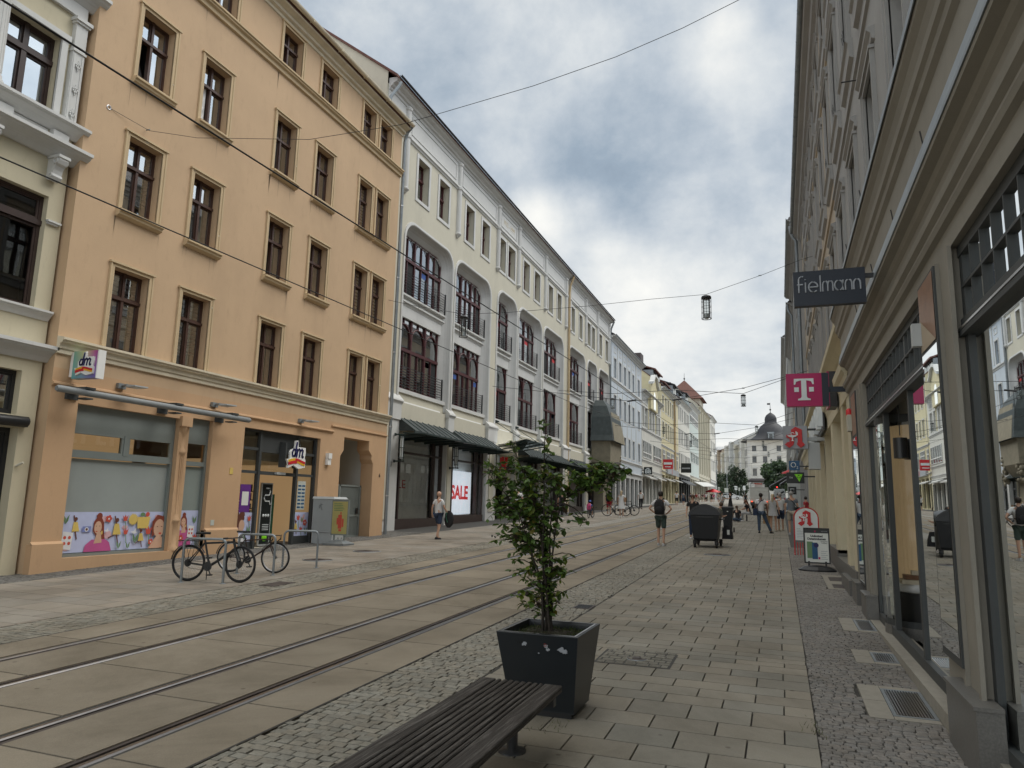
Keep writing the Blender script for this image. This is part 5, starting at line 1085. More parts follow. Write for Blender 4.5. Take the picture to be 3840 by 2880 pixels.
# white and yellow house with the curved gable
gb, FG = house('gabled_house', 'white and yellow house with a curved gable and large first floor windows', -14.9, 84.2, 99.4, 15.55, 'offwhite', [(11.25, 13.65)], [(84.55, 85.75), (86.35, 88.2), (89.55, 91.1), (91.85, 93.3), (94.7, 95.95), (96.8, 98.05)], shopz=5.2, bands=(10.9, 7.2, 6.1), ridge=0, wcols=2, shopcols=6, gutterz=False, shopm='offwhite')
for a, b in ((84.6, 90.75), (92.3, 98.9)): window(gb, FG, a, b, 7.55, 9.6, -.06, fm='whiteframe', cols=5, tr=.3, fw=.07, deep=.05, roomd=.05)
for a, b in ((84.6, 85.9), (86.4, 88.2), (94.9, 96.1), (96.7, 98.0)): window(gb, FG, a, b, 14.05, 15.1, -.05, fm='whiteframe', cols=2, tr=1, fw=.07, deep=.05, roomd=.05)
mb = MB()
gp = [(89.2, 13.9), (89.2, 17.0), (90.2, 17.3), (91.0, 18.1), (92.0, 18.3), (93.0, 18.1), (93.8, 17.3), (94.6, 16.9), (94.6, 13.9)]
mb.prism(gp, lambda u, z: FG.P(u, .02, z), lambda u, z: FG.P(u, .3, z)); mb.build('curved_gable', 'yellow', gb)
mb = MB(); rim = gp[1:-1]
for (a, b), (c, d) in zip(rim[:-1], rim[1:]): mb.hexa([FG.P(a, .0, b), FG.P(c, .0, d), FG.P(c, .6, d), FG.P(a, .6, b), FG.P(a, 0, b + .3), FG.P(c, 0, d + .3), FG.P(c, .6, d + .3), FG.P(a, .6, b + .3)])
mb.build('gable_coping', 'white', gb)
mb = MB(); arcp = [(91.9 + .8 * math.cos(t), 15.4 + .9 * math.sin(t)) for t in [math.pi * k / 10 for k in range(11)]] + [(91.1, 14.0), (92.7, 14.0)]
mb.prism(arcp, lambda u, z: FG.P(u, .31, z), lambda u, z: FG.P(u, .34, z)); mb.build('round_arched_window', 'glassdark', gb)
mb = MB()
for u in (88.8, 94.3): FG.box(mb, u - .12, u + .12, 0, .08, 11.2, 15.3)
mb.each('pilaster_strip', 'yellow', gb)
# big beige side wall and red dormers of the yellow house
yc = [(100.5, 101.7), (103.3, 104.5), (105.7, 106.9), (108.1, 109.2), (110.5, 111.4), (113.6, 114.5)]
yl, FY = house('yellow_house', 'yellow house with paired windows and an ochre downpipe', -14.9, 99.4, 117.2, 18.3, 'yellow', [(15.1, 17.3), (11.4, 13.6)], yc, shopz=6.2, bands=(10.2, ), ridge=4.6, shopm='yellow', shopcols=6, roofm='rooftile', frame='whiteframe')
for a, b in ((100.2, 102.6), (104, 107.4), (108.6, 111.6), (112.8, 115.8)): window(yl, FY, a, b, 7.45, 9.7, -.06, fm='whiteframe', cols=3, tr=.7, fw=.07, deep=.05, roomd=.05)
mb = MB(); mb.tube([FY.P(112.2, .15, 6), FY.P(112.2, .15, 18.2)], .16, 8); mb.build('downpipe', 'ochre_trim', yl)
def dormer(root, F, y0, y1, z0, z1, d0, dep, rm='rooftile', wm='zinc'):
    mb = MB(); F.box(mb, y0, y1, d0 - dep, d0, z0, z1); D = mb.build('dormer', wm, root)
    mb = MB(); mb.hexa([F.P(y0 - .3, d0 + .4, z1 - .1), F.P(y1 + .3, d0 + .4, z1 - .1), F.P(y1 + .3, d0 - dep, z1 + 1.5), F.P(y0 - .3, d0 - dep, z1 + 1.5), F.P(y0 - .3, d0 + .4, z1 + .1), F.P(y1 + .3, d0 + .4, z1 + .1), F.P(y1 + .3, d0 - dep, z1 + 1.7), F.P(y0 - .3, d0 - dep, z1 + 1.7)]); mb.build('dormer_roof', rm, D)
    mb = MB(); n = max(2, int((y1 - y0) / 1.6))
    for i in range(n): a = y0 + .3 + (y1 - y0 - .4) * i / n; F.box(mb, a, a + (y1 - y0 - .6) / n - .25, d0 + .01, d0 + .04, z0 + .5, z1 - .2)
    mb.build('dormer_windows', 'glassdark', D)
dormer(yl, FY, 100.3, 106.5, 18.9, 20.9, -1.2, 4.5); dormer(yl, FY, 109.0, 115.6, 18.6, 20.5, -1.2, 4.5)
mb = MB(); FY.box(mb, 103, 105.2, -4.6, -3.4, 21, 24.0); mb.build('chimney', 'roofdark', yl)
wc = [(117.9, 118.9), (120.2, 121.2), (122.4, 123.3), (125.2, 126.2), (127.2, 128.2), (129.4, 130.4), (131.4, 132.3)]
wh, FW = house('white_house', 'off-white house with rows of narrow windows, middle of the left side', -14.9, 117.2, 133.2, 19.2, 'offwhite', [(15.95, 18.1), (12.1, 14.4), (8.1, 10.5)], wc, shopz=6.6, shopm='framegrey', shopcols=5, ridge=3.5)
dormer(wh, FW, 119, 123, 19.6, 21.7, -1.0, 4, 'slate'); dormer(wh, FW, 126, 130, 19.6, 21.5, -1.0, 4, 'slate')
tl, FT = house('teal_house', 'pale green-grey house with a band of tall top floor windows', -14.9, 133.2, 148.6, 20.6, 'teal', [(10.1, 11.8), (13.4, 15.3)], [(134.3, 137), (138, 141), (142, 144.6), (145.4, 147.6)], shopz=7., shopm='beige', shopcols=5, ridge=3, wcols=3)
window(tl, FT, 134, 147.8, 17.3, 20.0, -.05, fm='whiteframe', cols=9, tr=.5, fw=.1, deep=.05, roomd=.05)
dormer(tl, FT, 136, 140, 21, 22.8, -1.0, 4, 'slate')
be, FE = house('beige_corner_house', 'beige house with tall pilasters and red roof at the far corner', -14.9, 148.6, 172., 22.2, 'beige', [(10., 13.5), (14.3, 16.4), (17.4, 20.8)], [(150.5, 153), (155, 158), (160, 163), (165, 168)], shopz=7.5, shopm='beige', shopcols=6, ridge=5, roofm='rooftile', wcols=3, cornm='beige')
mb = MB()
for u in (149.6, 154, 159, 164, 169.5): FE.box(mb, u - .35, u + .35, 0, .4, 8.6, 21.6)
mb.each('tall_pilaster', 'beige', be)
tw = thing('corner_tower', 'corner tower with steep red pyramid roof and spire', 'tower', (-20, 160, 20))
ap_ = at(2566, 1428, 178); cx_, cy_ = ap_.x, 178.
mb = MB(); mb.box((cx_ - 4, cy_ - 4, gz(172)), (cx_ + 4, cy_ + 4, 27.6)); mb.build('tower_walls', 'beige', tw)
mb = MB(); zb, zp = 27.4, ap_.z; e = 4.9; sq = lambda k, z: [(cx_ + i * e * k, cy_ + j * e * k, z) for i, j in ((-1, -1), (1, -1), (1, 1), (-1, 1))]
mb.loft([sq(1, zb), sq(.8, zb + 1.0), sq(.03, zp)]); mb.build('pyramid_roof', 'rooftile', tw); mb = MB(); mb.tube([(cx_, cy_, zp), (cx_, cy_, zp + 1.9)], .09, 6, r2=.03); mb.ell((cx_, cy_, zp + .5), .22, 8, 5); mb.build('spire', 'blackmetal', tw)
eb, FEB = house('far_corner_house', 'pale narrow house with a bay at the far left corner', -14.6, 172.2, 186, 23., 'offwhite', [(10.5, 13), (15, 17.5), (19, 21.3)], [(174, 176), (178.5, 180.5), (182.5, 184.5)], shopz=7.8, shopcols=4, ridge=3.5, roofm='rooftile')

# stone oriel in front of the end of the cream store
oz = thing('stone_oriel', 'dark stone oriel with figures and a tall green metal hood before the cream store', 'oriel', FH.P(60, 1, 1.5))
FOz = Fac(-15.)
mb = MB(); q = lambda a, b, d, z: [FOz.P(a, 0, z), FOz.P(a + .15, d, z), FOz.P(b - .5, d, z), FOz.P(b, 0, z)]
mb.loft([q(61.2, 64.6, .8, 1.3), q(61.2, 64.6, .8, 4.2), q(60.8, 65., 1.3, 5.0), q(60.4, 65.3, 1.6, 5.5), q(60.3, 65.4, 1.65, 7.4)]); mb.build('stone_shaft', 'sandstone', oz)
mb = MB(); mb.loft([q(59.9, 65.7, 1.95, 7.3), q(60.1, 65.6, 1.85, 7.8), q(60.4, 65.4, 1.6, 9.4), q(60.8, 64.9, 1.2, 10.4), q(61.6, 64.2, .7, 11.0)]); mb.build('metal_hood', 'patina', oz)
mb = MB(); mb.face([FOz.P(60.55, 1.72, 7.5), FOz.P(65.1, 1.75, 7.5), FOz.P(64.6, 1.3, 9.9), FOz.P(61.4, 1.35, 9.9)]); mb.face([FOz.P(60.5, 1.97, 7.3), FOz.P(65.2, 1.97, 7.3), FOz.P(64.7, 1.5, 9.9), FOz.P(61.2, 1.5, 9.9)]); mb.build('carved_front', 'sandstone', oz)
mb = MB()
random.seed(4)
for side in (60.9, 64.7):
    for k in range(22): mb.ell(FOz.P(side + random.uniform(-.35, .35), 1.4 + random.uniform(-.1, .25), 4.2 + k * .09 + random.uniform(-.1, .1)), (random.uniform(.08, .18), random.uniform(.08, .16), random.uniform(.1, .22)), 7, 5)
mb.build('carved_figures', 'sandstone', oz)
# ------------------------------------------------------------------ right side: shop building
FR = Fac(1.25, -1); ra = thing('stone_shop_building', 'grey stone building with heavy cornices and large shop windows along the right edge', 'building', (1.25, 4, .1))
F2 = Fac(1.62, -1)
RB = [(1.6, 5.93), (7.02, 12.12)]
mb = MB(); wall(mb, FR, -4, 14.3, 3.80, 4.62, []); wall(mb, FR, -4, 14.3, -.3, 3.80, [(RB[0][0], RB[0][1], .30, 3.80, .12), (RB[1][0], RB[1][1], .28, 3.80, .12), (12.75, 13.55, .32, 3.78, .22), (13.95, 14.2, .35, 3.7, .2)])
body(mb, FR, -4, 14.3, -.3, 4.6, .5); mb.build('shop_wall', 'greycornice', ra)
WN = [14.9 + 2.75 * k for k in range(-5, 9)]
UPR = [(6.25, 8.85), (10.95, 13.3), (14.7, 16.2)]
def upper(root, y0, y1, m):
    hs = [(c - .58, c + .58, a, b, .30) for c in WN if y0 < c - .6 and c + .6 < y1 for a, b in UPR]
    mb = MB(); wall(mb, F2, y0, y1, 4.6, 17.0, hs); body(mb, F2, y0, y1, 4.6, 17.0, 11); mb.build('upper_wall', m, root)
    for a, b, c, d, _ in hs:
        W = window(root, F2, a, b, c, d, .28, fm='darkwood', cols=2, tr=.68, fw=.06, sur=('greystone', .15, .05))
        s = MB(); F2.prof(s, a - .36, b + .36, [(0, c - .12), (.13, c - .13), (.14, c - .19), (.09, c - .23), (.08, c - .5), (.0, c - .55)]) if c > 7 else None
        if c > 7: s.build('sill', 'greystone', W)
        s = MB(); F2.prof(s, a - .28, b + .28, [(0, d + .42), (.12, d + .38), (.12, d + .34), (.06, d + .28), (.05, d + .2), (0, d + .18)]); s.build('window_hood', 'greystone', W)
    mb = MB(); F2.prof(mb, y0, y1, [(0, 16.45), (.06, 16.5), (.08, 16.6), (.2, 16.66), (.24, 16.8), (.40, 16.86), (.44, 16.98), (0, 17.05)]); mb.build('eaves_cornice', 'greystone', root)
    mb = MB(); gable_roof(mb, F2, y0, y1, 17.06, .42, 4, 11.); mb.build('roof', 'roofdark', root); gutter(root, F2, y0, y1, .50, 17.05, .1)
    mb = MB(); F2.prof(mb, y0, y1, [(0, 10.0), (.05, 9.98), (.05, 9.9), (0, 9.88)]); F2.prof(mb, y0, y1, [(0, 14.0), (.05, 13.98), (.05, 13.9), (0, 13.88)]); mb.build('string_course', m, root)
upper(ra, -6, 19.6, 'greystone')
Y0c = -5
mb = MB(); FR.prof(mb, Y0c, 14.3, [(0, 3.96), (.04, 3.98), (.055, 4.02), (.05, 4.05), (.085, 4.08), (.095, 4.13), (.03, 4.17), (.02, 4.2), (0, 4.2)]); mb.build('lower_moulding', 'greycornice', ra)
mb = MB(); FR.prof(mb, Y0c, 14.3, [(0, 4.38), (.03, 4.41), (.05, 4.45), (.12, 4.48), (.125, 4.51), (-.05, 4.515)]); mb.build('cornice', 'greycornice', ra)
mb = MB(); FR.prof(mb, Y0c, 14.34, [(.125, 4.515), (.135, 4.515), (.135, 4.545), (.12, 4.66), (-.05, 4.70), (-.05, 4.515)]); mb.build('metal_flashing', 'zinc', ra)
mb = MB(); FR.prof(mb, Y0c, 15.2, [(-.05, 4.66), (.02, 4.70), (.02, 5.18), (.06, 5.22), (.07, 5.28), (.10, 5.31), (.11, 5.37), (.085, 5.40), (.12, 5.50), (.165, 5.56), (.17, 5.62), (-.37, 5.62)]); mb.build('upper_cornice', 'greycornice', ra)
mb = MB(); FR.prof(mb, Y0c, 15.24, [(.18, 5.60), (.19, 5.60), (.19, 5.67), (-.37, 5.75), (-.37, 5.63)]); mb.build('upper_flashing', 'zinc', ra)
mb = MB()
for y in (6.0, 7.6, 9.3, 11.2): mb.tube([FR.P(y, .10, 4.66), FR.P(y, .12, 4.80)], .006, 4); mb.build('bird_spike', 'blackmetal', ra); mb = MB()
for y in (9.5, 11.5, 13.2): mb.tube([FR.P(y, .15, 5.68), FR.P(y + .05, .17, 5.86)], .008, 4); mb.build('bird_spike', 'blackmetal', ra); mb = MB()
for c in WN[5:9]:
    for e in (.5, .62, .74): mb.tube([F2.P(c - e - .2, .15, 10.84), F2.P(c - e - .2, .17, 11.0)], .006, 4); mb.build('bird_spike', 'blackmetal', ra); mb = MB()
mb.tube([F2.P(13.4, 0, 9.6), F2.P(13.4, .3, 9.6)], .012, 5); mb.build('bird_spike', 'blackmetal', ra)
# frames and glass of the shop front
def shopbay(u0, u1, z0, posts, gridposts, label=None):
    d = -.07; g = MB(); cur = u0 > 6
    for a, b in ([(u0, 8.5), (10.45, u1)] if cur else [(u0, u1)]): quadF(g, FR, a, b, z0 + .12, 3.12, d - .012)
    W = g.each('shop_window', 'shopglass', ra)[0]
    if cur:
        def cyl(mb, r, z0_, z1_, n=22): ps = [(1.78 - r * math.cos(math.pi * (i / n - .12)), 10.98 - r * math.sin(math.pi * (i / n - .12))) for i in range(n + 1)]; mb.smooth = True; [mb.face([(*p, z0_), (*q, z0_), (*q, z1_), (*p, z1_)]) for p, q in zip(ps[:-1], ps[1:])]
        for nm, mm, r, za, zb in (('curved_glass', 'vitrine_glass', .50, .5, 3.1), ('curved_base', 'granite', .53, .28, .42), ('curved_rail', 'framegrey', .52, .42, .5), ('top_ring', 'framegrey', .52, 3.02, 3.12)): g = MB(); cyl(g, r, za, zb); g.build(nm, mm, W)
    g = MB(); quadF(g, FR, u0, u1, 3.24, 3.76, d - .012); g.build('transom_glass', 'shopglass', W)
    f = MB(); B = lambda a, b, c, e, x=.0, y=-.05: FR.box(f, a, b, d + y, d + x, c, e)
    for p in posts: B(p - .045, p + .045, z0, 3.76, .012)
    B(u0, u1, z0, z0 + .13, .02); B(u0, u1, 3.12, 3.16, .05); B(u0, u1, 3.18, 3.25, .03); B(u0, u1, 3.72, 3.80, .02); f.build('frame', 'framegrey', W)
    f = MB()
    for a, b in zip(posts[:-1], posts[1:]):
        n = max(3, int(round((b - a) / .27)))
        for i in range(1, n): x = a + (b - a) * i / n; FR.box(f, x - .009, x + .009, d - .02, d + .018, 3.25, 3.72)
        FR.box(f, a, b, d - .02, d + .019, 3.475, 3.495)
    f.build('glazing_bars', 'framegrey', W)
    f = MB(); FR.box(f, u0, u1, d + .0, d + .055, 3.162, 3.178); f.build('light_rail', 'steel', W); return W
shopbay(1.6, 5.93, .26, [1.7, 5.885], None)
Wb = shopbay(7.02, 12.12, .28, [7.07, 8.52, 10.45, 12.07], None)
# stone sill step and granite pier bases
mb = MB(); FR.box(mb, 6.55, 12.3, -.25, .075, .0, .30); FR.box(mb, 1.0, 5.6, -.2, .06, -.1, .26); mb.build('stone_step', 'slabstone', ra)
for a, b, z in ((5.66, 6.58, .60), (12.05, 12.78, .62), (13.5, 14.3, .66)):
    mb = MB(); FR.box(mb, a, b, -.05, .11, gz(a) - .15, z); FR.box(mb, a - .01, b + .01, -.05, .125, z, z + .025); mb.build('granite_base', 'granite', ra)
mb = MB()
for a, b in ((5.86, 6.36), (12.2, 12.75), (13.55, 13.95)): FR.box(mb, a, a + .07, .0, .03, .62, 3.8); FR.box(mb, b - .07, b, 0, .03, .62, 3.8)
mb.each('pier_strip', 'greycornice', ra)
pn = thing('mirror_board', 'tall dark mirror-like board with a wooden top on the nearest right pier', 'mirror board', FR.P(6.6, .02, .9), 'mirror panels on the right shop front')
mb = MB(); FR.box(mb, 6.30, 6.98, -.02, .045, .74, 3.79); mb.build('frame', 'framegrey', pn)
mb = MB(); quadF(mb, FR, 6.34, 6.95, .80, 3.18, .048); mb.build('dark_glass', 'mirrorglass', pn)
mb = MB(); quadF(mb, FR, 6.34, 6.95, 3.21, 3.77, .049); mb.build('wooden_top', 'woodpanel', pn)
mb = MB(); mb.face([FR.P(6.34, .051, 3.21), FR.P(6.95, .051, 3.21), FR.P(6.95, .051, 3.5)]); mb.build('lighter_wave', 'tan', pn)
pn = thing('mirror_board', 'narrow mirror board with a wooden top on the farther right pier', 'mirror board', FR.P(13, .02, .9), 'mirror panels on the right shop front')
mb = MB(); FR.box(mb, 12.76, 13.5, -.02, .045, .7, 3.79); mb.build('frame', 'framegrey', pn); mb = MB(); quadF(mb, FR, 12.8, 13.46, .74, 3.05, .048); mb.build('dark_glass', 'mirrorglass', pn); mb = MB(); quadF(mb, FR, 12.8, 13.46, 3.1, 3.77, .049); mb.build('wooden_top', 'woodpanel', pn)
tag((lambda b: (FR.box(b, 6.90, 6.98, .05, .12, 3.27, 3.47), b)[1])(MB()).build('alarm_box', 'greypaint', None, FR.P(6.94, .08, 3.3)), 'small grey box on the edge of the wooden panel top', 'box')
al = thing('alarm_siren', 'pale alarm box with a red lamp on the right shop front', 'alarm', FR.P(14.0, .1, 3.4)); mb = MB(); FR.box(mb, 13.62, 13.86, 0, .10, 3.22, 3.50); mb.build('box', 'beige', al); mb = MB(); c = FR.P(13.74, .06, 3.50); mb.lathe([(.05, 0), (.05, .09), (.02, .12)], c, 10); mb.build('lamp', 'red', al)
# shop interior: back wall, curved glass entrance, curtain, plinth with small steps
mb = MB(); FI = FR
for z in (.30,): mb.face([FI.P(1, -.3, z), FI.P(13.4, -.3, z), FI.P(13.4, -3.2, z), FI.P(1, -3.2, z)])
mb.face([FI.P(1, -3.2, .3), FI.P(13.4, -3.2, .3), FI.P(13.4, -3.2, 3.9), FI.P(1, -3.2, 3.9)]); mb.face([FI.P(1, -.25, 3.79), FI.P(13.4, -.25, 3.79), FI.P(13.4, -3.2, 3.79), FI.P(1, -3.2, 3.79)])
for u in (1, 6.2, 12.5): mb.face([FI.P(u, -.23, .3), FI.P(u, -3.2, .3), FI.P(u, -3.2, 3.9), FI.P(u, -.23, 3.9)])
mb.build('interior', 'shoproom', ra)
mb = MB(); n = 36; ps = [(1.80 - (.36 + .012 * (i % 2)) * math.cos(math.pi * i / n), 11.02 - (.36 + .012 * (i % 2)) * math.sin(math.pi * i / n)) for i in range(n + 1)]
for p, q in zip(ps[:-1], ps[1:]): mb.face([(*p, .95), (*q, .95), (*q, 3.0), (*p, 3.0)])
mat('glowcurtain', (.55, .43, .27), .9, var=.08); t_ = MATS['glowcurtain']; t_.node_tree.nodes['Principled BSDF'].inputs['Emission Color'].default_value = (.55, .38, .2, 1); t_.node_tree.nodes['Principled BSDF'].inputs['Emission Strength'].default_value = .10  # slight emission makes the curtain glow in place of shop light
mb.build('glowing_curtain', 'glowcurtain', ra)
pl = thing('display_plinth', 'white curved plinth in the shop window carrying small wooden blocks', 'plinth', FI.P(9.3, -.5, .3))
mb = MB(); mb.lathe([(.40, .84), (.43, .86), (.43, .95), (.01, .95)], (1.78, 10.98, 0), 28); mb.build('drum', 'white_clean', pl); mb = MB(); mb.lathe([(.38, .3), (.38, .84)], (1.78, 10.98, 0), 28); mb.build('dark_base', 'blackmetal', pl)
for k, (a, b, c, d, z) in enumerate(((10.6, 10.9, -.50, -.18, .95), (10.62, 10.86, -.48, -.22, 1.008), (10.64, 10.8, -.46, -.30, 1.066))):
    mb = MB(); FI.box(mb, a, b, c, d, z, z + .055); mb.build('block', 'woodpanel' if k == 1 else 'ledge_cream', pl)
for k, (u, d_) in enumerate(((9.9, -.16), (10.1, -.30))):
    lp = thing('pendant_lamp', ['dark drum lamp hanging behind the curved shop glass', 'second dark drum lamp hanging deeper in the shop window'][k], 'lamp', FI.P(u, d_, 2.6), 'drum lamps in the shop'); mb = MB(); mb.lathe([(.08, 2.5), (.08, 2.75)], FI.P(u, d_, 0), 14); mb.build('shade', 'blackmetal', lp); mb = MB(); mb.tube([FI.P(u, d_, 2.78), FI.P(u, d_, 3.78)], .006, 4); mb.build('cord', 'blackmetal', lp)

# pharmacy building and its neighbours
rb = thing('pharmacy_building', 'cream building with tall pilasters beyond the grey shop front on the right', 'building', (1.6, 20, .5))
FP = Fac(1.60, -1); mb = MB()
wall(mb, FP, 14.3, 41, .0, 4.6, [(16.5, 18.8, .5, 3.7, .3), (19.5, 21.9, .6, 3.7, .3), (22.6, 25.0, .7, 3.7, .3), (25.7, 28.1, .8, 3.7, .3), (28.9, 31.2, .9, 3.7, .3), (32, 35, 1., 3.7, .3), (36, 40, 1.05, 3.7, .3)]); mb.build('ground_floor_wall', 'pharm', rb)
upper(rb, 19.6, 41., 'tan')
mb = MB()
for y in (14.35, 15.8, 18.9, 22., 25.1, 28.2, 31.3, 35.2): FP.box(mb, y - (.0 if y < 15 else .0), y + .55, -.02, .35, gz(y) + .42, 3.95); 
mb.each('pilaster', 'pharm', rb)
mb = MB(); FP.box(mb, 14.3, 41, -.02, .36, 3.95, 4.35); FP.prof(mb, 14.3, 41, [(.36, 4.2), (.40, 4.35), (.46, 4.42), (.48, 4.55), (0, 4.62)]); FP.prof(mb, 15.3, 41, [(0, 5.3), (.2, 5.36), (.32, 5.45), (.44, 5.5), (.45, 5.62), (0, 5.7)]); mb.build('fascia', 'pharm', rb)
mb = MB(); FP.box(mb, 14.3, 18.9, -.02, .38, .1, gz(16) + .42); FP.box(mb, 18.9, 41, -.02, .37, .2, gz(22) + .42); mb.box((1.12, 14.6, .3), (1.24, 16.4, .62)); mb.build('stone_plinth', 'granite', rb)
mb = MB()
for a, b in ((16.5, 18.8), (19.5, 21.9), (22.6, 25.0), (25.7, 28.1), (28.9, 31.2), (32, 35), (36, 40)): quadF(mb, FP, a, b, .6, 3.7, -.2)
W = mb.build('shop_window', 'shopglass', rb); mb = MB()
for a, b in ((16.5, 18.8), (19.5, 21.9), (22.6, 25.0), (25.7, 28.1), (28.9, 31.2), (32, 35), (36, 40)): shopframe(mb, FP, a, b, .6, 3.7, -.22, -.12, .08); FP.box(mb, a, b, -.22, -.14, 2.9, 2.98)
mb.build('frame', 'pharm', W)
lt = thing('shop_lettering', 'raised white box letters running along the pharmacy fascia', 'sign', FP.P(24, .4, 4.4)); mb = MB(); FP.box(mb, 20.4, 27.5, .42, .46, 3.95, 4.75); mb.build('rail', 'blackmetal', lt)
mb = MB(); 
for k in range(9): y = 20.6 + k * .75; FP.box(mb, y, y + .12, .46, .58, 4.05, 4.7); FP.box(mb, y + .12, y + .45, .46, .58, 4.05 if k % 2 else 4.5, 4.2 if k % 2 else 4.7)
mb.build('letters', 'signwhite', lt)
for name, y0, y1, X, zt, m, lab, rows in (('plain_grey_house', 41, 57, 1.45, 17.8, 'greystone', 'grey house standing slightly forward on the right, beyond the pharmacy building', [(6.6, 9), (10.8, 13.2), (14.2, 16)]),
        ('tan_house', 57, 78, 1.55, 17.4, 'tan', 'tan house farther down on the right', [(7, 9.2), (11, 13.2), (14.2, 16)]), ('grey_end_house', 78, 128, 1.3, 19.5, 'lightgrey', 'long light grey house at the far end of the right side', [(8, 10.2), (12, 14.2), (15.6, 17.6)])):
    house(name, lab, X, y0, y1, zt, m, rows, [(y0 + 1 + 2.7 * k, y0 + 2.2 + 2.7 * k) for k in range(int((y1 - y0 - 2) / 2.7))], F=Fac(X, -1), shopz=5.0 + .02 * (y0 - 40), shopm='greystone' if y0 < 50 else 'lightgrey', shopcols=5, bands=(6.2 + .02 * (y0 - 40),), cornm='greystone', ridge=3.6, frame='darkwood')
for k, (y, z) in enumerate(((41.2, 17.2), (57.1, 17.0))):
    dp = thing('downpipe', ['zinc downpipe bending under the eaves at the near grey house on the right', 'second zinc downpipe farther along the right roofs'][k], 'downpipe', (1.2, y, z)); mb = MB(); mb.tube([(1.05, y, z + .3), (1.08, y, z), (1.2, y, z - .4), (1.35, y, z - .6), (1.36, y, 4)], .09, 8); mb.build('pipe', 'zinc', dp)

# ------------------------------------------------------------------ domed corner house closing the view
FD = Fac(0, 1)
dm, _ = house('domed_house', 'grand pale corner house with a dark bell-shaped dome closing the street', 0, -9.8, 13, 19.6, 'far_stucco', [(7.8, 10.2), (12.2, 14.35), (16.0, 17.9)], [(u - .68, u + .68) for u in (-7.6, -4.2, .2, 3.3, 6.4, 9.6)], F=Fac(0, 1), ridge=0, cornm='far_stucco', gm='glassdark', shopz=None, bands=(6.9, 11.2, 15.2), frame='darkwood', gutterz=False, cor=1.0, tr=.7, sur=.22, lod=1)
mb = MB()
for zr, zt_ in ((7.4, 10.8), (11.6, 14.8), (15.5, 18.4)):
    z = zr
    while z < zt_: FD.box(mb, -9.78, -9.0, 0, .14, z, z + .32); z += .55
mb.build('rusticated_quoins', 'white', dm)
mb = MB()
for u in (-7.4, -4.0, .5, 3.4, 6.2):
    for z in (10.5, 14.7): mb.prism([(u - .95, z), (u + .95, z), (u, z + .55)], lambda a, b: FD.P(a, 0, b), lambda a, b: FD.P(a, .3, b))
mb.each('triangle_hood', 'white', dm)
mb = MB(); FD.box(mb, -9.4, -3.4, 0, 1.6, -.5, 5.6); mb.build('corner_bay', 'white', dm)
mb = MB()
for k in range(5): FD.box(mb, -9.1 + 1.12 * k, -8.3 + 1.12 * k, 1.6, 1.64, 3.0, 5.4)
mb.build('bay_glass', 'glassdark', dm)
mb = MB(); mb.lathe([(3.2, 5.6), (3.7, 5.7), (3.9, 6.3), (2.5, 6.9)], FD.P(-6.4, -.8, 0), 20); mb.build('bay_roof', 'roofdark', dm)
mb = MB(); c = FD.P(-2.1, -7, 0); mb.lathe([(10.2, 19.75), (8.2, 20.0), (6.5, 20.8), (5.1, 21.9), (4.7, 22.8), (4.3, 23.9), (3.5, 25.0), (2.7, 25.7), (2.0, 26.3), (1.95, 26.8), (2.0, 27.4), (1.85, 28.2), (1.4, 29.0), (.75, 29.5), (.18, 29.9)], c, 32); mb.build('dome', 'slate', dm)
mb = MB(); FD.box(mb, -10.2, 13, -12, .9, 19.6, 19.95); mb.build('roof_edge', 'slate', dm)
mb = MB(); c2 = (c[0], c[1]); mb.tube([(*c2, 29.6), (*c2, 33.4)], .12, 6, r2=.04); mb.ell((*c2, 30.9), .32, 8, 6); mb.box((c2[0] - .03, c2[1] - 1.0, 32.6), (c2[0] + .03, c2[1], 33.2)); mb.build('weather_vane', 'blackmetal', dm)
mb = MB(); FD.box(mb, -3.05, -1.25, -2.6, .6, 19.9, 22.0); FD.box(mb, -3.25, -1.05, -2.6, .7, 22.0, 22.4); D = mb.build('dome_dormer', 'zinc', dm); mb = MB(); FD.box(mb, -2.7, -1.6, .6, .64, 20.2, 21.8); mb.build('dormer_window', 'glassdark', D)
YD = 238; dm.location = at(2925, 1870, YD); dm.location.z = gz(YD) ; dm.rotation_euler = (0, 0, R_(-90))
S_D = .93; dm.scale = (S_D,) * 3
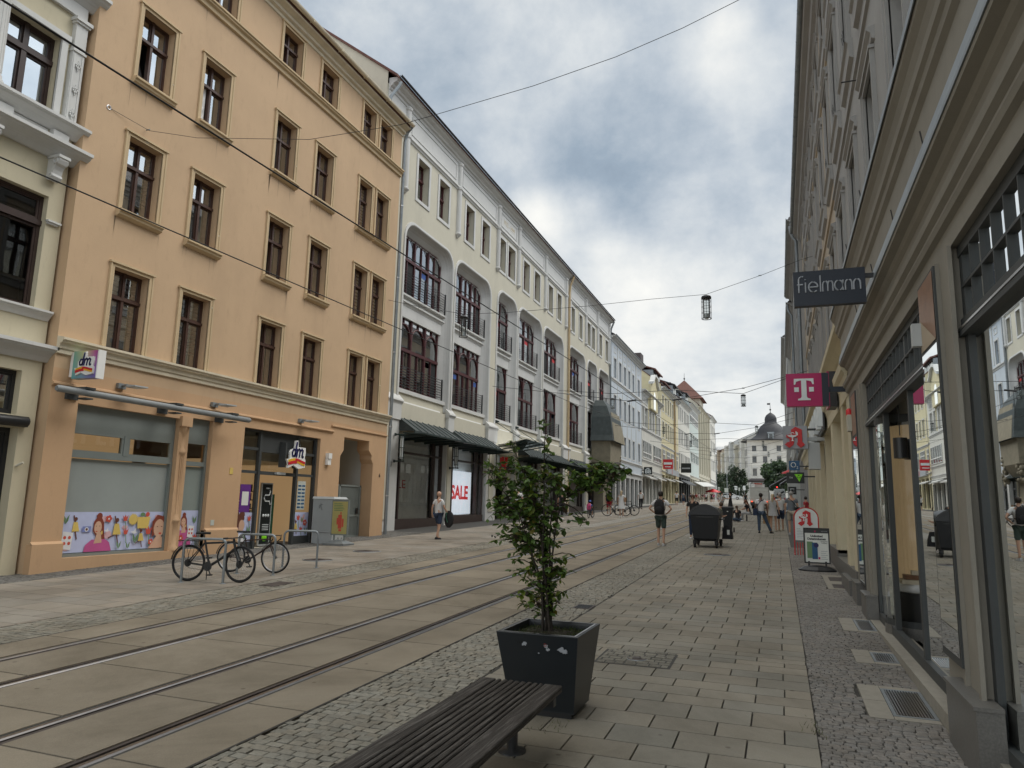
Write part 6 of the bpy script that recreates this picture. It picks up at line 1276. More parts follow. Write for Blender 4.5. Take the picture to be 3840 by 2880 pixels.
# row of houses behind it, seen down the bending street
rowd = [('offwhite', 'pale stucco house directly left of the domed house', 17., 19.5), ('beige', 'yellowish stucco house second left of the domed house', 15., 18.5), ('lightgrey', 'bluish stucco house third left of the domed house', 15., 20.5), ('offwhite', 'off-white stucco house in the middle of the far row', 15., 20),
        ('cream', 'cream house with a dark roof in the far row', 15., 18), ('tan', 'tan house with red-brown trim in the far row', 16, 20), ('lightgrey', 'grey house near the far end of the row', 16, 19), ('bluewhite', 'small pale house at the very end of the street', 18, 18)]
p0 = at(2808, 1870, 246.); d_ = Vector((at(2668, 1870, 370.).x - p0.x, 370 - 246., 0)); Lr = d_.length; d_.normalize(); u = 0
for m, lab, wdt, ht in rowd:
    u1 = u + wdt * .98
    h_, _ = house('stucco_house', lab, 0, 0, wdt * .98, ht, m, [(2.2 + 0, 4.4), (6.4, 8.6), (10.2, 12.4), (14, 16.2)], [(1.2 + 3.1 * k, 2.7 + 3.1 * k) for k in range(7)], F=Fac(0, 1), ridge=3.5, cornm='white' if m != 'tan' else 'rooftile', bands=(5.4, 9.4, 13.2), frame='darkwood', sur=.2, gutterz=False, cor=.9, depth=14, tr=.7, rec=.1)
    mb = MB(); F0 = Fac(0, 1); c0 = wdt * .5; F0.box(mb, c0 - 1.8, c0 + 1.8, 0, 1.1, 5.5, ht + .6); by = mb.build('oriel_bay', m, h_); mb = MB(); [F0.box(mb, c0 - 1.4 + 1.5 * q, c0 - .2 + 1.5 * q, 1.1, 1.13, z_, z_ + 2.1) for q in (0, 1) for z_ in (6.4, 10.2, 14)]; mb.build('bay_windows', 'glassdark', by)
    ps = p0 + d_ * u; h_.location = (ps.x, ps.y, gz(ps.y) - 0); ang = math.atan2(d_.y, d_.x); h_.rotation_euler = (0, 0, ang - math.pi / 2 + 0); h_['group'] = 'stucco houses of the far row'; u = u1 + .01
# orient: Fac(0,1) faces +X locally, u along +Y; the row must face the street on its left
for o in [o for o in C.objects if o.name.startswith('stucco_house') and o.parent is None]:
    for ch in o.children_recursive:
        pass
    o.scale = (-1, 1, 1)
tag((lambda b: (b.loft([[(-40, 440, 5), (-30, 440, 5), (-30, 452, 5), (-40, 452, 5)], [(-40, 440, 13), (-30, 440, 13), (-30, 452, 13), (-40, 452, 13)], [(-35.5, 440, 19), (-34.5, 440, 19), (-34.5, 452, 19), (-35.5, 452, 19)]]), b)[1])(MB()).build('red_roofed_house', 'rooftile', None, (-35, 446, 5)), 'distant house with a red gable roof behind the left corner', 'building') if False else None
# ------------------------------------------------------------------ planter with shrub, bench
pt = thing('planter', 'dark square tapered planter box with scraped stickers on its front', 'planter', (-1.9, 6.2, gz(6.2)))
g0 = .145; zt = .80
top = [(-2.24, 5.80), (-1.55, 5.82), (-1.55, 6.59), (-2.24, 6.57)]; bot = [(-2.15, 5.93), (-1.61, 5.94), (-1.61, 6.43), (-2.15, 6.42)]
def ring(q, z, s=1.0): cx = sum(p[0] for p in q) / 4; cy = sum(p[1] for p in q) / 4; return [(cx + (x - cx) * s, cy + (y - cy) * s, z) for x, y in q]
mb = MB(); mb.loft([ring(bot, g0 + .04), ring(bot, g0 + .05, 1.0), ring(top, zt)], False); mb.loft([ring(top, zt), ring(top, zt + .004, .998), ring(top, zt + .004, .90), ring(top, zt - .02, .89), ring(top, zt - .16, .86)], False); mb.build('box', 'planter', pt)
mb = MB(); mb.loft([ring(bot, g0 - .02, .9), ring(bot, g0 + .05, .9)]); mb.build('foot', 'blackmetal', pt)
mb = MB()
A_ = ring(top, zt + .005, .905); B_ = ring(top, zt + .006, .885)
for i in range(4): j = (i + 1) % 4; mb.face([A_[i], A_[j], B_[j], B_[i]])
mb.loft([ring(top, zt + .006, .93), ring(top, zt + .006, .905)], False); mb.build('steel_rim', 'steel', pt)
random.seed(2)
mb = MB(); n = 14; s_ = .86; hg = {}
for i in range(n + 1):
    for j in range(n + 1): hg[i, j] = Vector((-2.195 + .60 * i / n, 5.87 + .66 * j / n, zt - .06 + random.uniform(-.012, .02) + .03 * math.exp(-((i - 7) ** 2 + (j - 7) ** 2) / 14)))
for i in range(n):
    for j in range(n): mb.face([hg[i, j], hg[i + 1, j], hg[i + 1, j + 1], hg[i, j + 1]])
mb.build('soil', 'soil', pt)
mb = MB(); mb.tone = (1, 1, 1)   # low grass and moss on the soil
for _ in range(1100):
    x = -2.18 + .57 * random.random(); y = 5.89 + .62 * random.random(); h = random.uniform(.015, .05); a = random.random() * 6.28; k = random.uniform(.5, 1.3); mb.tone = (.065 * k, .085 * k, .03 * k)
    w_ = .004; bx = Vector((x, y, zt - .06)); tip = bx + Vector((random.uniform(-.03, .03), random.uniform(-.03, .03), h)); s = Vector((math.cos(a), math.sin(a), 0)) * w_; mb.face([bx - s, bx + s, tip])
o = mb.build('ground_cover', 'leaf', pt); o['kind'] = 'stuff'
def frontpt(u, z, off=.002):   # point on the slanted planter front
    k = (z - g0) / (zt - g0); y = 5.935 + (5.81 - 5.935) * k; return (u, y - off, z)
mb = MB()   # scraped stickers
random.seed(8)
for u, z, r in ((-2.055, .735, .026), (-2.0, .72, .024), (-1.82, .715, .022), (-1.80, .69, .018), (-1.69, .70, .030), (-1.66, .685, .026), (-1.88, .655, .008), (-2.13, .70, .010)):
    for k in range(2): mb.face([frontpt(u + r * math.cos(t) * q * random.uniform(.8, 1.1), z + r * .75 * math.sin(t + .3 * k) * q, .002 + k * .0006) for t, q in [(i * .45, random.choice((.5, .75, .95, 1.05))) for i in range(14)]])
mb.build('sticker_remains', 'letter_grey', pt)
text('D', .035, lambda a, b, c: frontpt(-1.82 + a, .722 + b, .006), 'sticker_letter', 'm_red', pt, depth=.0004)
mb = MB()
for k, (u0_, w_) in enumerate(((-2.06, .012), (-2.045, .010), (-2.03, .012))): mb.face([frontpt(u0_ + a, .735 + b, .0055) for a, b in ((0, -.012), (w_ * .4, -.014), (w_, .012), (w_ * .5, .004))])
mb.build('sticker_mark', 'dark', pt)
# shrub
sb = thing('planted_shrub', 'leafy multi-stemmed shrub growing out of the dark planter', 'shrub', (-1.9, 6.2, .75))
YP = 6.2
def NPX(x, y, Y=YP): return at(1750 + .4219 * x, 1550 + .4219 * y, Y)
PADS = [(230,480,70),(330,520,85),(450,470,80),(560,560,95),(700,530,95),(800,600,90),(950,560,100),(1080,520,100),(1200,500,95),(1320,470,75),(1430,510,45),(1100,640,80),(1230,610,75),(1270,680,45),(900,680,80),(600,700,105),(450,660,90),(330,780,95),(240,620,60),(500,820,115),(650,820,115),(270,890,70),(430,930,110),(600,950,115),(750,920,85),(700,1050,105),(500,1050,105),(560,1130,95),(350,1060,60),(290,1130,50),(450,1150,65),(640,1170,85),(740,1120,70),(960,910,50),(1040,960,45),(700,330,35),(740,220,28),(690,120,24),(660,70,16),(430,310,30),(380,270,22),(780,360,30),(560,1330,40),(450,1220,50),(680,1280,75),(800,1290,60),(950,1260,26),(430,1290,35),(540,1400,60),(650,1430,90),(790,1420,80),(900,1400,40),(390,1400,26),(540,1490,45),(720,1520,75),(650,1600,70),(490,1560,24),(880,1600,30),(600,1680,50),(760,1640,60),(600,1770,42),(710,1750,48),(520,1700,32),(830,1670,36),(450,1610,30),(560,1560,50),(560,900,100),(620,620,90),(1180,570,80),(1350,540,60),(880,800,40),(1000,610,70)]
stems = []; mb = MB(); random.seed(12)
base = [Vector((-1.90 + random.uniform(-.06, .06), 6.2 + random.uniform(-.08, .08), .74)) for _ in range(8)]
trunk_top = [(470, 900), (600, 800), (690, 620), (760, 700), (650, 1000), (560, 560), (820, 850), (540, 1150)]
nodes = []
for b, (tx, ty) in zip(base, trunk_top):
    tpt = NPX(tx, ty, YP + random.uniform(-.15, .15)); pts = []
    for k in range(9):
        t = k / 8; p = b.lerp(Vector((b.x + (tpt.x - b.x) * t ** 1.4, b.y + (tpt.y - b.y) * t, b.z + (tpt.z - b.z) * t)), 1); p += Vector((random.uniform(-1, 1), random.uniform(-1, 1), 0)) * .012 * (k > 0); pts.append(p)
    mb.tube(pts, .013, 6, r2=.005); nodes += pts[1:]
for (x0, y0), (x1, y1) in (((700, 900), (1100, 640)), ((1100, 640), (1380, 500)), ((600, 560), (240, 480)), ((680, 620), (700, 90)), ((850, 800), (1060, 950)), ((470, 900), (250, 620)), ((560, 700), (400, 290))):
    a = NPX(x0, y0, YP + random.uniform(-.05, .05)); b = NPX(x1, y1, YP + random.uniform(-.12, .12)); pts = [a.lerp(b, k / 6) + Vector((0, random.uniform(-.02, .02), .03 * math.sin(k / 6 * 3.14))) for k in range(7)]
    mb.tube(pts, .0075, 5, r2=.0025); nodes += pts
lv = MB(); lv.tone = (1, 1, 1)
def leaf(c, d, size, tone):
    d = d.normalized(); up = Vector((random.uniform(-.5, .5), random.uniform(-.5, .5), 1)).normalized(); s = d.cross(up)
    if s.length < .1: s = Vector((1, 0, 0))
    s.normalize(); nrm = s.cross(d).normalized(); L_ = size; W2_ = size * random.uniform(.27, .36); f_ = nrm * (size * random.uniform(-.02, .12))
    lv.tone = tone; P_ = [c, c + d * L_ * .25 + s * W2_ * .8 + f_ * .8, c + d * L_ * .6 + s * W2_ + f_, c + d * L_ * 1. - nrm * size * .06, c + d * L_ * .6 - s * W2_ + f_, c + d * L_ * .25 - s * W2_ * .8 + f_ * .8]
    lv.idx([P_[0], P_[1], P_[2], P_[3], P_[4], P_[5], c + d * L_ * .5], [(0, 1, 6), (1, 2, 6), (2, 3, 6), (3, 4, 6), (4, 5, 6), (5, 0, 6)])
nl = 0
for x, y, r in PADS:
    cpt = NPX(x, y); rr = r * .4219 * 6.2 / 2700
    nt_ = max(2, int((r / 26) ** 2 * 1.35))
    for _ in range(nt_):
        q = Vector((random.gauss(0, .5), random.gauss(0, .7), random.gauss(0, .5))); tip = cpt + q * rr * Vector((1, 1, 1)).length * .62
        if r > 55: tip.y += random.uniform(-.12, .12)
        nb_ = min(nodes, key=lambda n_: (n_ - tip).length_squared + (.02 if n_.z > tip.z else 0))
        if (nb_ - tip).length > .3: nb_ = tip + (nb_ - tip).normalized() * .3
        mid = nb_.lerp(tip, .5) + Vector((0, 0, .02)); mb.tube([nb_, mid, tip], .003, 4, r2=.0012, cap=False)
        yel = .35 if (620 < x < 900 and 480 < y < 720) or y > 1250 else .12
        for k in range(random.randint(4, 7)):
            t = random.uniform(.45, 1.05); c_ = mid.lerp(tip, t); dr = Vector((random.uniform(-1, 1), random.uniform(-1, 1), random.uniform(-.75, .35)))
            v = random.uniform(.5, 1.45); tone = (.085 * v, .145 * v, .036 * v)
            if random.random() < yel: tone = (.17 * v, .22 * v, .035 * v)
            if random.random() < .05: tone = (.12 * v, .10 * v, .02 * v)
            if random.random() < .08: tone = (.05 * v, .035 * v, .025 * v)
            leaf(c_, dr, random.choice((random.uniform(.03, .055), random.uniform(.05, .085))), tone); nl += 1
print('leaves', nl)
mb.build('branches', 'bark', sb); o = lv.build('leaves', 'leaf', sb)
mb = MB()
for x, y in ((215, 520), (225, 600), (240, 520), (190, 500), (340, 600), (232, 1090), (250, 1100)):
    for _ in range(3): mb.ell(NPX(x + random.uniform(-10, 10), y + random.uniform(-10, 10), YP - .05), .006, 6, 4)
mb.build('berries', 'dark', sb)
# weeds beside the planter foot
mb = MB(); mb.tone = (1, 1, 1); random.seed(6)
for cx, cy, n in ((-2.02, 5.55, 90), (-1.7, 5.75, 30), (.2, 6.5, 40), (.22, 5.0, 60)):
    for _ in range(n):
        x = cx + random.gauss(0, .05); y = cy + random.gauss(0, .12); h = random.uniform(.01, .05); a = random.random() * 6.28; k = random.uniform(.6, 1.4); mb.tone = (.10 * k, .11 * k, .045 * k)
        b = Vector((x, y, gz(y))); s = Vector((math.cos(a), math.sin(a), 0)) * .003; mb.face([b - s, b + s, b + Vector((random.uniform(-.03, .03), random.uniform(-.03, .03), h))])
o = mb.build('weeds', 'leaf'); o['kind'] = 'stuff'
# bench: broad outer boards and eight narrow slats on a round leg
bn = thing('street_bench', 'weathered dark wooden slat bench in front of the planter', 'bench', (-1.8, 4.3, gz(4.3)))
BX0, BX1, BY0, BY1, BZ = -2.155, -1.525, 2.55, 5.30, .555
def xoff(y): return .05 * (y - 5.3) / 1.9 * -1
random.seed(3)
def board(x0, x1, name):
    mb = MB(); n = 12; ys = [BY0 + (BY1 - BY0) * i / n for i in range(n + 1)]; ys[-1] += random.uniform(-.004, .006); rings = []
    for y in ys:
        o_ = (BY1 - y) * .022; rings.append([(x0 + o_ + .002, y, BZ - .045), (x1 + o_ - .002, y, BZ - .045), (x1 + o_, y, BZ - .006), (x1 + o_ - .006, y, BZ), (x0 + o_ + .006, y, BZ), (x0 + o_, y, BZ - .006)])
    mb.loft(rings); return mb.build(name, 'benchwood', bn)
board(BX0, BX0 + .115, 'outer_board'); board(BX1 - .135, BX1, 'outer_board')
g_ = (BX1 - .135 - (BX0 + .115)) / 8
for i in range(8): board(BX0 + .115 + g_ * i + .012, BX0 + .115 + g_ * (i + 1) - (.002 if i < 7 else .010), 'slat')
for y in (5.12, 3.1):
    mb = MB(); cx = -1.84 + (5.3 - y) * .022; g1 = gz(y); mb.lathe([(.10, g1 - .01), (.10, g1 + .012), (.04, g1 + .02), (.038, BZ - .10)], (cx, y, 0), 18); mb.build('leg', 'blackmetal', bn)
    mb = MB(); mb.box((BX0 + .03, y - .03, BZ - .10), (BX1 - .0, y + .03, BZ - .046)); mb.build('crossbar', 'blackmetal', bn)
    if y > 5:
        mb = MB(); mb.box((cx - .05, y - .12, g1 + .02), (cx + .05, y + .1, BZ - .1)) if False else None

# ------------------------------------------------------------------ bicycles, stands
def bicycle(name, label, rear, front, style, col='blackmetal'):
    """rear, front: contact points of the wheels on the ground (front = where the front wheel touches)"""
    rear = Vector(rear); front = Vector(front); t = thing(name, label, 'bicycle', rear)
    fx = (front - rear); wb = fx.length; fx.normalize(); up = Vector((0, 0, 1)); sd_ = up.cross(fx).normalized(); sc = wb / 1.06; R = .345 * sc
    P = lambda a, b, s=0.: rear + fx * (a * sc) + up * (b * sc) + sd_ * (s * sc)
    for k, (nm, c, ax) in enumerate((('rear_wheel', P(0, .345), sd_), ('front_wheel', P(1.06, .345), (sd_ + fx * .15).normalized() if style != 'road' else sd_))):
        mb = MB(); mb.torus(c, R - .018, .018, ax, 40, 8); wl = mb.build('wheel', 'rubber', t)
        mb = MB(); mb.torus(c, R - .042, .009, ax, 40, 6); mb.build('rim', 'blackmetal' if style != 'road' else 'steel', wl)
        a = ax.orthogonal().normalized() if abs(ax.z) > .5 else Vector((0, 0, 1)).cross(ax).normalized(); b = ax.cross(a); mb = MB()
        for i in range(28): th = i * 2 * math.pi / 28; mb.tube([c + ax * (.02 if i % 2 else -.02), c + (a * math.cos(th) + b * math.sin(th)) * (R - .045)], .0014, 3, cap=False)
        mb.build('spokes', 'steel', wl); mb = MB(); mb.tube([c - ax * .05, c + ax * .05], .02, 10); mb.tube([c - ax * .032, c - ax * .028], .07 if style != 'road' else .03, 16); mb.build('hub', 'blackmetal', wl)
    bb = P(.43, .29); st_ = P(.30, .78); hd = P(.90, .76); hd2 = P(.935, .62); rh = P(0, .345); fh = P(1.06, .345)
    mb = MB(); r = .019 if style != 'road' else .014
    mb.tube([bb, st_], r, 8); mb.tube([bb, hd2], r * 1.35, 8); mb.tube([st_ + (bb - st_) * .12, hd], r, 8) if style != 'low' else mb.tube([st_ + (bb - st_) * .45, hd2], r, 8); mb.tube([hd + (hd - hd2) * .4, hd2], r * 1.2, 8)
    for s in (-1, 1): mb.tube([bb + sd_ * .02 * s, rh + sd_ * .055 * s], r * .6, 6); mb.tube([st_ + (bb - st_) * .08 + sd_ * .015 * s, rh + sd_ * .055 * s], r * .5, 6)
    mb.build('frame', col, t)
    mb = MB()
    for s in (-1, 1): mb.tube([hd2 + sd_ * .03 * s, P(.99, .50) + sd_ * .045 * s, fh + sd_ * .05 * s], r * .85, 6)
    mb.tube([hd2 - sd_ * .04, hd2 + sd_ * .04], r, 6); mb.build('fork', col, t)
    mb = MB(); sp = P(.255, .90); mb.tube([st_, sp], .012, 6); mb.build('seat_post', 'blackmetal', t)
    mb = MB(); mb.loft([[sp + fx * a + sd_ * w_ * math.cos(q) + up * (.012 + .022 * math.sin(q)) for q in [i * math.pi / 4 for i in range(8)]] for a, w_ in ((-.13, .05), (-.10, .075), (-.03, .06), (.05, .028), (.14, .014))]); mb.build('saddle', 'rubber', t)
    hb = hd + (hd - hd2) * .55; mb = MB(); mb.tube([hd, hb, hb + fx * .06], .013, 6)
    if style == 'road':
        for s in (-1, 1):
            c0 = hb + fx * .06 + sd_ * .20 * s; mb.tube([hb + fx * .06, c0, c0 + fx * .09, c0 + fx * .10 - up * .07, c0 + fx * .03 - up * .13, c0 - fx * .04 - up * .13], .012, 6)
            mb.tube([c0 + fx * .09, c0 + fx * .12 + up * .02, c0 + fx * .11 - up * .09], .008, 5)
    else:
        mb.tube([hb + fx * .05 - sd_ * .33 - fx * .06, hb + fx * .05 - sd_ * .12, hb + fx * .05 + sd_ * .12, hb + fx * .05 + sd_ * .33 - fx * .06], .012, 6)
        for s in (-1, 1): mb.tube([hb + fx * .0 + sd_ * .22 * s, hb + fx * .0 + sd_ * .34 * s - fx * .01], .018, 8); mb.tube([hb + fx * .05 + sd_ * .18 * s, hb + fx * .12 + sd_ * .28 * s - up * .02], .006, 4)
    mb.build('handlebar', 'blackmetal', t)
    mb = MB(); mb.tube([bb - sd_ * .055, bb - sd_ * .06], .085 * sc, 22); mb.tube([bb - sd_ * .06, bb + sd_ * .06], .02, 10); mb.tube([bb - sd_ * .065, bb - sd_ * .07 + (fx * .08 - up * .15) * sc], .011, 6); mb.tube([bb + sd_ * .065, bb + sd_ * .07 - (fx * .08 - up * .15) * sc], .011, 6)
    for s in (-1, 1): c_ = bb + sd_ * .11 * s - s * (-1) * (fx * .08 - up * .15) * sc * (1 if s < 0 else 1) * (1); c_ = bb - sd_ * .11 + (fx * .08 - up * .15) * sc if s < 0 else bb + sd_ * .11 - (fx * .08 - up * .15) * sc; mb.obox(c_, fx * .045, sd_ * .04, up * .012)
    mb.build('crankset', 'blackmetal', t)
    mb = MB(); rs = .04 * sc; ch = -sd_ * .045
    mb.tube([bb + ch + up * .08 * sc, rh + ch + up * rs], .004, 4); mb.tube([bb + ch - up * .08 * sc, rh + ch - up * .09 * sc + fx * .03, rh + ch - up * rs], .004, 4); mb.build('chain', 'railside', t)
    fend = [(0, .345, 1.4, 3.3)] + ([(1.06, .345, .4, 1.9)] if style != 'sport' else [])
    if style in ('tour', 'road'):
        mb = MB()
        for a, b, a0, a1 in ([(0, .345, .55, 3.0)] + ([(1.06, .345, .9, 2.9)] if style == 'road' else [])):
            pts0 = [P(a, b) + (fx * math.cos(q) + up * math.sin(q)) * (R + .022) for q in [a0 + (a1 - a0) * i / 12 for i in range(13)]]
            for p_, q_ in zip(pts0[:-1], pts0[1:]): mb.face([p_ - sd_ * .025, p_ + sd_ * .025, q_ + sd_ * .025, q_ - sd_ * .025])
        mb.build('mudguard', 'blackmetal', t)
    if style == 'tour':
        mb = MB(); z = .76
        for s in (-1, 1): mb.tube([P(.22, z, .06 * s), P(-.22, z, .06 * s)], .006, 5); mb.tube([P(-.02, .36, .07 * s), P(-.14, z, .06 * s)], .005, 4); mb.tube([P(.0, .36, .07 * s), P(.08, z, .06 * s)], .005, 4)
        for k in range(6): mb.tube([P(-.22 + .085 * k, z, -.06), P(-.22 + .085 * k, z, .06)], .005, 4)
        mb.build('luggage_rack', 'blackmetal', t)
        mb = MB(); mb.tube([P(.36, .30, .05), P(.30, .02, .16)], .009, 5); mb.build('kickstand', 'blackmetal', t)
    if style == 'basket':
        mb = MB(); mb.loft([[P(1.0 + a, z_, b) for a, b in ((-w_, -w_), (w_, -w_), (w_, w_), (-w_, w_))] for z_, w_ in ((.85, .12), (1.1, .17))], False); mb.build('basket', 'kraft', t)
    return t
bicycle('parked_bicycle', 'black touring bicycle with a luggage rack leaning at the nearest bike stand', (-10.52, 11.02, gz(11)), (-9.51, 11.25, gz(11.2)), 'tour')
bicycle('parked_bicycle', 'slim black racing bicycle with drop handlebars at the second bike stand', (-10.81, 12.49, gz(12.5)), (-9.88, 12.73, gz(12.7)), 'road', 'darkwood')
for k, (a, b) in enumerate((((-10.49, 10.84), (-9.68, 11.02)), ((-10.48, 12.31), (-9.69, 12.45)), ((-10.40, 13.66), (-9.69, 13.92)))):
    bs = thing('bike_stand', ['grey hoop bike stand in front of the touring bicycle', 'grey hoop bike stand beside the racing bicycle', 'empty grey hoop bike stand, farthest of the three'][k], 'bike stand', (*a, gz(a[1])), 'hoop bike stands on the left pavement')
    A = Vector((*a, gz(a[1]))); B = Vector((*b, gz(b[1]))); e = (B - A).normalized(); up = Vector((0, 0, 1)); h = .80; r = .1
    mb = MB(); mb.tube([A, A + up * (h - r)] + [A + e * (r - r * math.cos(t)) + up * (h - r + r * math.sin(t)) for t in (.4, .8, 1.2, 1.57)] + [B - e * (r - r * math.cos(t)) + up * (h - r + r * math.sin(t)) for t in (1.57, 1.2, .8, .4)] + [B + up * (h - r), B], .024, 10); mb.build('hoop', 'zinc', bs)
    mb = MB(); [mb.lathe([(.06, 0), (.06, .008), (.03, .012)], p, 12) for p in (A, B)]; mb.build('foot_plate', 'zinc', bs)
p = onG(2277, 1935); q = onG(2340, 1938)
bicycle('parked_bicycle', 'tan bicycle with a basket standing before the stone oriel', (-10.9, 48.3, gz(48.3)), (-9.75, 48.6, gz(48.6)), 'basket', 'tan')
bicycle('parked_bicycle', 'dark bicycle behind the tan one before the stone oriel', (-10.5, 50.0, gz(50)), (-9.45, 50.3, gz(50.3)), 'tour')
bs = thing('bike_stand', 'dark hoop stand beside the woman in white', 'bike stand', (-10, 51, gz(51))); mb = MB(); g1 = gz(51); mb.tube([(-10.9, 50.9, g1), (-10.9, 50.9, g1 + .95), (-9.8, 51, g1 + .95), (-9.8, 51, g1)], .03, 6); mb.build('hoop', 'blackmetal', bs)

# ------------------------------------------------------------------ cable cabinet and poster stand
cb = thing('cable_cabinet', 'light grey ribbed cable cabinet beside the passage gate', 'cabinet', (-13.3, 19.9, .47)); g1 = .45
mb = MB(); mb.box((-13.86, 19.55, g1), (-13.12, 20.22, g1 + .36)); mb.build('base', 'greypaint', cb)
mb = MB(); mb.box((-13.86, 19.52, g1 + .37), (-13.10, 20.25, g1 + 1.40)); mb.hexa([(x, y, z) for z, e in ((g1 + 1.40, .03), (g1 + 1.47, -.02)) for x, y in ((-13.88, 19.52 - e), (-13.10 + e, 19.52 - e), (-13.10 + e, 20.25 + e), (-13.88, 20.25 + e))]); mb.build('housing', 'greypaint', cb)
mb = MB()
for k in range(18): mb.box((-13.82 + .038 * k, 19.505, g1 + .42), (-13.805 + .038 * k, 19.52, g1 + 1.36))
for k in range(16): mb.box((-13.10, 19.58 + .04 * k, g1 + .42), (-13.085, 19.60 + .04 * k, g1 + 1.36))
mb.build('ribs', 'greypaint', cb); mb = MB(); mb.tube([(-13.6, 19.50, g1 + 1.1), (-13.55, 19.50, g1 + 1.25), (-13.5, 19.50, g1 + 1.05), (-13.62, 19.50, g1 + 1.2), (-13.48, 19.50, g1 + 1.22)], .006, 4); mb.tube([(-13.084, 19.75, g1 + .1), (-13.084, 19.85, g1 + .22), (-13.084, 19.9, g1 + .08), (-13.084, 20.05, g1 + .2), (-13.084, 20.1, g1 + .1)], .007, 4); mb.build('scribble', 'framegrey', cb)
ps = thing('poster_stand', 'poster stand with a yellow notice, in front of the cable cabinet', 'poster stand', (-12.7, 19.3, .46)); c = Vector((-12.72, 19.35, .46))
mb = MB(); mb.loft([[c + Vector((a * s, b * s, z)) for a, b in ((-.36, -.3), (.36, -.3), (.36, .3), (-.36, .3))] for s, z in ((1, 0), (1, .06), (.5, .14), (.3, .16))]); mb.build('foot', 'zinc', ps)
mb = MB(); mb.box(c + Vector((-.2, -.02, .15)), c + Vector((-.16, .02, .32))); mb.box(c + Vector((.16, -.02, .15)), c + Vector((.20, .02, .32))); mb.box(c + Vector((-.3, -.025, .30)), c + Vector((.3, .025, 1.36))); mb.build('frame', 'framegrey2', ps)
mb = MB(); mb.box(c + Vector((-.265, -.03, .34)), c + Vector((.265, -.026, 1.32))); mb.build('notice', 'yellowpaper', ps)
mb = MB(); random.seed(5)
for k in range(5): mb.box(c + Vector((-.22, -.033, 1.24 - .05 * k)), c + Vector((-.22 + random.uniform(.15, .38), -.031, 1.26 - .05 * k)))
mb.build('notice_print', 'm_green', ps); mb = MB(); [mb.box(c + Vector((x, -.034, z)), c + Vector((x + w_, -.031, z + h))) for x, z, w_, h in ((-.05, .5, .13, .42), (-.1, .62, .05, .2), (.09, .55, .06, .25), (-.02, .42, .1, .06), (.02, .93, .04, .07))]; mb.build('notice_picture', 'm_red', ps)

# ------------------------------------------------------------------ waste containers
wc_ = thing('waste_container', 'large dark wheeled waste container with a rounded lid', 'waste container', (-2.35, 24.6, gz(24.6))); X0, X1, Y0, Y1 = -2.74, -1.84, 24.25, 25.5; g1 = gz(24.8)
mb = MB(); mb.loft([[(X0 + e, Y0 + e, z), (X1 - e, Y0 + e, z), (X1 - e, Y1 - e, z), (X0 + e, Y1 - e, z)] for z, e in ((g1 + .20, .13), (g1 + .28, .08), (g1 + 1.02, .0), (g1 + 1.03, -.04), (g1 + 1.09, -.04), (g1 + 1.09, 0))]); mb.build('body', 'plastic_dark', wc_)
mb = MB(); n = 10; rings = []
for k in range(n + 1):
    t = math.pi * k / n; rings.append([(x, (Y0 + Y1) / 2 - (Y1 - Y0) / 2 * math.cos(t) * 1.02, g1 + 1.08 + .30 * math.sin(t)) for x in (X0 - .03, X1 + .03)])
# barrel lid running across
rings = [[(X0 - .03 + (X1 - X0 + .06) * k / 12, Y0 - .03, g1 + 1.09 + .27 * math.sin(math.pi * k / 12) ** .75), (X0 - .03 + (X1 - X0 + .06) * k / 12, Y1 + .03, g1 + 1.09 + .27 * math.sin(math.pi * k / 12) ** .75)] for k in range(13)]
for a, b in zip(rings[:-1], rings[1:]): mb.face([a[0], b[0], b[1], a[1]])
mb.face([r[0] for r in rings]); mb.face([r[1] for r in rings]); L_ = mb.build('lid', 'plastic_dark', wc_)
mb = MB()
for a, b in zip(rings[:-1], rings[1:]): mb.hexa([(a[0][0], Y0 - .05, a[0][2] - .03), (b[0][0], Y0 - .05, b[0][2] - .03), (b[0][0], Y0 + .0, b[0][2] - .03), (a[0][0], Y0, a[0][2] - .03), (a[0][0], Y0 - .05, a[0][2] + .02), (b[0][0], Y0 - .05, b[0][2] + .02), (b[0][0], Y0, b[0][2] + .02), (a[0][0], Y0, a[0][2] + .02)])
mb.build('lid_edge', 'blackmetal', L_)
for x, y in ((X0 + .12, Y0 + .1), (X1 - .10, Y0 + .1), (X0 + .12, Y1 - .1), (X1 - .05, Y1 - .1)): mb = MB(); mb.lathe([(.09, -.03), (.10, -.01), (.10, .02), (.09, .04)], (x, y, gz(y) + .10), 18, 'X'); mb.box((x - .05, y - .05, g1 + .10), (x + .06, y + .05, g1 + .24)); mb.build('wheel', 'rubber', wc_)
mb = MB(); mb.tube([(X1, Y0 + .1, g1 + .9), (X1 + .08, Y0 + .1, g1 + .9), (X1 + .08, Y1 - .1, g1 + .9), (X1, Y1 - .1, g1 + .9)], .02, 6); mb.box((X0 + .2, Y0 - .02, g1 + .95), (X1 - .2, Y0 + .02, g1 + .98)); mb.build('handle', 'blackmetal', wc_)
wb_ = thing('waste_bin', 'smaller black two-wheeled bin with a flat lid behind the large container', 'bin', (-2.2, 34, gz(34))); g1 = gz(34); X0, X1, Y0, Y1 = -2.42, -1.98, 33.75, 34.35
mb = MB(); mb.loft([[(X0 + e, Y0 + e, z), (X1 - e, Y0 + e, z), (X1 - e, Y1 - e, z), (X0 + e, Y1 - e, z)] for z, e in ((g1, .06), (g1 + 1.0, .0), (g1 + 1.0, -.02), (g1 + 1.04, -.02))]); mb.build('body', 'plastic_bin', wb_)
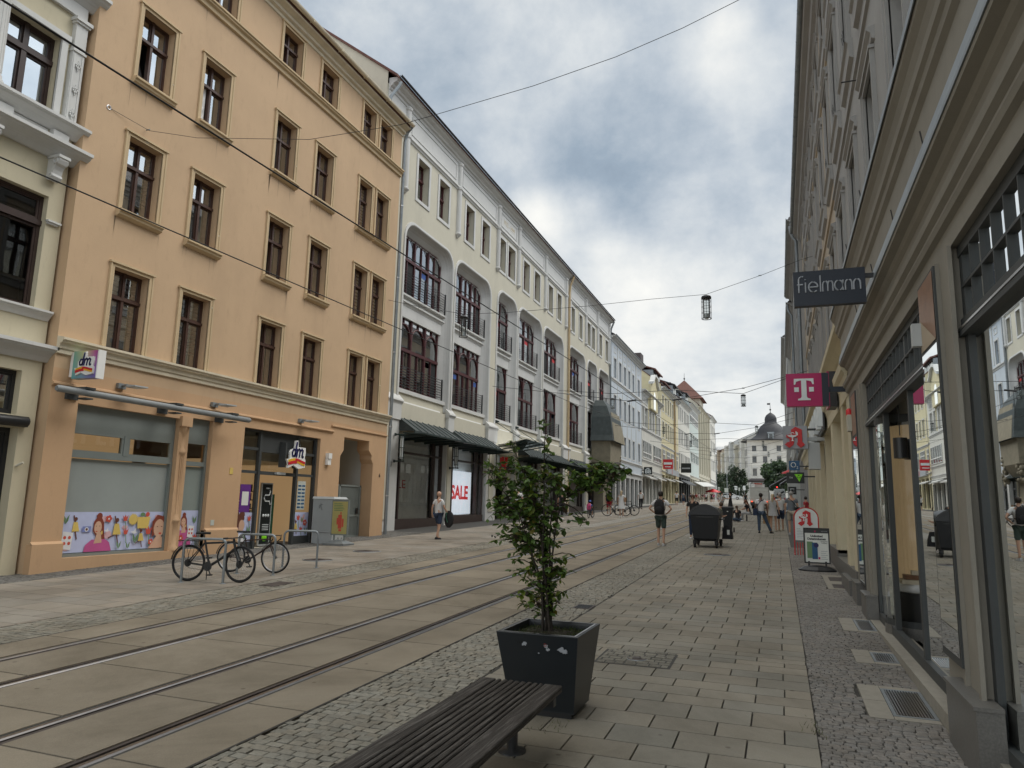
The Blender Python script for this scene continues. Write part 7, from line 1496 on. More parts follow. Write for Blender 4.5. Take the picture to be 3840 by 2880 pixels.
mb = MB(); mb.loft([[(X0 - .04 + e, Y0 - .04 + e, z), (X1 + .04 - e, Y0 - .04 + e, z), (X1 + .04 - e, Y1 + .04 - e, z), (X0 - .04 + e, Y1 + .04 - e, z)] for z, e in ((g1 + 1.04, 0), (g1 + 1.08, 0), (g1 + 1.12, .05))]); mb.tube([(X0 - .02, Y1 + .06, g1 + 1.02), (X1 + .02, Y1 + .06, g1 + 1.02)], .025, 6); mb.build('lid', 'plastic_bin', wb_)
for x in (X0 - .02, X1 + .02): mb = MB(); mb.lathe([(.1, -.025), (.1, .025)], (x, Y1 - .08, g1 + .1), 14, 'X'); mb.build('wheel', 'rubber', wb_)
mb = MB(); mb.box((-2.22, Y0 - .005, g1 + .88), (-2.16, Y0 - .001, g1 + .92)); mb.build('sticker', 'paper', wb_)

# ------------------------------------------------------------------ advertising boards at the right
af = thing('pavement_board', 'black framed pavement board with the heading Unlimited Datenvolumen', 'pavement sign', (.8, 18.8, gz(18.8))); g1 = gz(18.8); YA = 18.8
mb = MB(); rings = [[(.78 + r * 1.0 * math.cos(t), YA + .0 + r * .55 * math.sin(t), z) for t in [i * math.pi / 8 for i in range(16)]] for r, z in ((.42, g1), (.42, g1 + .03), (.30, g1 + .10), (.1, g1 + .13))]; mb.loft(rings); mb.build('foot', 'blackmetal', af)
mb = MB(); [mb.box((x - .02, YA - .02, g1 + .10), (x + .02, YA + .02, g1 + .22)) for x in (.60, .97)]
mb.build('springs', 'blackmetal', af)
mb = MB(); X0, X1, Z0, Z1 = .50, 1.07, g1 + .17, g1 + .99; e = .03; [mb.box((a, YA - .025, c), (b, YA + .025, d)) for a, b, c, d in ((X0, X0 + e, Z0, Z1), (X1 - e, X1, Z0, Z1), (X0 + e, X1 - e, Z0, Z0 + e), (X0 + e, X1 - e, Z1 - e, Z1))]; mb.build('frame', 'blackmetal', af)
mb = MB(); mb.box((X0 + e, YA - .012, Z0 + e), (X1 - e, YA + .012, Z1 - e)); po = mb.build('poster', 'paper', af)
mb = MB(); mb.box((X0 + e, YA - .016, Z1 - .12), (X1 - e, YA - .0125, Z1 - e)); mb.build('dark_header', 'framegrey', po)
cxm = (X0 + X1) / 2
text('Unlimited', .068, lambda a, b, c: (cxm + a, YA - .014 - c, Z1 - .19 + b), 'lettering', 'blackmetal', po, depth=.001, bold=.003); text('Datenvolumen', .068, lambda a, b, c: (cxm + a, YA - .014 - c, Z1 - .255 + b), 'lettering', 'blackmetal', po, depth=.001, bold=.003)
text('Doppelte\nFreiheit', .04, lambda a, b, c: (X1 - .12 + a, YA - .014 - c, Z1 - .33 + b), 'lettering', 'framegrey', po, depth=.001)
mb = MB(); mb.box((X0 + .07, YA - .018, Z0 + .12), (X0 + .20, YA - .014, Z1 - .32)); mb.build('pictured_phone', 'm_green', po); mb = MB(); mb.box((X0 + .18, YA - .021, Z0 + .10), (X0 + .30, YA - .0185, Z1 - .34)); mb.build('pictured_phone', 'signblue', po)
mb = MB(); mb.lathe([(.06, 0), (.06, .003), (.001, .003)], (0, 0, 0), 18, 'Y'); mb = MB(); mb.face([(X0 + .27 + .055 * math.cos(t), YA - .024, Z1 - .40 + .055 * math.sin(t)) for t in [i * .35 for i in range(18)]]); mb.build('badge', 'navy', po)
mb = MB(); [mb.box((X1 - .2, YA - .0145, Z0 + .1 + .045 * k), (X1 - .06 - .03 * (k % 2), YA - .0125, Z0 + .11 + .045 * k)) for k in range(5)]; [mb.lathe([(.008, 0), (.008, .002)], (X1 - .17 + .028 * k, YA - .017, Z1 - .075), 8, 'Y') for k in range(5)]; mb.build('print', 'letter_grey', po)
mb = MB(); mb.box((X0 + .31, YA - .016, Z0 + .10), (X0 + .35, YA - .0125, Z0 + .15)); mb.box((X0 + .24, YA - .02, Z1 - .1), (X0 + .27, YA - .0165, Z1 - .06)); mb.build('magenta_square', 'magenta', po)
# pharmacy letter: gothic A
GA = [(-.18, .36), (.02, .50), (.30, .36), (.30, -.22), (.42, -.36), (.22, -.50), (.06, -.34), (.10, -.20), (.10, .0), (-.06, .0), (-.06, -.22), (-.10, -.36), (-.28, -.50), (-.48, -.34), (-.34, -.22), (-.26, -.22), (-.26, -.06), (-.40, -.0), (-.40, .12), (-.26, .12), (-.18, .2)]
def gothA(mapf, m, parent, s, dep):
    mb = MB(); P_ = [(a * s, b * s) for a, b in GA]; mb.prism(P_, lambda a, b: mapf(a, b, 0), lambda a, b: mapf(a, b, dep)); o = mb.build('gothic_letter', m, parent)
    mb = MB(); mb.prism([(.02 * s, .30 * s), (.12 * s, .22 * s), (.12 * s, .10 * s), (.02 * s, .12 * s)], lambda a, b: mapf(a, b, dep), lambda a, b: mapf(a, b, dep + .006 * s)); mb.prism([(-.04 * s, -.36 * s), (.04 * s, -.36 * s), (.02 * s, -.02 * s), (-.02 * s, -.02 * s)], lambda a, b: mapf(a, b, dep), lambda a, b: mapf(a, b, dep + .001)) if False else None; mb.build('letter_opening', 'signwhite', o)
    mb = MB(); mb.prism([(-.36 * s, .10 * s), (.10 * s, .10 * s), (.02 * s, .03 * s), (-.10 * s, .0), (-.16 * s, .0), (-.28 * s, .03 * s)], lambda a, b: mapf(a, b, dep), lambda a, b: mapf(a, b, dep + .008)); mb.prism([(-.15 * s, 0), (-.10 * s, 0), (-.10 * s, -.14 * s), (-.04 * s, -.18 * s), (-.22 * s, -.18 * s), (-.15 * s, -.14 * s)], lambda a, b: mapf(a, b, dep), lambda a, b: mapf(a, b, dep + .008))
    pts = [(-.12 * s + .07 * s * math.cos(t), .16 * s + .06 * s * math.sin(t)) for t in [i * .5 for i in range(11)]]; mb.tube([mapf(a, b, dep + .004) for a, b in pts], .010 * s * 2, 4); mb.build('cup_and_snake', 'signwhite', o)
ap = thing('pavement_board', 'white arched pharmacy board with a red gothic A in a red tube frame', 'pavement sign', (.7, 23.2, gz(23.2))); g1 = gz(23.2); YA = 23.2
arch = [(.40, g1 + .42), (.40, g1 + 1.08)] + [(.71 - .31 * math.cos(t), g1 + 1.08 + .27 * math.sin(t)) for t in [math.pi * k / 12 for k in range(1, 12)]] + [(1.02, g1 + 1.08), (1.02, g1 + .42)]
mb = MB(); mb.prism(arch, lambda a, b: (a, YA - .01, b), lambda a, b: (a, YA + .01, b)); mb.build('board', 'signwhite', ap)
mb = MB(); mb.tube([(.37, YA, g1), (.38, YA, g1 + 1.08)] + [(.71 - .33 * math.cos(t), YA, g1 + 1.08 + .29 * math.sin(t)) for t in [math.pi * k / 12 for k in range(1, 12)]] + [(1.04, YA, g1 + 1.08), (1.05, YA, g1)], .018, 6)
mb.tube([(.37, YA - .25, g1 + .02), (.37, YA + .25, g1 + .02)], .018, 6); mb.tube([(1.05, YA - .25, g1 + .02), (1.05, YA + .25, g1 + .02)], .018, 6)
for x in (.45, .52, .59): mb.tube([(x, YA - .1, g1 + .0), (x, YA - .1, g1 + .36)], .012, 5)
mb.build('tube_frame', 'red', ap); gothA(lambda a, b, c: (.70 + a, YA - .012 - c, g1 + 1.06 + b), 'red', ap, .46, .01)
mb = MB(); random.seed(3); [mb.box((.44, YA - .014, g1 + .48 + .045 * k), (.44 + random.uniform(.1, .3), YA - .0105, g1 + .49 + .045 * k)) for k in range(7)]; mb.build('print', 'letter_grey', ap)

# ------------------------------------------------------------------ projecting signs on the right
def boxsign(name, label, x0, x1, y, z0, z1, m, dep=.14, arm=None):
    t = thing(name, label, 'sign', (x1, y, z0)); mb = MB(); mb.box((x0, y, z0), (x1, y + dep, z1)); mb.build('sign_box', m, t)
    if arm: mb = MB(); mb.box((x1, y + dep * .3, arm[0]), (arm[1], y + dep * .7, arm[0] + .05)); mb.build('arm', 'blackmetal', t)
    return t
fs = boxsign('hanging_sign', 'dark hanging sign with thin grey letters fielmann', .245, 1.03, 9.0, 4.255, 4.68, 'signdark', .10, (4.56, 1.14))
# letters with round strokes
mb = MB(); x = .285; zb = 4.415; xh = .125; sw_ = .010
def st(pts): mb.tube([(a, 8.996, b) for a, b in pts], sw_, 5)
def arcp(cx, cz, rx, rz, a0, a1, n=10): return [(cx + rx * math.cos(a0 + (a1 - a0) * i / n), cz + rz * math.sin(a0 + (a1 - a0) * i / n)) for i in range(n + 1)]
st([(x + .02, zb)] + [(x + .02, zb + .16)] + arcp(x + .055, zb + .16, .035, .04, math.pi, math.pi * .35, 6)); st([(x + .0, zb + .10), (x + .065, zb + .10)])
x += .085; st([(x + .01, zb), (x + .01, zb + xh)]); st([(x + .01, zb + .155), (x + .01, zb + .165)])
x += .04; st(arcp(x + .055, zb + .062, .050, .062, 0, math.pi * 1.75, 16)); st([(x + .006, zb + .062), (x + .105, zb + .062)])
x += .125; st([(x + .01, zb), (x + .01, zb + .20)]); x += .035
def hump(x, w_): st([(x, zb), (x, zb + .07)] + arcp(x + w_ / 2, zb + .075, w_ / 2, .05, math.pi, 0, 8) + [(x + w_, zb)])
hump(x, .055); hump(x + .055, .055); x += .13; st(arcp(x + .045, zb + .062, .045, .062, 0, math.pi * 2, 16)); st([(x + .09, zb), (x + .09, zb + xh)]); x += .115; hump(x, .07); x += .09; hump(x, .07)
mb.build('letters', 'letter_grey', fs)
ts = boxsign('hanging_sign', 'magenta hanging sign with a white slab-serif T', .19, .81, 14.4, 3.77, 4.39, 'magenta', .16)
mb = MB(); mb.box((.81, 14.4, 3.77), (.93, 14.56, 4.39)); mb.box((.93, 14.45, 4.03), (1.25, 14.5, 4.13)); mb.build('dark_side', 'signdark', ts)
cx, cz = .50, 4.08; mf = lambda q: [(cx + a, b + cz) for a, b in q]
mb = MB(); pr = lambda q: mb.prism(q, lambda a, b: (a, 14.399, b), lambda a, b: (a, 14.388, b))
pr(mf([(-.17, .21), (.17, .21), (.175, .10), (.15, .10), (.13, .155), (.06, .175), (.045, .175), (.045, -.13), (.06, -.16), (.11, -.175), (.11, -.20), (-.11, -.20), (-.11, -.175), (-.06, -.16), (-.045, -.13), (-.045, .175), (-.06, .175), (-.13, .155), (-.15, .10), (-.175, .10)]))
pr(mf([(-.17, .045), (-.09, .045), (-.09, -.04), (-.17, -.04)])); pr(mf([(.09, .045), (.17, .045), (.17, -.04), (.09, -.04)])); mb.build('letter', 'signwhite', ts)
t2 = thing('hanging_sign', 'small pink and dark sign box just behind the magenta T sign', 'sign', (1.1, 16.5, 4.2)); mb = MB(); mb.box((1.02, 16.3, 4.0), (1.06, 16.9, 4.75)); mb.build('pink_face', 'magenta', t2); mb = MB(); mb.box((1.06, 16.3, 4.0), (1.2, 16.9, 4.75)); mb.build('sign_box', 'blackmetal', t2)
aps = boxsign('hanging_sign', 'grey box sign with a large red gothic A', .15, .80, 22.0, 3.57, 4.22, 'letter_grey', .3, (4.1, 1.3)); gothA(lambda a, b, c: (.48 + a, 21.998 - c, 3.89 + b), 'red', aps, .60, .03)
mb = MB(); mb.box((.82, 22.1, 3.0), (1.12, 22.6, 3.75)); mb.box((.80, 22.1, 3.8), (1.3, 22.2, 3.9)); mb.build('grey_arm_box', 'greypaint', aps)
os_ = boxsign('hanging_sign', 'blue square sign with white O2', .41, .82, 32.0, 3.46, 3.85, 'signblue', .12, (3.6, 1.6)); mb = MB(); mb.tube([(.58 + .09 * math.cos(t), 31.99, 3.68 + .095 * math.sin(t)) for t in [i * .35 for i in range(19)]], .016, 5); mb.build('letter_o', 'signwhite', os_); text('2', .15, lambda a, b, c: (.73 + a, 31.99 - c, 3.57 + b), 'digit', 'signwhite', os_)
gs = boxsign('hanging_sign', 'dark sign with a bright green triangular emblem', .28, .92, 30.0, 2.86, 3.28, 'blackpanel', .12, (3.1, 1.6)); mb = MB()
tri = [(-.15, .12), (.14, .12), (.02, -.17)]
pts = [Vector((a, b)) for a, b in tri]; ce = (pts[0] + pts[1] + pts[2]) / 3
for i in range(3):
    A, B = pts[i], pts[(i + 1) % 3]; M_ = (A + B) / 2; inn = M_.lerp(ce, .28); k = A.lerp(ce, .42); k2 = B.lerp(ce, .42)
    for q in ([A, M_, inn, k], [M_, B, k2, inn]): mb.prism([tuple(v) for v in q], lambda a, b: (.72 + a, 29.99, 3.09 + b), lambda a, b: (.72 + a, 29.975, 3.09 + b))
for i in range(3): A = pts[i]; n_ = Vector((-(A - ce).y, (A - ce).x)).normalized() * .025; mb.prism([tuple(ce - n_), tuple(A.lerp(ce, .2) - n_), tuple(A.lerp(ce, .2) + n_), tuple(ce + n_)], lambda a, b: (.72 + a, 29.985, 3.09 + b), lambda a, b: (.72 + a, 29.972, 3.09 + b))
mb.build('emblem', 'green_sign', gs); text('TH', .1, lambda a, b, c: (.44 + a, 29.99 - c, 3.07 + b), 'lettering', 'signwhite', gs)
s3 = boxsign('hanging_sign', 'small black sign with a white square ring, far down the right side', .5, .95, 46, 2.75, 3.2, 'blackpanel', .1, (3., 1.4)); mb = MB(); mb.tube([(.63, 45.98, 2.87), (.82, 45.98, 2.87), (.82, 45.98, 3.07), (.63, 45.98, 3.07), (.63, 45.98, 2.87)], .025, 4); mb.build('ring_mark', 'signwhite', s3)
rd = thing('sun_umbrella', 'red parasol top far down the right side', 'umbrella', (-.2, 60, 4)); mb = MB(); c = at(2962, 1772, 95); mb.lathe([(.95, -.15), (.9, 0), (.05, .38)], c, 8); mb.build('canopy', 'red', rd); mb = MB(); mb.tube([c, (c.x, c.y, gz(95))], .03, 6); mb.build('pole', 'greypaint', rd)

# left side signs in the distance
def lsign(label, u, z0, z1, w_, m, X=-14.9, dep=.2): t = thing('hanging_sign', label, 'sign', (X, u, z0)); mb = MB(); mb.box((X + .25, u, z0), (X + .25 + w_, u + dep, z1)); mb.build('sign_box', m, t); mb = MB(); mb.box((X, u + .05, (z0 + z1) / 2), (X + .25, u + .1, (z0 + z1) / 2 + .06)); mb.build('arm', 'blackmetal', t); return t
t = lsign('black square sign with white letters BB under a crown', 84.0, 5.5, 6.35, .95, 'blackpanel'); text('BB', .62, lambda a, b, c: (-14.17 + a, 83.99 - c, 5.83 + b), 'letters', 'signwhite', t, bold=.015); mb = MB(); mb.prism([(-14.32, 6.12), (-14.02, 6.12), (-14.0, 6.25), (-14.1, 6.18), (-14.17, 6.28), (-14.24, 6.18), (-14.34, 6.25)], lambda a, b: (a, 83.99, b), lambda a, b: (a, 83.97, b)); mb.build('crown', 'signwhite', t)
t = lsign('red square sign with a white band on the gabled house', 99.0, 6.9, 8.2, 1.3, 'red'); mb = MB(); mb.box((-14.55, 98.97, 7.5), (-13.45, 98.99, 7.8)); mb.box((-14.4, 98.97, 7.15), (-13.6, 98.99, 7.25)); mb.build('white_band', 'signwhite', t)
t = lsign('dark green square sign on the off-white house', 118, 7.3, 8.8, 1.6, 'blackpanel'); mb = MB(); mb.box((-14.5, 117.97, 7.9), (-13.2, 117.99, 8.1)); mb.build('lettering', 'letter_grey', t)
t = thing('fascia_sign', 'grey shop fascia with a red letter on the yellow house', 'sign', (-14.8, 108, 6.2)); mb = MB(); mb.box((-14.85, 103, 6.5), (-14.6, 115, 7.3)); mb.build('panel', 'letter_grey', t); text('JK', .8, lambda a, b, c: (-14.58 + c, 107.5 + a, 6.9 + b), 'letters', 'red', t)
t = thing('awning', 'long pale folding awning over the pavement cafe at the far left', 'awning', (-14.8, 160, 6)); mb = MB(); mb.hexa([(-14.8, 138, 6.5), (-14.8, 166, 7.3), (-13.2, 166, 6.5), (-13.2, 138, 5.7), (-14.8, 138, 6.6), (-14.8, 166, 7.4), (-13.2, 166, 6.62), (-13.2, 138, 5.82)]); mb.build('fabric', 'awningwhite', t)
t = thing('awning', 'small dark awning on the off-white house', 'awning', (-14.8, 124, 6)); mb = MB(); mb.hexa([(-14.8, 118, 6.1), (-14.8, 131, 6.3), (-13.6, 131, 5.6), (-13.6, 118, 5.4), (-14.8, 118, 6.2), (-14.8, 131, 6.4), (-13.6, 131, 5.75), (-13.6, 118, 5.55)]); mb.build('fabric', 'blackmetal', t)
for k, (a, b) in enumerate(((85, 90.5), (91.8, 98.5), (100.5, 107), (109, 116))):
    t = thing('awning', ['rolled pale awning over the first shop of the gabled house', 'rolled pale awning over the second shop of the gabled house', 'rolled pale awning over the left shop of the yellow house', 'rolled pale awning over the right shop of the yellow house'][k], 'awning', (-14.8, a, 5.5)); z = 5.35 + .02 * (a - 85); mb = MB(); mb.hexa([(-14.85, a, z), (-14.85, b, z), (-14.1, b, z - .25), (-14.1, a, z - .25), (-14.85, a, z + .15), (-14.85, b, z + .15), (-14.1, b, z - .12), (-14.1, a, z - .12)]); mb.build('fabric', 'awningwhite', t)
t = thing('sun_umbrella', 'red parasol at the far left pavement cafe', 'umbrella', (-11, 150, 4)); c = at(2673, 1843, 165); mb = MB(); mb.lathe([(1.9, -.2), (1.8, 0), (.05, .6)], c, 8); mb.build('canopy', 'red', t); mb = MB(); mb.tube([c, (c.x, c.y, gz(165))], .05, 6); mb.build('pole', 'greypaint', t)
# ------------------------------------------------------------------ overhead wires and lanterns
def wire(name, label, pts, r=.012, cat='wire', group=None, fit=None):
    t = thing(name, label, cat, pts[0], group); mb = MB(); mb.tube(pts, r, 5); mb.build('cable', 'wire', t)
    for p in fit or []: mb = MB(); mb.tube([Vector(p) - Vector((.06, 0, 0)), Vector(p) + Vector((.06, 0, 0))], r * 2.4, 6); mb.build('insulator', 'zinc', t)
    return t
def sag(a, b, s, n=14): a = Vector(a); b = Vector(b); return [a.lerp(b, i / n) - Vector((0, 0, s * 4 * (i / n) * (1 - i / n))) for i in range(n + 1)]
wire('contact_wire', 'thick black contact wire over the right tram track', [(-4.84, y, 5.08 + .0215 * y) for y in range(-6, 200, 8)], .009, group='tram contact wires')
wire('contact_wire', 'thick black contact wire over the left tram track', [(-7.17, y, 5.03 + .0225 * y + (.2 if y > 26 else 0)) for y in range(-6, 200, 8)], .009, group='tram contact wires')
A = onX(408, 403, -13.9); Bp = Vector(at(2770, 0, 12)); e = (Bp - Vector(at(2310, 213, 12)))
pts = [A] + [at(u, v, 11.9) for u, v in ((560, 490), (740, 517), (1160, 523), (1500, 468), (1640, 428), (2000, 322), (2310, 213), (2560, 105), (2770, 0))] + [Vector(at(2770, 0, 12)) + Vector((1.9, 0, 1.35))]
w_ = wire('span_wire', 'thin span wire from the orange wall high across the street', pts, .006, fit=[at(555, 487, 11.9), at(465, 440, 11.5)])
mb = MB(); mb.torus(A, .05, .015, (1, 0, 0), 12, 5); mb.build('wall_rosette', 'steel', w_)
A = onX(1457, 1125, -13.9); Bq = Vector((1.62, 27.5, 11.0))
BR = onX(3049, 960, 1.62)
def lerpY(u, v): # point on the span wire plane through both anchors
    d = ray(u, v); n = Vector((BR.y - A.y, -(BR.x - A.x), 0)); t = n.dot(Vector((A.x, A.y, 0))) / n.dot(Vector((d.x, d.y, 0))); return Vector((t * d.x, t * d.y, H + t * d.z))
wp = [A] + [lerpY(u, v) for u, v in ((1560, 1148), (1740, 1178), (1900, 1172), (2200, 1148), (2440, 1122), (2648, 1104), (2860, 1030), (3000, 975))] + [BR]
wire('span_wire', 'span wire from the orange wall to the right carrying the two nearest lanterns', wp, .009, fit=[lerpY(2850, 1033), lerpY(1575, 1152)])
def lantern(label, p, h, up=None):
    p = Vector(p); t = thing('street_lantern', label, 'lantern', p, 'cage lanterns hung over the street'); r = h * .19; z0, z1 = p.z - h, p.z - h * .10
    mb = MB(); mb.lathe([(r * .5, z1 + h * .08), (r * .95, z1 + h * .04), (r * 1.05, z1), (r * 1.05, z1 - h * .06), (r * .6, z1 - h * .06)], (p.x, p.y, 0), 16); mb.tube([(p.x, p.y, z1), (p.x, p.y, p.z)], .02, 6); mb.build('cap', 'blackmetal', t)
    mb = MB()
    for i in range(8): a = i * math.pi / 4; mb.tube([(p.x + r * math.cos(a), p.y + r * math.sin(a), z0), (p.x + r * math.cos(a), p.y + r * math.sin(a), z1)], h * .008, 4)
    for z in (z0 + .01, z0 + h * .26, z0 + h * .5, z0 + h * .72): mb.torus((p.x, p.y, z), r, h * (.016 if z == z0 + .01 else .008), (0, 0, 1), 18, 5)
    mb.build('cage', 'blackmetal', t); mb = MB(); mb.lathe([(r * .62, z0 + h * .05), (r * .62, z1 - h * .05)], (p.x, p.y, 0), 16); mb.build('glass_cylinder', 'lampglass', t)
    mb = MB(); mb.lathe([(r * .45, z0 + .01), (r * .45, z0 + h * .22)], (p.x, p.y, 0), 12); mb.build('inner_lamp', 'signwhite', t); return t
l1 = lerpY(2648, 1106); lantern('large cage lantern hanging from the wire against the sky, nearest on the right', l1, l1.z - lerpY(2648, 1196).z)
l1 = lerpY(1740, 1182); lantern('cage lantern hanging in front of the cream department store', l1, l1.z - lerpY(1740, 1264).z)
LN = [(2787, 1478, 1524, 50, 'cage lantern in the sky between the magenta sign and the left roofs'), (2298, 1492, 1532, 50, 'cage lantern in front of the pale blue house beside the oriel hood'), (2837, 1596, 1626, 76, 'cage lantern left of the dome, against the sky'), (2489, 1599, 1626, 76, 'cage lantern in front of the yellow house'),
      (2861, 1653, 1676, 104, 'cage lantern in front of the top storey of the domed house'), (2590, 1653, 1676, 104, 'cage lantern in front of the teal-grey house'), (2882, 1694, 1713, 128, 'cage lantern in front of the second storey of the domed house'), (2665, 1694, 1711, 128, 'cage lantern at the far left corner house'), (2892, 1721, 1736, 155, 'smallest cage lantern in front of the domed house')]
for u, v0, v1, Y, lab in LN: p = at(u, v0, Y); lantern(lab, p, p.z - at(u, v1, Y).z)
for Y, ul, ur, v, lab in ((50, 2298, 2787, 1476, 'span wire carrying the second pair of lanterns'), (76, 2489, 2837, 1594, 'span wire carrying the third pair of lanterns'), (104, 2590, 2861, 1651, 'span wire carrying the fourth pair of lanterns'), (128, 2665, 2882, 1692, 'span wire carrying the fifth pair of lanterns')):
    a = at(ul, v, Y); b = at(ur, v, Y); wire('span_wire', lab, [(-14.9, Y, a.z + .35), a, a.lerp(b, .5) + Vector((0, 0, .25)), b, (1.5, Y, b.z + 1.2)], .012 + Y * .0001)
for Y, z, lab in ((37, 7.6, 'thin span wire of the overhead line over the nearest backpacker'), (62, 8.3, 'thin span wire of the overhead line at the blue house'), (90, 9.2, 'thin span wire of the overhead line at the gabled house'), (118, 10, 'thin span wire of the overhead line at the yellow house'), (146, 10.8, 'thin span wire of the overhead line at the green-grey house')):
    for s in (0,): t = wire('span_wire', lab, [(-14.9, Y, z + .7), (-10.5, Y, z + .12), (-7.17, Y, z - .35), (-6, Y, z - .3), (-4.84, Y, z - .35), (-1.5, Y, z + .15), (1.5, Y, z + .9)], .010 + Y * .00008, fit=[(-10.5, Y, z + .12), (-1.5, Y, z + .15)])
    for x in (-7.17, -4.84):
        mb = MB(); zc = (5.08 if x > -6 else 5.03) + (.0215 if x > -6 else .0225) * Y + (.2 if x < -6 else 0); mb.tube([(x, Y, z - .35), (x, Y, zc)], .012, 4); mb.tube([(x - .12, Y, z - .36), (x + .35, Y, z - .30)], .045, 6); mb.build('hanger', 'blackmetal', t)
# tower crane jib far away
cr = thing('tower_crane', 'distant pale crane jib seen above the far roofs', 'crane', at(2660, 1690, 600)); a = at(2640, 1688, 600); b = at(2770, 1686, 600)
mb = MB(); 
for dz, dy in ((0, -1), (0, 1), (2.2, 0)): mb.tube([a + Vector((0, dy, dz)), b + Vector((0, dy, dz))], .18, 4)
n = 16
for i in range(n): p = a.lerp(b, i / n); q = a.lerp(b, (i + .5) / n); r_ = a.lerp(b, (i + 1) / n); mb.tube([p + Vector((0, -1, 0)), q + Vector((0, 0, 2.2)), r_ + Vector((0, -1, 0))], .12, 3)
mb.build('jib', 'letter_grey', cr); mb = MB(); mb.tube([b, (b.x, b.y, 8)], .8, 4); mb.build('mast', 'letter_grey', cr)

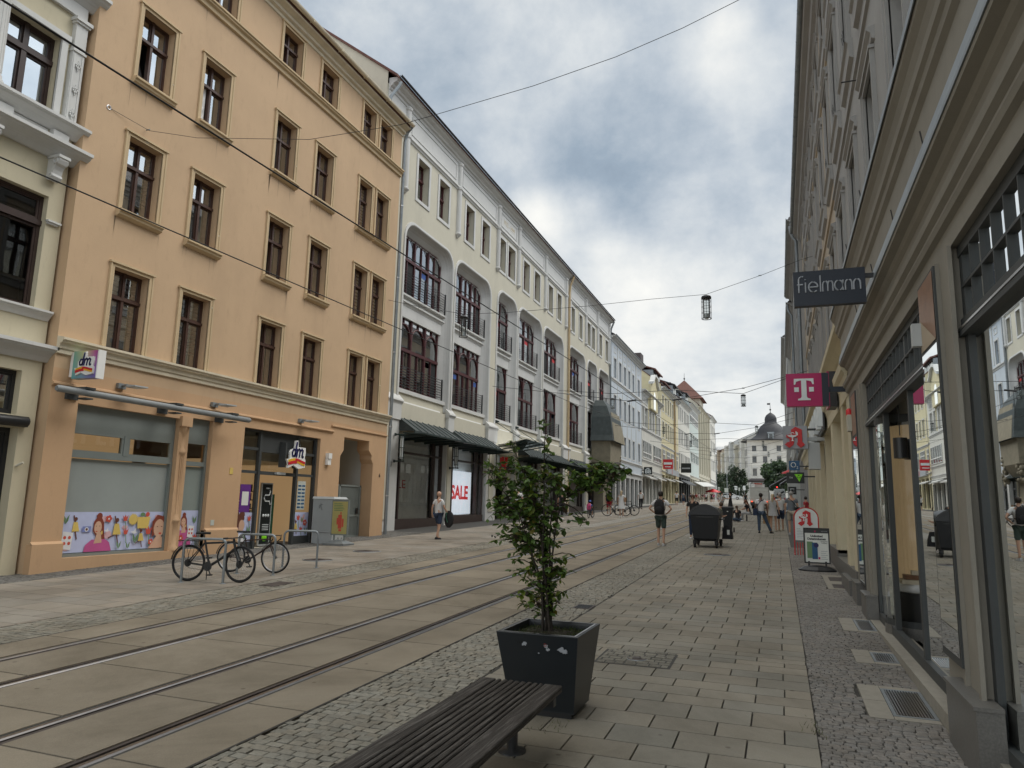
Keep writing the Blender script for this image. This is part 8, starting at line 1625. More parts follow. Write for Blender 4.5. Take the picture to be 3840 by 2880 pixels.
# ------------------------------------------------------------------ people
def person(label, foot, h=1.75, face=0., pose='stand', top='cloth_white', bottom='cloth_beige', hair='hair_dark', skin='skin', shoes='cloth_white', long=False, sleeve=.5, dress=None, ponytail=False, step=.12, group='people in the street', arms=None, lean=0., legb=None, hat=None):
    """one continuous skinned body; clothes, hair and shoes are fitted over it. face: 0 looks along the street away from the viewer (degrees)"""
    foot = Vector(foot); t = thing('person', label, 'person', foot, group); s = h / 1.75
    J = {'pel': (0, 0, .93), 'sp': (0, .0, 1.13), 'ch': (0, .0, 1.33), 'nk': (0, .0, 1.47), 'n2': (0, .015, 1.53), 'hd': (0, .02, 1.61), 'tp': (0, .01, 1.70)}
    for sd, k in ((-1, 'l'), (1, 'r')):
        J['sh' + k] = (.175 * sd, 0, 1.41); J['el' + k] = (.235 * sd, -.03, 1.14); J['wr' + k] = (.25 * sd, .05, .90); J['ha' + k] = (.255 * sd, .07, .83)
        J['hp' + k] = (.09 * sd, 0, .88); J['kn' + k] = (.10 * sd, .02, .48); J['an' + k] = (.10 * sd, 0, .08); J['to' + k] = (.115 * sd, .13, .03)
    if pose == 'walk':
        st_ = step
        J['knl'] = (-.10, .10 + st_ * .5, .50); J['anl'] = (-.10, st_ * 1.2, .08); J['tol'] = (-.11, .14 + st_ * 1.2, .03); J['knr'] = (.10, -.02, .48); J['anr'] = (.10, -st_ * 1.6, .12); J['tor'] = (.11, .10 - st_ * 1.6, .03)
        J['ell'] = (-.24, -.09, 1.15); J['wrl'] = (-.25, -.08, .91); J['hal'] = (-.25, -.06, .84); J['elr'] = (.24, .02, 1.14); J['wrr'] = (.24, .14, .93); J['har'] = (.24, .19, .87)
    if pose == 'wide': J['anr'] = (.38, .06, .08); J['knr'] = (.22, .06, .47); J['tor'] = (.44, .16, .03); J['anl'] = (-.10, 0, .08)
    if pose in ('sit', 'ground'):
        zs = .45 if pose == 'sit' else .12
        dz = .93 - zs - .06
        for k in J:
            if k[:2] in ('pe', 'sp', 'ch', 'nk', 'n2', 'hd', 'tp', 'sh'): x, y, z = J[k]; J[k] = (x, y + max(0, (z - .93)) * .22, z - dz)
        for sd, k in ((-1, 'l'), (1, 'r')):
            J['hp' + k] = (.09 * sd, .02, zs + .04)
            if pose == 'sit': J['kn' + k] = (.12 * sd, .44, zs + .06); J['an' + k] = (.12 * sd, .42, .08); J['to' + k] = (.13 * sd, .55, .03); J['el' + k] = (.22 * sd, .26, zs + .30); J['wr' + k] = (.10 * sd, .44, zs + .24); J['ha' + k] = (.06 * sd, .50, zs + .25)
            else: J['kn' + k] = (.30 * sd, .25, .16); J['an' + k] = (-.10 * sd, .30, .08); J['to' + k] = (-.2 * sd, .34, .06); J['el' + k] = (.24 * sd, .16, .42); J['wr' + k] = (.20 * sd, .30, .28); J['ha' + k] = (.16 * sd, .35, .24)
    if arms == 'front':
        for sd, k in ((-1, 'l'), (1, 'r')): J['el' + k] = (.22 * sd, .10, 1.12); J['wr' + k] = (.08 * sd, .28, 1.14); J['ha' + k] = (.04 * sd, .33, 1.17)
    if arms == 'hips':
        for sd, k in ((-1, 'l'), (1, 'r')): J['el' + k] = (.36 * sd, -.06, 1.16); J['wr' + k] = (.19 * sd, .06, 1.02); J['ha' + k] = (.14 * sd, .10, 1.0)
    if arms == 'carry': J['elr'] = (.24, .08, 1.12); J['wrr'] = (.22, .26, .98); J['har'] = (.21, .31, .95)
    for k in list(J): x, y, z = J[k]; J[k] = Vector((x, y + lean * max(0, z - .9), z))
    rz = -R_(face); cs, sn = math.cos(rz), math.sin(rz)
    def Wd(v): return Vector((v.x * cs - v.y * sn, v.x * sn + v.y * cs, v.z)) * s
    def skinmesh(name, edges, rad, m, extra=(), sub=1):
        idx = {}; vs = []; es = []; rs = []
        for a, b in edges:
            for k in (a, b):
                if k not in idx: idx[k] = len(vs); vs.append(Wd(J[k])); rs.append(rad[k])
            es.append((idx[a], idx[b]))
        for a, pts in extra:   # side chains: parent key, [(vec, r)]
            prev = idx[a]
            for v, r in pts: idx_ = len(vs); vs.append(Wd(Vector(v))); rs.append(r); es.append((prev, idx_)); prev = idx_
        me = bpy.data.meshes.new(name); me.from_pydata([tuple(v) for v in vs], es, []); me.materials.append(MATS[m]); ob = bpy.data.objects.new(name, me); C.objects.link(ob); ob.parent = t
        sk = ob.modifiers.new('Skin', 'SKIN'); sk.use_smooth_shade = True; sk.branch_smoothing = .3
        for i, r in enumerate(rs):
            q = me.skin_vertices[0].data[i]; rr = r if isinstance(r, tuple) else (r, r); q.radius = (rr[0] * s, rr[1] * s); q.use_root = (i == 0)
        sb_ = ob.modifiers.new('Subdivision', 'SUBSURF'); sb_.levels = sub; sb_.render_levels = sub
        return ob
    E = [('pel', 'sp'), ('sp', 'ch'), ('ch', 'nk'), ('nk', 'n2'), ('n2', 'hd'), ('hd', 'tp')]
    for k in 'lr': E += [('ch', 'sh' + k), ('sh' + k, 'el' + k), ('el' + k, 'wr' + k), ('wr' + k, 'ha' + k), ('pel', 'hp' + k), ('hp' + k, 'kn' + k), ('kn' + k, 'an' + k), ('an' + k, 'to' + k)]
    Rr = {'pel': (.13, .10), 'sp': (.115, .09), 'ch': (.14, .10), 'nk': .055, 'n2': .052, 'hd': (.078, .092), 'tp': (.062, .075)}
    for k in 'lr': Rr.update({'sh' + k: .052, 'el' + k: .036, 'wr' + k: .026, 'ha' + k: (.034, .018), 'hp' + k: .085, 'kn' + k: .052, 'an' + k: .036, 'to' + k: .028})
    ex = [('hd', [((0, .11 + lean * .7 + (J['hd'].y - .02 - lean * .71 if pose in ('sit', 'ground') else 0), J['hd'].z), .012)])]
    for sd, k in ((-1, 'l'), (1, 'r')):
        hb = J['ha' + k]; dr = (hb - J['wr' + k]).normalized()
        sdv = Vector((0, 1, 0)) if abs(dr.y) < .8 else Vector((1, 0, 0))
        for q, (of, ln) in enumerate(((-.026, .055), (-.009, .066), (.009, .062), (.026, .048))):
            b = hb + sdv * of; ex.append(('ha' + k, [(tuple(b + dr * .02), .009), (tuple(b + dr * ln + Vector((0, .012, -.004))), .008)]))
        ex.append(('ha' + k, [(tuple(hb + sdv * .040 - dr * .01), .010), (tuple(hb + sdv * .052 + dr * .025), .009)]))
    skinmesh('body', E, Rr, skin, ex)
    # top
    if dress:
        mb = MB(); zt, zb = 1.36, dress; rings = []
        for k, (z, rx, ry) in enumerate(((1.44, .12, .08), (1.36, .175, .11), (1.15, .145, .11), (.98, .17, .13), (zb, .20 + (.98 - zb) * .10, .16 + (.98 - zb) * .10))):
            rings.append([tuple(Wd(Vector((rx * math.cos(a), ry * math.sin(a) + lean * max(0, z - .9), z)))) for a in [i * math.pi / 7 for i in range(14)]])
        mb.smooth = True; mb.loft([[Vector(p) + foot for p in r_] for r_ in rings]); mb.build('dress', dress_m(top), t)
        RT = {k: (v if isinstance(v, tuple) else (v, v)) for k, v in Rr.items()}
        if sleeve > .05:
            J['se_l'] = J['shl'].lerp(J['ell'], sleeve); J['se_r'] = J['shr'].lerp(J['elr'], sleeve)
            skinmesh('sleeves', [('shl', 'se_l'), ('ch', 'shl'), ('ch', 'shr'), ('shr', 'se_r')], {'shl': .068, 'shr': .068, 'se_l': .062, 'se_r': .062, 'ch': .12}, top)
    else:
        J['hem'] = J['pel'] + (Vector((0, 0, -.07)) if pose not in ('sit', 'ground') else Vector((0, -.0, -.02))); ed_ = [('hem', 'pel'), ('pel', 'sp'), ('sp', 'ch'), ('ch', 'nk')]; RT = {'hem': (.155, .12), 'pel': (.155, .118), 'sp': (.15, .112), 'ch': (.165, .118), 'nk': (.07, .065)}
        for k in 'lr':
            J['se' + k] = J['sh' + k].lerp(J['el' + k], min(1, sleeve * 1.3)) if sleeve <= .8 else J['el' + k]; ed_ += [('ch', 'sh' + k), ('sh' + k, 'se' + k)]; RT['sh' + k] = .068; RT['se' + k] = .062
            if sleeve > .8: ed_ += [('se' + k, 'wr' + k)]; RT['wr' + k] = .042
        skinmesh('shirt', ed_, RT, top)
        for k in 'lr': J['kb' + k] = J['kn' + k] + (J['hp' + k] - J['kn' + k]) * .08
        ed_ = [('pel', 'hpl'), ('pel', 'hpr')]; RB_ = {'pel': (.14, .105), 'hpl': .105, 'hpr': .105}
        for k in 'lr':
            if long: ed_ += [('hp' + k, 'kn' + k), ('kn' + k, 'an' + k)]; RB_.update({'kn' + k: .072, 'an' + k: .060})
            else: ed_ += [('hp' + k, 'kb' + k)]; RB_['kb' + k] = .088
        skinmesh('trousers', ed_, RB_, bottom)
    hc = J['hd'] + Vector((0, -.012, .028)); mb = MB(); c = Wd(hc) + foot; mb.ell(c, (.088 * s, .102 * s, .098 * s), 12, 8)
    o_ = mb.build('hair', hair, t)
    if dress or ponytail or hair == 'hair_blond':
        mb = MB(); a = Wd(J['hd'] + Vector((0, -.09, .02))) + foot; b = Wd(J['ch'] + Vector((0, -.115, .02 if not ponytail else -.02))) + foot; mb.tube([a, a.lerp(b, .5), b], [.05 * s, .07 * s if not ponytail else .03 * s, .03 * s], 8); mb.build('long_hair', hair, t)
    if hat: mb = MB(); mb.lathe([(.16 * s, 0), (.10 * s, .02), (.09 * s, .10 * s), (.02, .11 * s)], Wd(J['tp'] + Vector((0, 0, -.02))) + foot, 14); mb.build('hat', hat, t)
    for k in 'lr':
        mb = MB(); a = Wd(J['an' + k]) + foot; b = Wd(J['to' + k]) + foot; d = Vector((b.x - a.x, b.y - a.y, 0)); d = d.normalized() if d.length > 0 else Vector((0, 1, 0)); sdv = Vector((0, 0, 1)).cross(d); rings = []
        z0 = min(a.z - .08 * s, b.z - .03 * s)
        for u_, w_, hh in ((-.075, .030, .06), (-.06, .040, .085), (.0, .042, .08), (.08, .048, .055), (.15, .046, .04), (.185, .028, .03)): rings.append([a + d * u_ * s + sdv * x * w_ * s + Vector((0, 0, z0 - a.z + z * hh * s)) for x, z in ((-1, 0), (1, 0), (.95, .5), (.5, 1), (-.5, 1), (-.95, .5))])
        mb.loft(rings); mb.build('shoe', shoes, t)
    t['_J'] = 0; del t['_J']; return t, (lambda k, o=(0, 0, 0): Wd(J[k] + Vector(o)) + foot), Wd
def dress_m(m): return m
def G_(u, v): return onG(u, v)
ST = dict(src=None)
# man with black backpack
p = Vector((-3.72, 24.5, gz(24.5))); t, q, Wd = person('man from behind with black backpack, white tee and green shorts by the tram rail', p, 1.80, 4, 'walk', 'cloth_white', 'cloth_greygreen', 'hair_dark', shoes='cloth_lightgrey', arms='hips', step=.05)
def backpack(label, q, foot, m='cloth_black', s=1.):
    t = thing('backpack', label, 'backpack', q('ch', (0, -.2, -.1))); c = q('ch', (0, -.21, -.10)); mb = MB(); mb.smooth = True
    mb.loft([[c + Vector((rx * s * math.copysign(abs(math.cos(a)) ** .6, math.cos(a)), ry * s * math.copysign(abs(math.sin(a)) ** .6, math.sin(a)), z * s)) for a in [i * math.pi / 8 for i in range(16)]] for z, rx, ry in ((-.26, .10, .05), (-.25, .15, .08), (-.05, .17, .10), (.12, .155, .09), (.21, .11, .07), (.25, .04, .03))]); mb.build('bag_body', m, t)
    mb = MB()
    for sd in (-1, 1): mb.tube([q('ch', (.08 * sd, -.14, .12)), q('ch', (.10 * sd, -.02, .17)), q('ch', (.11 * sd, .12, .05)), q('ch', (.13 * sd, .08, -.16)), q('ch', (.13 * sd, -.12, -.22))], .016, 5)
    mb.tube([c + Vector((-.03, 0, .24)), c + Vector((0, 0, .28)), c + Vector((.03, 0, .24))], .008, 4); mb.build('straps', m, t)
    mb = MB(); mb.smooth = True; mb.ell(c + Vector((0, -.09, -.09)), (.12, .035, .1), 10, 6); mb.build('pocket', m, t); return t
backpack('black backpack on the back of the man in green shorts', q, p)
# man with jacket at the department store
p = onG(1640, 2022); t, q, Wd = person('bald man in white tee and dark shorts before the SALE windows', p, 1.66, 20, 'walk', 'cloth_white', 'cloth_navy', 'skin', shoes='cloth_black', arms='carry', step=.08)
jk = thing('jacket', 'dark jacket with a green strap over the bald man\'s arm', 'jacket', q('har')); mb = MB(); mb.smooth = True; c = q('har', (.02, .02, -.02)); mb.loft([[c + Vector((rx * math.cos(a), .08 * math.sin(a), z)) for a in [i * math.pi / 5 for i in range(10)]] for z, rx in ((.10, .05), (.0, .15), (-.2, .19), (-.38, .15), (-.48, .05))]); mb.build('cloth', 'cloth_black', jk)
mb = MB(); mb.tube([c + Vector((-.02, -.09, .1)), c + Vector((-.08, -.10, -.1)), c + Vector((0, -.10, -.3))], .012, 5); mb.build('strap', 'shopgreen', jk)
# right group
p = Vector((-.78, 33.95, gz(34))); t, q, Wd = person('young man from behind in white tee and blue jeans, legs apart', p, 1.76, 0, 'wide', 'cloth_white', 'cloth_jeans', 'hair_dark', 'skin_dark', 'cloth_black', long=True)
sg_ = thing('sling_bag', 'dark sling bag on the left hip of the man in jeans', 'bag', q('hpl')); mb = MB(); c = q('hpl', (-.16, -.06, .04)); mb.loft([[c + Vector((x, y, z)) for x, y in ((-.09, -.04), (.09, -.04), (.09, .04), (-.09, .04))] for z in (-.17, .12)]); mb.build('pouch', 'cloth_navy', sg_); mb = MB(); mb.tube([c + Vector((0, 0, .12)), q('ch', (-.04, -.15, .0)), q('shr', (-.06, -.08, .05))], .014, 5); mb.build('strap', 'cloth_navy', sg_)
p = Vector((-.30, 35.5, gz(35.5))); t, q, Wd = person('blond woman in a short pale dress, seen from behind beside the couple\'s paper bag', p, 1.72, 10, 'stand', 'cloth_lightgrey', hair='hair_blond', dress=.72, sleeve=0, shoes='cloth_beige')
pb = thing('paper_bag', 'brown paper shopping bag held by the blond woman', 'bag', q('hal')); c = q('hal', (-.06, .0, -.28)); mb = MB(); mb.loft([[c + Vector((x * e, y * e, z)) for x, y in ((-.16, -.07), (.16, -.07), (.16, .07), (-.16, .07))] for z, e in ((-.20, .95), (.2, 1.))], True); mb.build('bag', 'kraft', pb); mb = MB(); mb.tube([c + Vector((-.06, 0, .2)), c + Vector((-.02, 0, .29)), c + Vector((.02, 0, .29)), c + Vector((.06, 0, .2))], .006, 4); mb.build('handle', 'kraft', pb)
p = Vector((.02, 36.2, gz(36.2))); t, q, Wd = person('man in a white tee and dark shorts standing close to the blond woman', p, 1.78, -30, 'stand', 'cloth_white', 'cloth_navy', 'hair_grey', shoes='cloth_beige', arms='front')
p = Vector((.47, 33.6, gz(33.6))); t, q, Wd = person('tall man in a grey polo and beige shorts near the right shop fronts', p, 1.86, 3, 'stand', 'cloth_grey', 'cloth_beige', 'hair_grey', shoes='cloth_lightgrey')
sg_ = thing('shoulder_bag', 'black shoulder bag on the right hip of the man in the grey polo', 'bag', q('hpr')); mb = MB(); c = q('hpr', (.13, -.06, .10)); mb.loft([[c + Vector((x, y, z)) for x, y in ((-.09, -.05), (.09, -.05), (.09, .05), (-.09, .05))] for z in (-.12, .12)]); mb.build('pouch', 'cloth_black', sg_); mb = MB(); mb.tube([c + Vector((0, 0, .12)), q('ch', (.03, -.15, .0)), q('shl', (.05, -.08, .05))], .014, 5); mb.build('strap', 'cloth_black', sg_)
p = Vector((-.10, 61.9, gz(61.9))); person('woman in a black top walking away between the couple and the man in grey', p, 1.7, 0, 'walk', 'cloth_black', 'cloth_olive', 'hair_brown', long=False)
p = at(3027, 2000, 38); person('person in a maroon top close to the right wall', (1.25, 40, gz(40)), 1.6, -60, 'stand', 'cloth_red', 'cloth_navy', 'hair_dark', long=True)
# behind the containers
person('woman in a black tee facing the viewer behind the large container', (-3.12, 28.6, gz(28.6)), 1.68, 180, 'walk', 'cloth_black', 'cloth_navy', 'hair_brown', long=True, step=.06)
t, q, Wd = person('person in an olive tee bending behind the large container', (-2.10, 26.2, gz(26.2)), 1.45, 60, 'stand', 'cloth_olive', 'cloth_black', 'hair_brown', long=True, lean=.35, arms='front')
bg = thing('shopping_bag', 'black bag with a pale label hanging beside the large container', 'bag', (-1.58, 25.3, gz(25.3) + .3)); c = Vector((-1.66, 25.2, gz(25.2) + .45)); mb = MB(); mb.loft([[c + Vector((x * e, y * e, z)) for x, y in ((-.15, -.08), (.15, -.08), (.17, .08), (-.13, .08))] for z, e in ((-.2, 1.1), (0, 1.), (.24, .6))]); mb.build('bag', 'cloth_black', bg); mb = MB(); mb.box(c + Vector((0, -.098, -.06)), c + Vector((.08, -.09, .10))); mb.build('label', 'paper', bg)
# bench people
person('woman with long brown hair sitting on the pavement with crossed legs', (-2.35, 45.1, gz(45.1)), 1.68, -20, 'ground', 'cloth_black', 'cloth_jeans', 'hair_brown', ponytail=True, long=True)
person('red-haired woman in a black top bent over her phone on the distant bench', (-1.75, 46.2, gz(46.2)), 1.72, -80, 'sit', 'cloth_black', 'cloth_lightgrey', 'hair_red', ponytail=True, long=True, lean=.1)
person('seated person in dark clothes beside the red-haired woman on the bench', (-1.25, 46.6, gz(46.6)), 1.72, 60, 'sit', 'cloth_black', 'cloth_olive', 'hair_brown', long=True, lean=.1)
b2 = thing('street_bench', 'distant slat bench with two people sitting on it', 'bench', (-1.5, 46.4, gz(46.4))); g1 = gz(46.4); mb = MB(); [mb.box((-2.1, 46.15 + .11 * k, g1 + .40), (-.6, 46.24 + .11 * k, g1 + .45)) for k in range(5)]; mb.build('slats', 'benchwood', b2); mb = MB(); [mb.tube([(x, 46.4, g1), (x, 46.4, g1 + .4)], .04, 8) for x in (-1.9, -.8)]; mb.build('leg', 'blackmetal', b2)
person('man in a white tee and pale trousers looking down, left of the woman in black', (-4.55, 63.8, gz(63.8)), 1.75, 80, 'stand', 'cloth_white', 'cloth_lightgrey', 'hair_dark', long=True, arms='front')
person('woman in a long black dress with a white stripe, facing the man in white', (-3.85, 63.2, gz(63.2)), 1.78, -100, 'stand', 'cloth_black', hair='hair_dark', dress=.2, sleeve=.6, arms='front', shoes='cloth_black')
person('woman in black crossing the street in front of the lorry', at(2797, 1910, 85).xy.to_3d() + Vector((0, 0, gz(85))), 1.72, 20, 'walk', 'cloth_black', hair='hair_brown', dress=.5, sleeve=.2, shoes='cloth_black')
# left side people
person('man in a white tee and black trousers in front of the gabled house', (-12.25, 68.5, gz(68.5)), 1.78, 0, 'walk', 'cloth_white', 'cloth_black', 'hair_dark', shoes='cloth_black', long=True, step=.06)
person('woman in a white tunic and white trousers beside the tan bicycle', (-9.62, 46.8, gz(46.8)), 1.72, 5, 'stand', 'cloth_white', hair='hair_blond', dress=.55, sleeve=.5, shoes='cloth_white')
t, q, Wd = person('man with a black backpack and red shorts behind the tan bicycle', (-11.0, 49.3, gz(49.3)), 1.74, 0, 'stand', 'cloth_black', 'cloth_red', 'hair_dark'); backpack('black backpack of the man behind the tan bicycle', q, None)
t, q, Wd = person('child in blue riding a small bike with a pink bag', (-11.05, 44.0, gz(44) + .12), 1.25, 5, 'sit', 'cloth_blue', 'cloth_navy', 'hair_dark', hat='cloth_blue'); backpack('pink bag on the child\'s bike', q, None, 'cloth_pink', .8)
bicycle('child_bicycle', 'small bike ridden by the child in blue', (-11.0, 43.7, gz(43.7)), (-10.97, 44.5, gz(44.5)), 'sport')
person('man in a white tee with a strap, behind the left side of the shrub', (-13.4, 37.5, gz(37.5)), 1.82, -20, 'stand', 'cloth_white', 'cloth_beige', 'hair_dark')
person('person in dark clothes seen through the shrub leaves', (-12.1, 41.6, gz(41.6)), 1.72, 15, 'walk', 'cloth_black', 'cloth_black', 'hair_dark', long=True)
p = at(2538, 1897, 90); person('person in white top and black shorts with a bag, in front of the off-white house', (p.x, 90, gz(90)), 1.8, 0, 'walk', 'cloth_white', 'cloth_black', 'hair_dark', step=.1)
p = at(2563, 1897, 92); person('person in a grey top and dark shorts right of the one in white', (p.x, 92, gz(92)), 1.75, 10, 'walk', 'cloth_grey', 'cloth_navy', 'hair_dark')
random.seed(31)
crowd = [(2655, 'cloth_white', 'cloth_black', 'first walker from the left in the far crowd, white top'), (2664, 'cloth_lightgrey', 'cloth_beige', 'second far walker, pale grey top'), (2672, 'cloth_black', 'cloth_black', 'far walker all in black'), (2682, 'cloth_pink', 'cloth_beige', 'far walker in a pink top'), (2692, 'cloth_white', 'cloth_red', 'far walker in white with red shorts'), (2700, 'cloth_beige', 'cloth_lightgrey', 'rightmost far walker in beige')]
for u, a, b, lab in crowd: p = at(u, 1880, 128); person(lab, (p.x, 128 + random.uniform(-3, 3), gz(128)), random.uniform(1.62, 1.82), random.choice((0, 180, 170)), 'walk', a, b, random.choice(('hair_dark', 'hair_brown', 'hair_blond')), group='people far down the street')
cafe = [(2590, 'cloth_navy', 'guest in navy at the pavement cafe'), (2600, 'cloth_white', 'guest in white at the pavement cafe'), (2612, 'cloth_red', 'guest in a red top at the pavement cafe'), (2622, 'cloth_lightgrey', 'guest in pale grey at the pavement cafe'), (2634, 'cloth_black', 'guest in black at the pavement cafe'), (2644, 'cloth_pink', 'guest in pink at the pavement cafe')]
for u, a, lab in cafe: p = at(u, 1880, 112 + (u - 2590) * .4); person(lab, (p.x, p.y, gz(p.y)), random.uniform(1.6, 1.8), random.uniform(-60, 60), 'stand', a, 'cloth_beige', random.choice(('hair_dark', 'hair_brown', 'hair_blond')), group='guests of the pavement cafe')

# ------------------------------------------------------------------ vehicles
lr = thing('lorry', 'back of a pale grey box lorry with an orange beacon bar, parked down the street', 'lorry', (-1.6, 83, gz(83))); g1 = gz(83); X0, X1 = at(2814, 1900, 83).x, at(2883, 1900, 83).x; k = 83 / 2700.
zt_ = at(2850, 1827, 83).z; zb_ = at(2850, 1882, 83).z
mb = MB(); mb.box((X0, 83, zb_), (X1, 90, zt_)); mb.build('box_body', 'lorrypaint', lr)
mb = MB(); [mb.box((X0 + .06, 82.97, z), (X1 - .06, 83, z + .03)) for z in (zb_ + .35, zb_ + .75, zb_ + 1.15)]; mb.box((X0, 82.96, zt_ - .06), (X1, 83, zt_)); mb.box((X0, 82.95, zb_), (X0 + .05, 83, zt_)); mb.box((X1 - .05, 82.95, zb_), (X1, 83, zt_)); mb.build('shutter_slats', 'lorrypaint', lr)
mb = MB(); mb.box((X0 + .3, 83.5, zt_), (X1 - .4, 86, zt_ + .32)); mb.box((X0 + .1, 83.1, zt_), (X0 + .5, 83.4, zt_ + .38)); mb.build('roof_unit', 'white_clean', lr); mb = MB(); mb.box((X0 + .3, 83.2, zt_ + .32), (X1 - .6, 83.4, zt_ + .42)); mb.build('beacon_bar', 'm_red', lr)
mb = MB(); mb.box((X0 + .05, 83, g1 + .35), (X1 - .05, 90, zb_)); mb.box((X0, 82.9, g1 + .45), (X1, 83.0, g1 + .7)); mb.build('chassis', 'framegrey', lr)
for x in (X0 + .1, X1 - .35):
    for y in (84.5, 89): mb = MB(); mb.lathe([(.42, 0), (.45, .03), (.45, .22), (.42, .25)], (x, y, gz(y) + .45), 20, 'X'); mb.build('wheel', 'rubber', lr)
for x in (X0 + .1, X1 - .25): mb = MB(); mb.box((x, 82.86, g1 + .72), (x + .15, 82.9, g1 + .82)); mb.build('tail_light', 'taillight', lr)
mb = MB(); mb.box((X0 + .8, 82.88, g1 + .55), (X0 + 1.3, 82.9, g1 + .66)); mb.build('number_plate', 'signwhite', lr); mb = MB(); mb.box((X1 - .05, 90, g1 + .5), (X1 + .05, 92, zt_ - .3)); mb.box((X0 + .05, 90.2, g1 + .5), (X1 - .05, 92, zt_ - .2)); mb.build('cab', 'white_clean', lr)
vn = thing('van', 'pale van parked half hidden beside the lorry', 'van', (.1, 100, gz(100))); g1 = gz(100); mb = MB(); mb.loft([[(-.75, 100, z) if i == 0 else (.75, 100, z) if i == 1 else (.75, 105, z) if i == 2 else (-.75, 105, z) for i in range(4)] for z in (g1 + .4, g1 + 1.5)]); mb.loft([[(-.75, 100, g1 + 1.5), (.75, 100, g1 + 1.5), (.75, 105, g1 + 1.5), (-.75, 105, g1 + 1.5)], [(-.65, 100.2, g1 + 2.3), (.65, 100.2, g1 + 2.3), (.65, 104.5, g1 + 2.3), (-.65, 104.5, g1 + 2.3)]]); mb.build('body', 'greypaint', vn)
mb = MB(); mb.box((-.6, 99.97, g1 + 1.5), (.6, 100.03, g1 + 2.1)); mb.build('rear_window', 'glassdark', vn)
for x in (-.72, .55): mb = MB(); mb.lathe([(.34, 0), (.34, .18)], (x, 100.8, g1 + .34), 16, 'X'); mb.build('wheel', 'rubber', vn); mb = MB(); mb.box((x + .02, 99.95, g1 + .9), (x + .14, 100, g1 + 1.2)); mb.build('tail_light', 'red', vn)
# silver suv crossing at the far junction
cy_ = 205; cx0 = at(2700, 1870, cy_).x; cx1 = at(2781, 1870, cy_).x; L_ = (cx1 - cx0); g1 = gz(cy_); s_ = L_ / 4.9
cr = thing('parked_car', 'white estate car seen from the side at the far junction', 'car', (cx0, cy_, g1))
prof_ = [(0, .45), (.05, .85), (.25, 1.0), (.75, 1.45), (1.1, 1.55), (2.4, 1.58), (2.9, 1.5), (3.6, 1.08), (4.5, .95), (4.85, .78), (4.9, .45), (4.6, .32), (.2, .32)]
P3 = lambda a, b, y: (cx0 + a * s_, cy_ + y, g1 + b * s_)
mb = MB(); mb.prism(prof_, lambda a, b: P3(a, b, 0), lambda a, b: P3(a, b, 1.9 * s_)); mb.build('body', 'carpaint', cr)
mb = MB(); mb.prism([(.75, 1.05), (1.0, 1.45), (1.75, 1.48), (1.75, 1.05)], lambda a, b: P3(a, b, -.02), lambda a, b: P3(a, b, 0)); mb.prism([(1.85, 1.05), (1.85, 1.48), (2.45, 1.48), (2.85, 1.4), (3.35, 1.08)], lambda a, b: P3(a, b, -.02), lambda a, b: P3(a, b, 0)); mb.build('side_windows', 'glassdark', cr)
for a in (.95, 3.95): mb = MB(); mb.lathe([(.34 * s_, 0), (.36 * s_, .05), (.36 * s_, .25)], P3(a, .36, -.05), 20, 'Y'); w__ = mb.build('wheel', 'rubber', cr); mb = MB(); mb.lathe([(.2 * s_, 0), (.05 * s_, .02)], P3(a, .36, -.07), 12, 'Y'); mb.build('rim', 'steel', w__)
mb = MB(); mb.box(P3(4.72, .75, -.03), P3(4.86, .85, .1)); mb.build('headlight', 'signwhite', cr)
bs_ = thing('market_stand', 'small blue and white stand at the right wall in the distance', 'stand', (.75, 50, gz(50))); g1 = gz(50); mb = MB(); mb.box((.45, 50, g1), (.9, 50.6, g1 + 1.1)); mb.build('body', 'signblue', bs_); mb = MB(); mb.box((.35, 49.9, g1 + .55), (1.2, 50.7, g1 + .62)); mb.lathe([(.4, 1.1), (.05, 1.45)], (.68, 50.3, g1), 8); mb.build('white_top', 'signwhite', bs_)
# cafe parasols and awning on the right far away
for k, (u0, v0, u1, v1, Y) in enumerate(((2886, 1823, 2952, 1786, 70), (2925, 1815, 2965, 1790, 60))):
    t = thing('awning', ['dark folding awning arm with pale edge above the lorry on the right', 'second dark awning behind the green triangle sign'][k], 'awning', at(u1, v1, Y)); a = at(u0, v0, Y); b = at(u1, v1, Y); mb = MB(); mb.hexa([a, (a.x, a.y + 5, a.z), (b.x, b.y + 5, b.z), b, a + Vector((0, 0, .1)), (a.x, a.y + 5, a.z + .1), (b.x, b.y + 5, b.z + .1), b + Vector((0, 0, .1))]); mb.build('fabric', 'roofdark', t); mb = MB(); mb.tube([a, b], .04, 6); mb.tube([a, (a.x, a.y + 5, a.z)], .05, 6); mb.build('edge_bar', 'letter_grey', t)
tl_ = thing('traffic_light', 'traffic light showing red at the far junction', 'traffic light', at(2914, 1880, 150)); c = at(2914, 1829, 150); mb = MB(); mb.tube([(c.x, c.y, gz(150)), (c.x, c.y, c.z)], .06, 6); mb.box((c.x - .18, c.y - .1, c.z - .8), (c.x + .18, c.y + .1, c.z + .3)); mb.build('housing', 'blackmetal', tl_); mb = MB(); mb.lathe([(.14, 0), (.14, .03)], (c.x, c.y - .12, c.z + .1), 12, 'Y'); mb.build('red_light', 'redlamp', tl_)
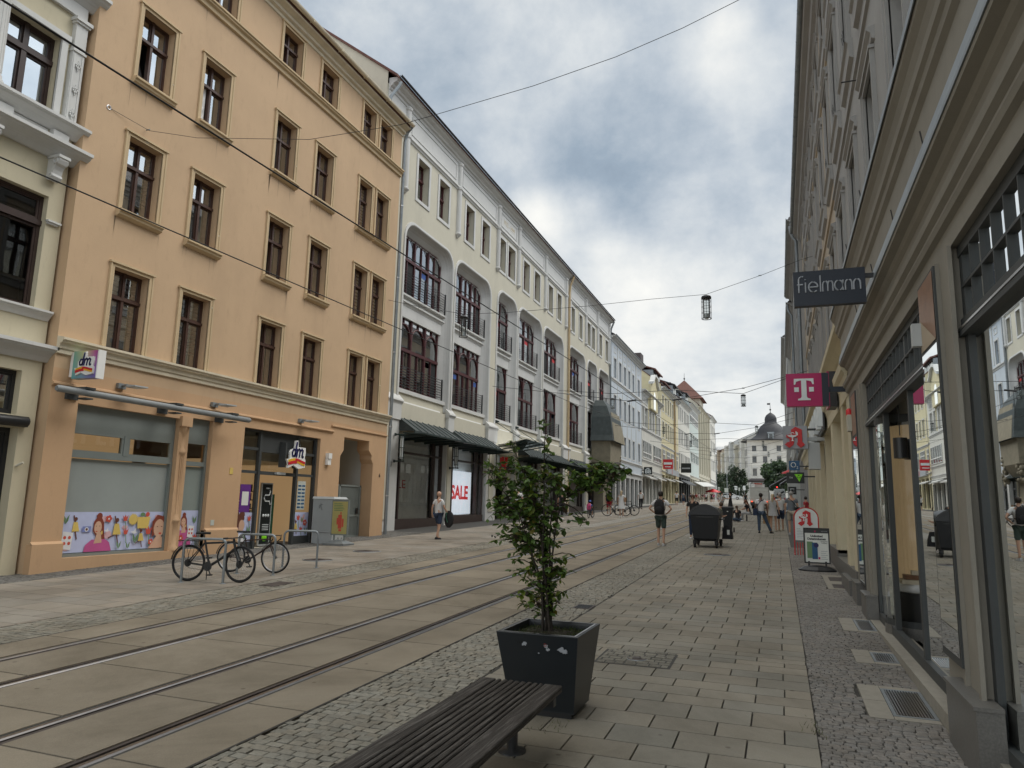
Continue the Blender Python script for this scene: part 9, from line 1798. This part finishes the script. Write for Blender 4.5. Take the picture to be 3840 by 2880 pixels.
# signs on poles at the junction
for k, (u, v, w_, h_) in enumerate(((2684, 1828, 8, 13), (2724, 1838, 13, 15), (2760, 1830, 9, 14), (2772, 1835, 5, 12), (2791, 1830, 8, 16), (2696, 1834, 7, 14))):
    Y = 190 + k * 2; c = at(u, v, Y); ww = w_ * Y / 2700; hh = h_ * Y / 2700
    t = thing('road_sign', ['pale sign at the left edge of the far junction', 'large pale direction sign beside the white car', 'white arrow sign above the bonnet of the white car', 'narrow blue and white sign behind the white car', 'pale double sign before the domed house', 'small pale sign between the trees on the left'][k], 'road sign', (c.x, Y, gz(Y)), 'road signs at the junction')
    mb = MB(); mb.tube([(c.x, Y + .05, gz(Y)), (c.x, Y + .05, c.z)], .05, 6); mb.build('post', 'zinc', t); mb = MB(); mb.box((c.x - ww / 2, Y - .02, c.z - hh / 2), (c.x + ww / 2, Y + .02, c.z + hh / 2)); mb.build('panel', 'paper2' if k % 2 else 'signwhite', t)
    if k == 2: mb = MB(); mb.prism([(c.x, c.z + hh * .3), (c.x + ww * .25, c.z), (c.x - ww * .25, c.z)], lambda a, b: (a, Y - .03, b), lambda a, b: (a, Y - .025, b)); mb.box((c.x - ww * .08, Y - .03, c.z - hh * .3), (c.x + ww * .08, Y - .025, c.z)); mb.build('arrow', 'blackmetal', t)
for k, (u, v) in enumerate(((2687, 1790), (2726, 1790))):
    c = at(u, v, 200); t = thing('street_lamp', ['slim mast left of the far trees', 'slim mast in front of the far trees'][k], 'mast', (c.x, 200, gz(200)), 'masts at the junction'); mb = MB(); mb.tube([(c.x, 200, gz(200)), (c.x, 200, c.z + 2)], .12, 6, r2=.07); mb.build('pole', 'zinc', t)

# ------------------------------------------------------------------ street trees
def tree(label, u, v, Y, rw, rh, seed, dark=1., n=900, z0=None):
    random.seed(seed); c = at(u, v, Y); base_ = Vector((c.x, Y, gz(Y))); t = thing('street_tree', label, 'tree', base_, 'trees at the far junction'); sc_ = Y / 2700.; rx = rw * sc_ * 1.6; rz_ = rh * sc_ * 1.3
    mb = MB(); mb.tube([base_, base_.lerp(c, .5), c], rx * .07, 7, r2=rx * .03)
    for k in range(7): a = k * .9; mb.tube([base_.lerp(c, .5 + .06 * k), c + Vector((math.cos(a) * rx * .6, math.sin(a) * rx * .5, rz_ * random.uniform(-.2, .5)))], rx * .02, 5, r2=rx * .008)
    mb.build('trunk', 'bark', t)
    mb = MB(); mb.tone = (1, 1, 1); lumps = [(c + Vector((random.uniform(-.55, .55) * rx, random.uniform(-.5, .5) * rx, random.uniform(-.7, .75) * rz_)), random.uniform(.2, .46)) for _ in range(19)] + [(c + Vector((0, 0, rz_ * .65)), .3)]
    for p, q in lumps:
        tb = random.uniform(.75, 1.25)
        for _ in range(n // len(lumps)):
            v_ = Vector((random.gauss(0, 1), random.gauss(0, 1), random.gauss(0, 1))).normalized() * random.uniform(.6, 1.05); o_ = p + Vector((v_.x * rx * q, v_.y * rx * q, v_.z * rz_ * q)); e = rx * random.uniform(.06, .12)
            a = Vector((random.gauss(0, 1), random.gauss(0, 1), random.gauss(0, 1))).normalized(); b = a.orthogonal().normalized(); c2 = a.cross(b); k = random.uniform(.6, 1.35) * tb * dark; mb.tone = (.036 * k, .055 * k, .034 * k)  # leaf tone lightened to stand in for haze
            mb.face([o_ + b * e, o_ + c2 * e * .6, o_ - b * e, o_ - c2 * e * .6])
    mb.build('crown', 'leaf', t); return t
tree('dark round tree at the left edge of the far junction', 2688, 1822, 215, 24, 36, 1, n=2400)
tree('large dark tree left of the domed house', 2764, 1806, 225, 26, 42, 2, n=2600)
tree('smaller dark tree between the two on the left', 2724, 1822, 235, 22, 34, 3, n=1800)
tree('tree in front of the domed house, above the lorry', 2908, 1790, 195, 38, 45, 4, 1.3, n=3800)
tree('tree partly behind the blue sign', 2962, 1775, 190, 26, 32, 5, 1.3, n=1800)
tree('slim young tree left of the white car', 2706, 1858, 150, 9, 24, 6, 1.2, n=900)
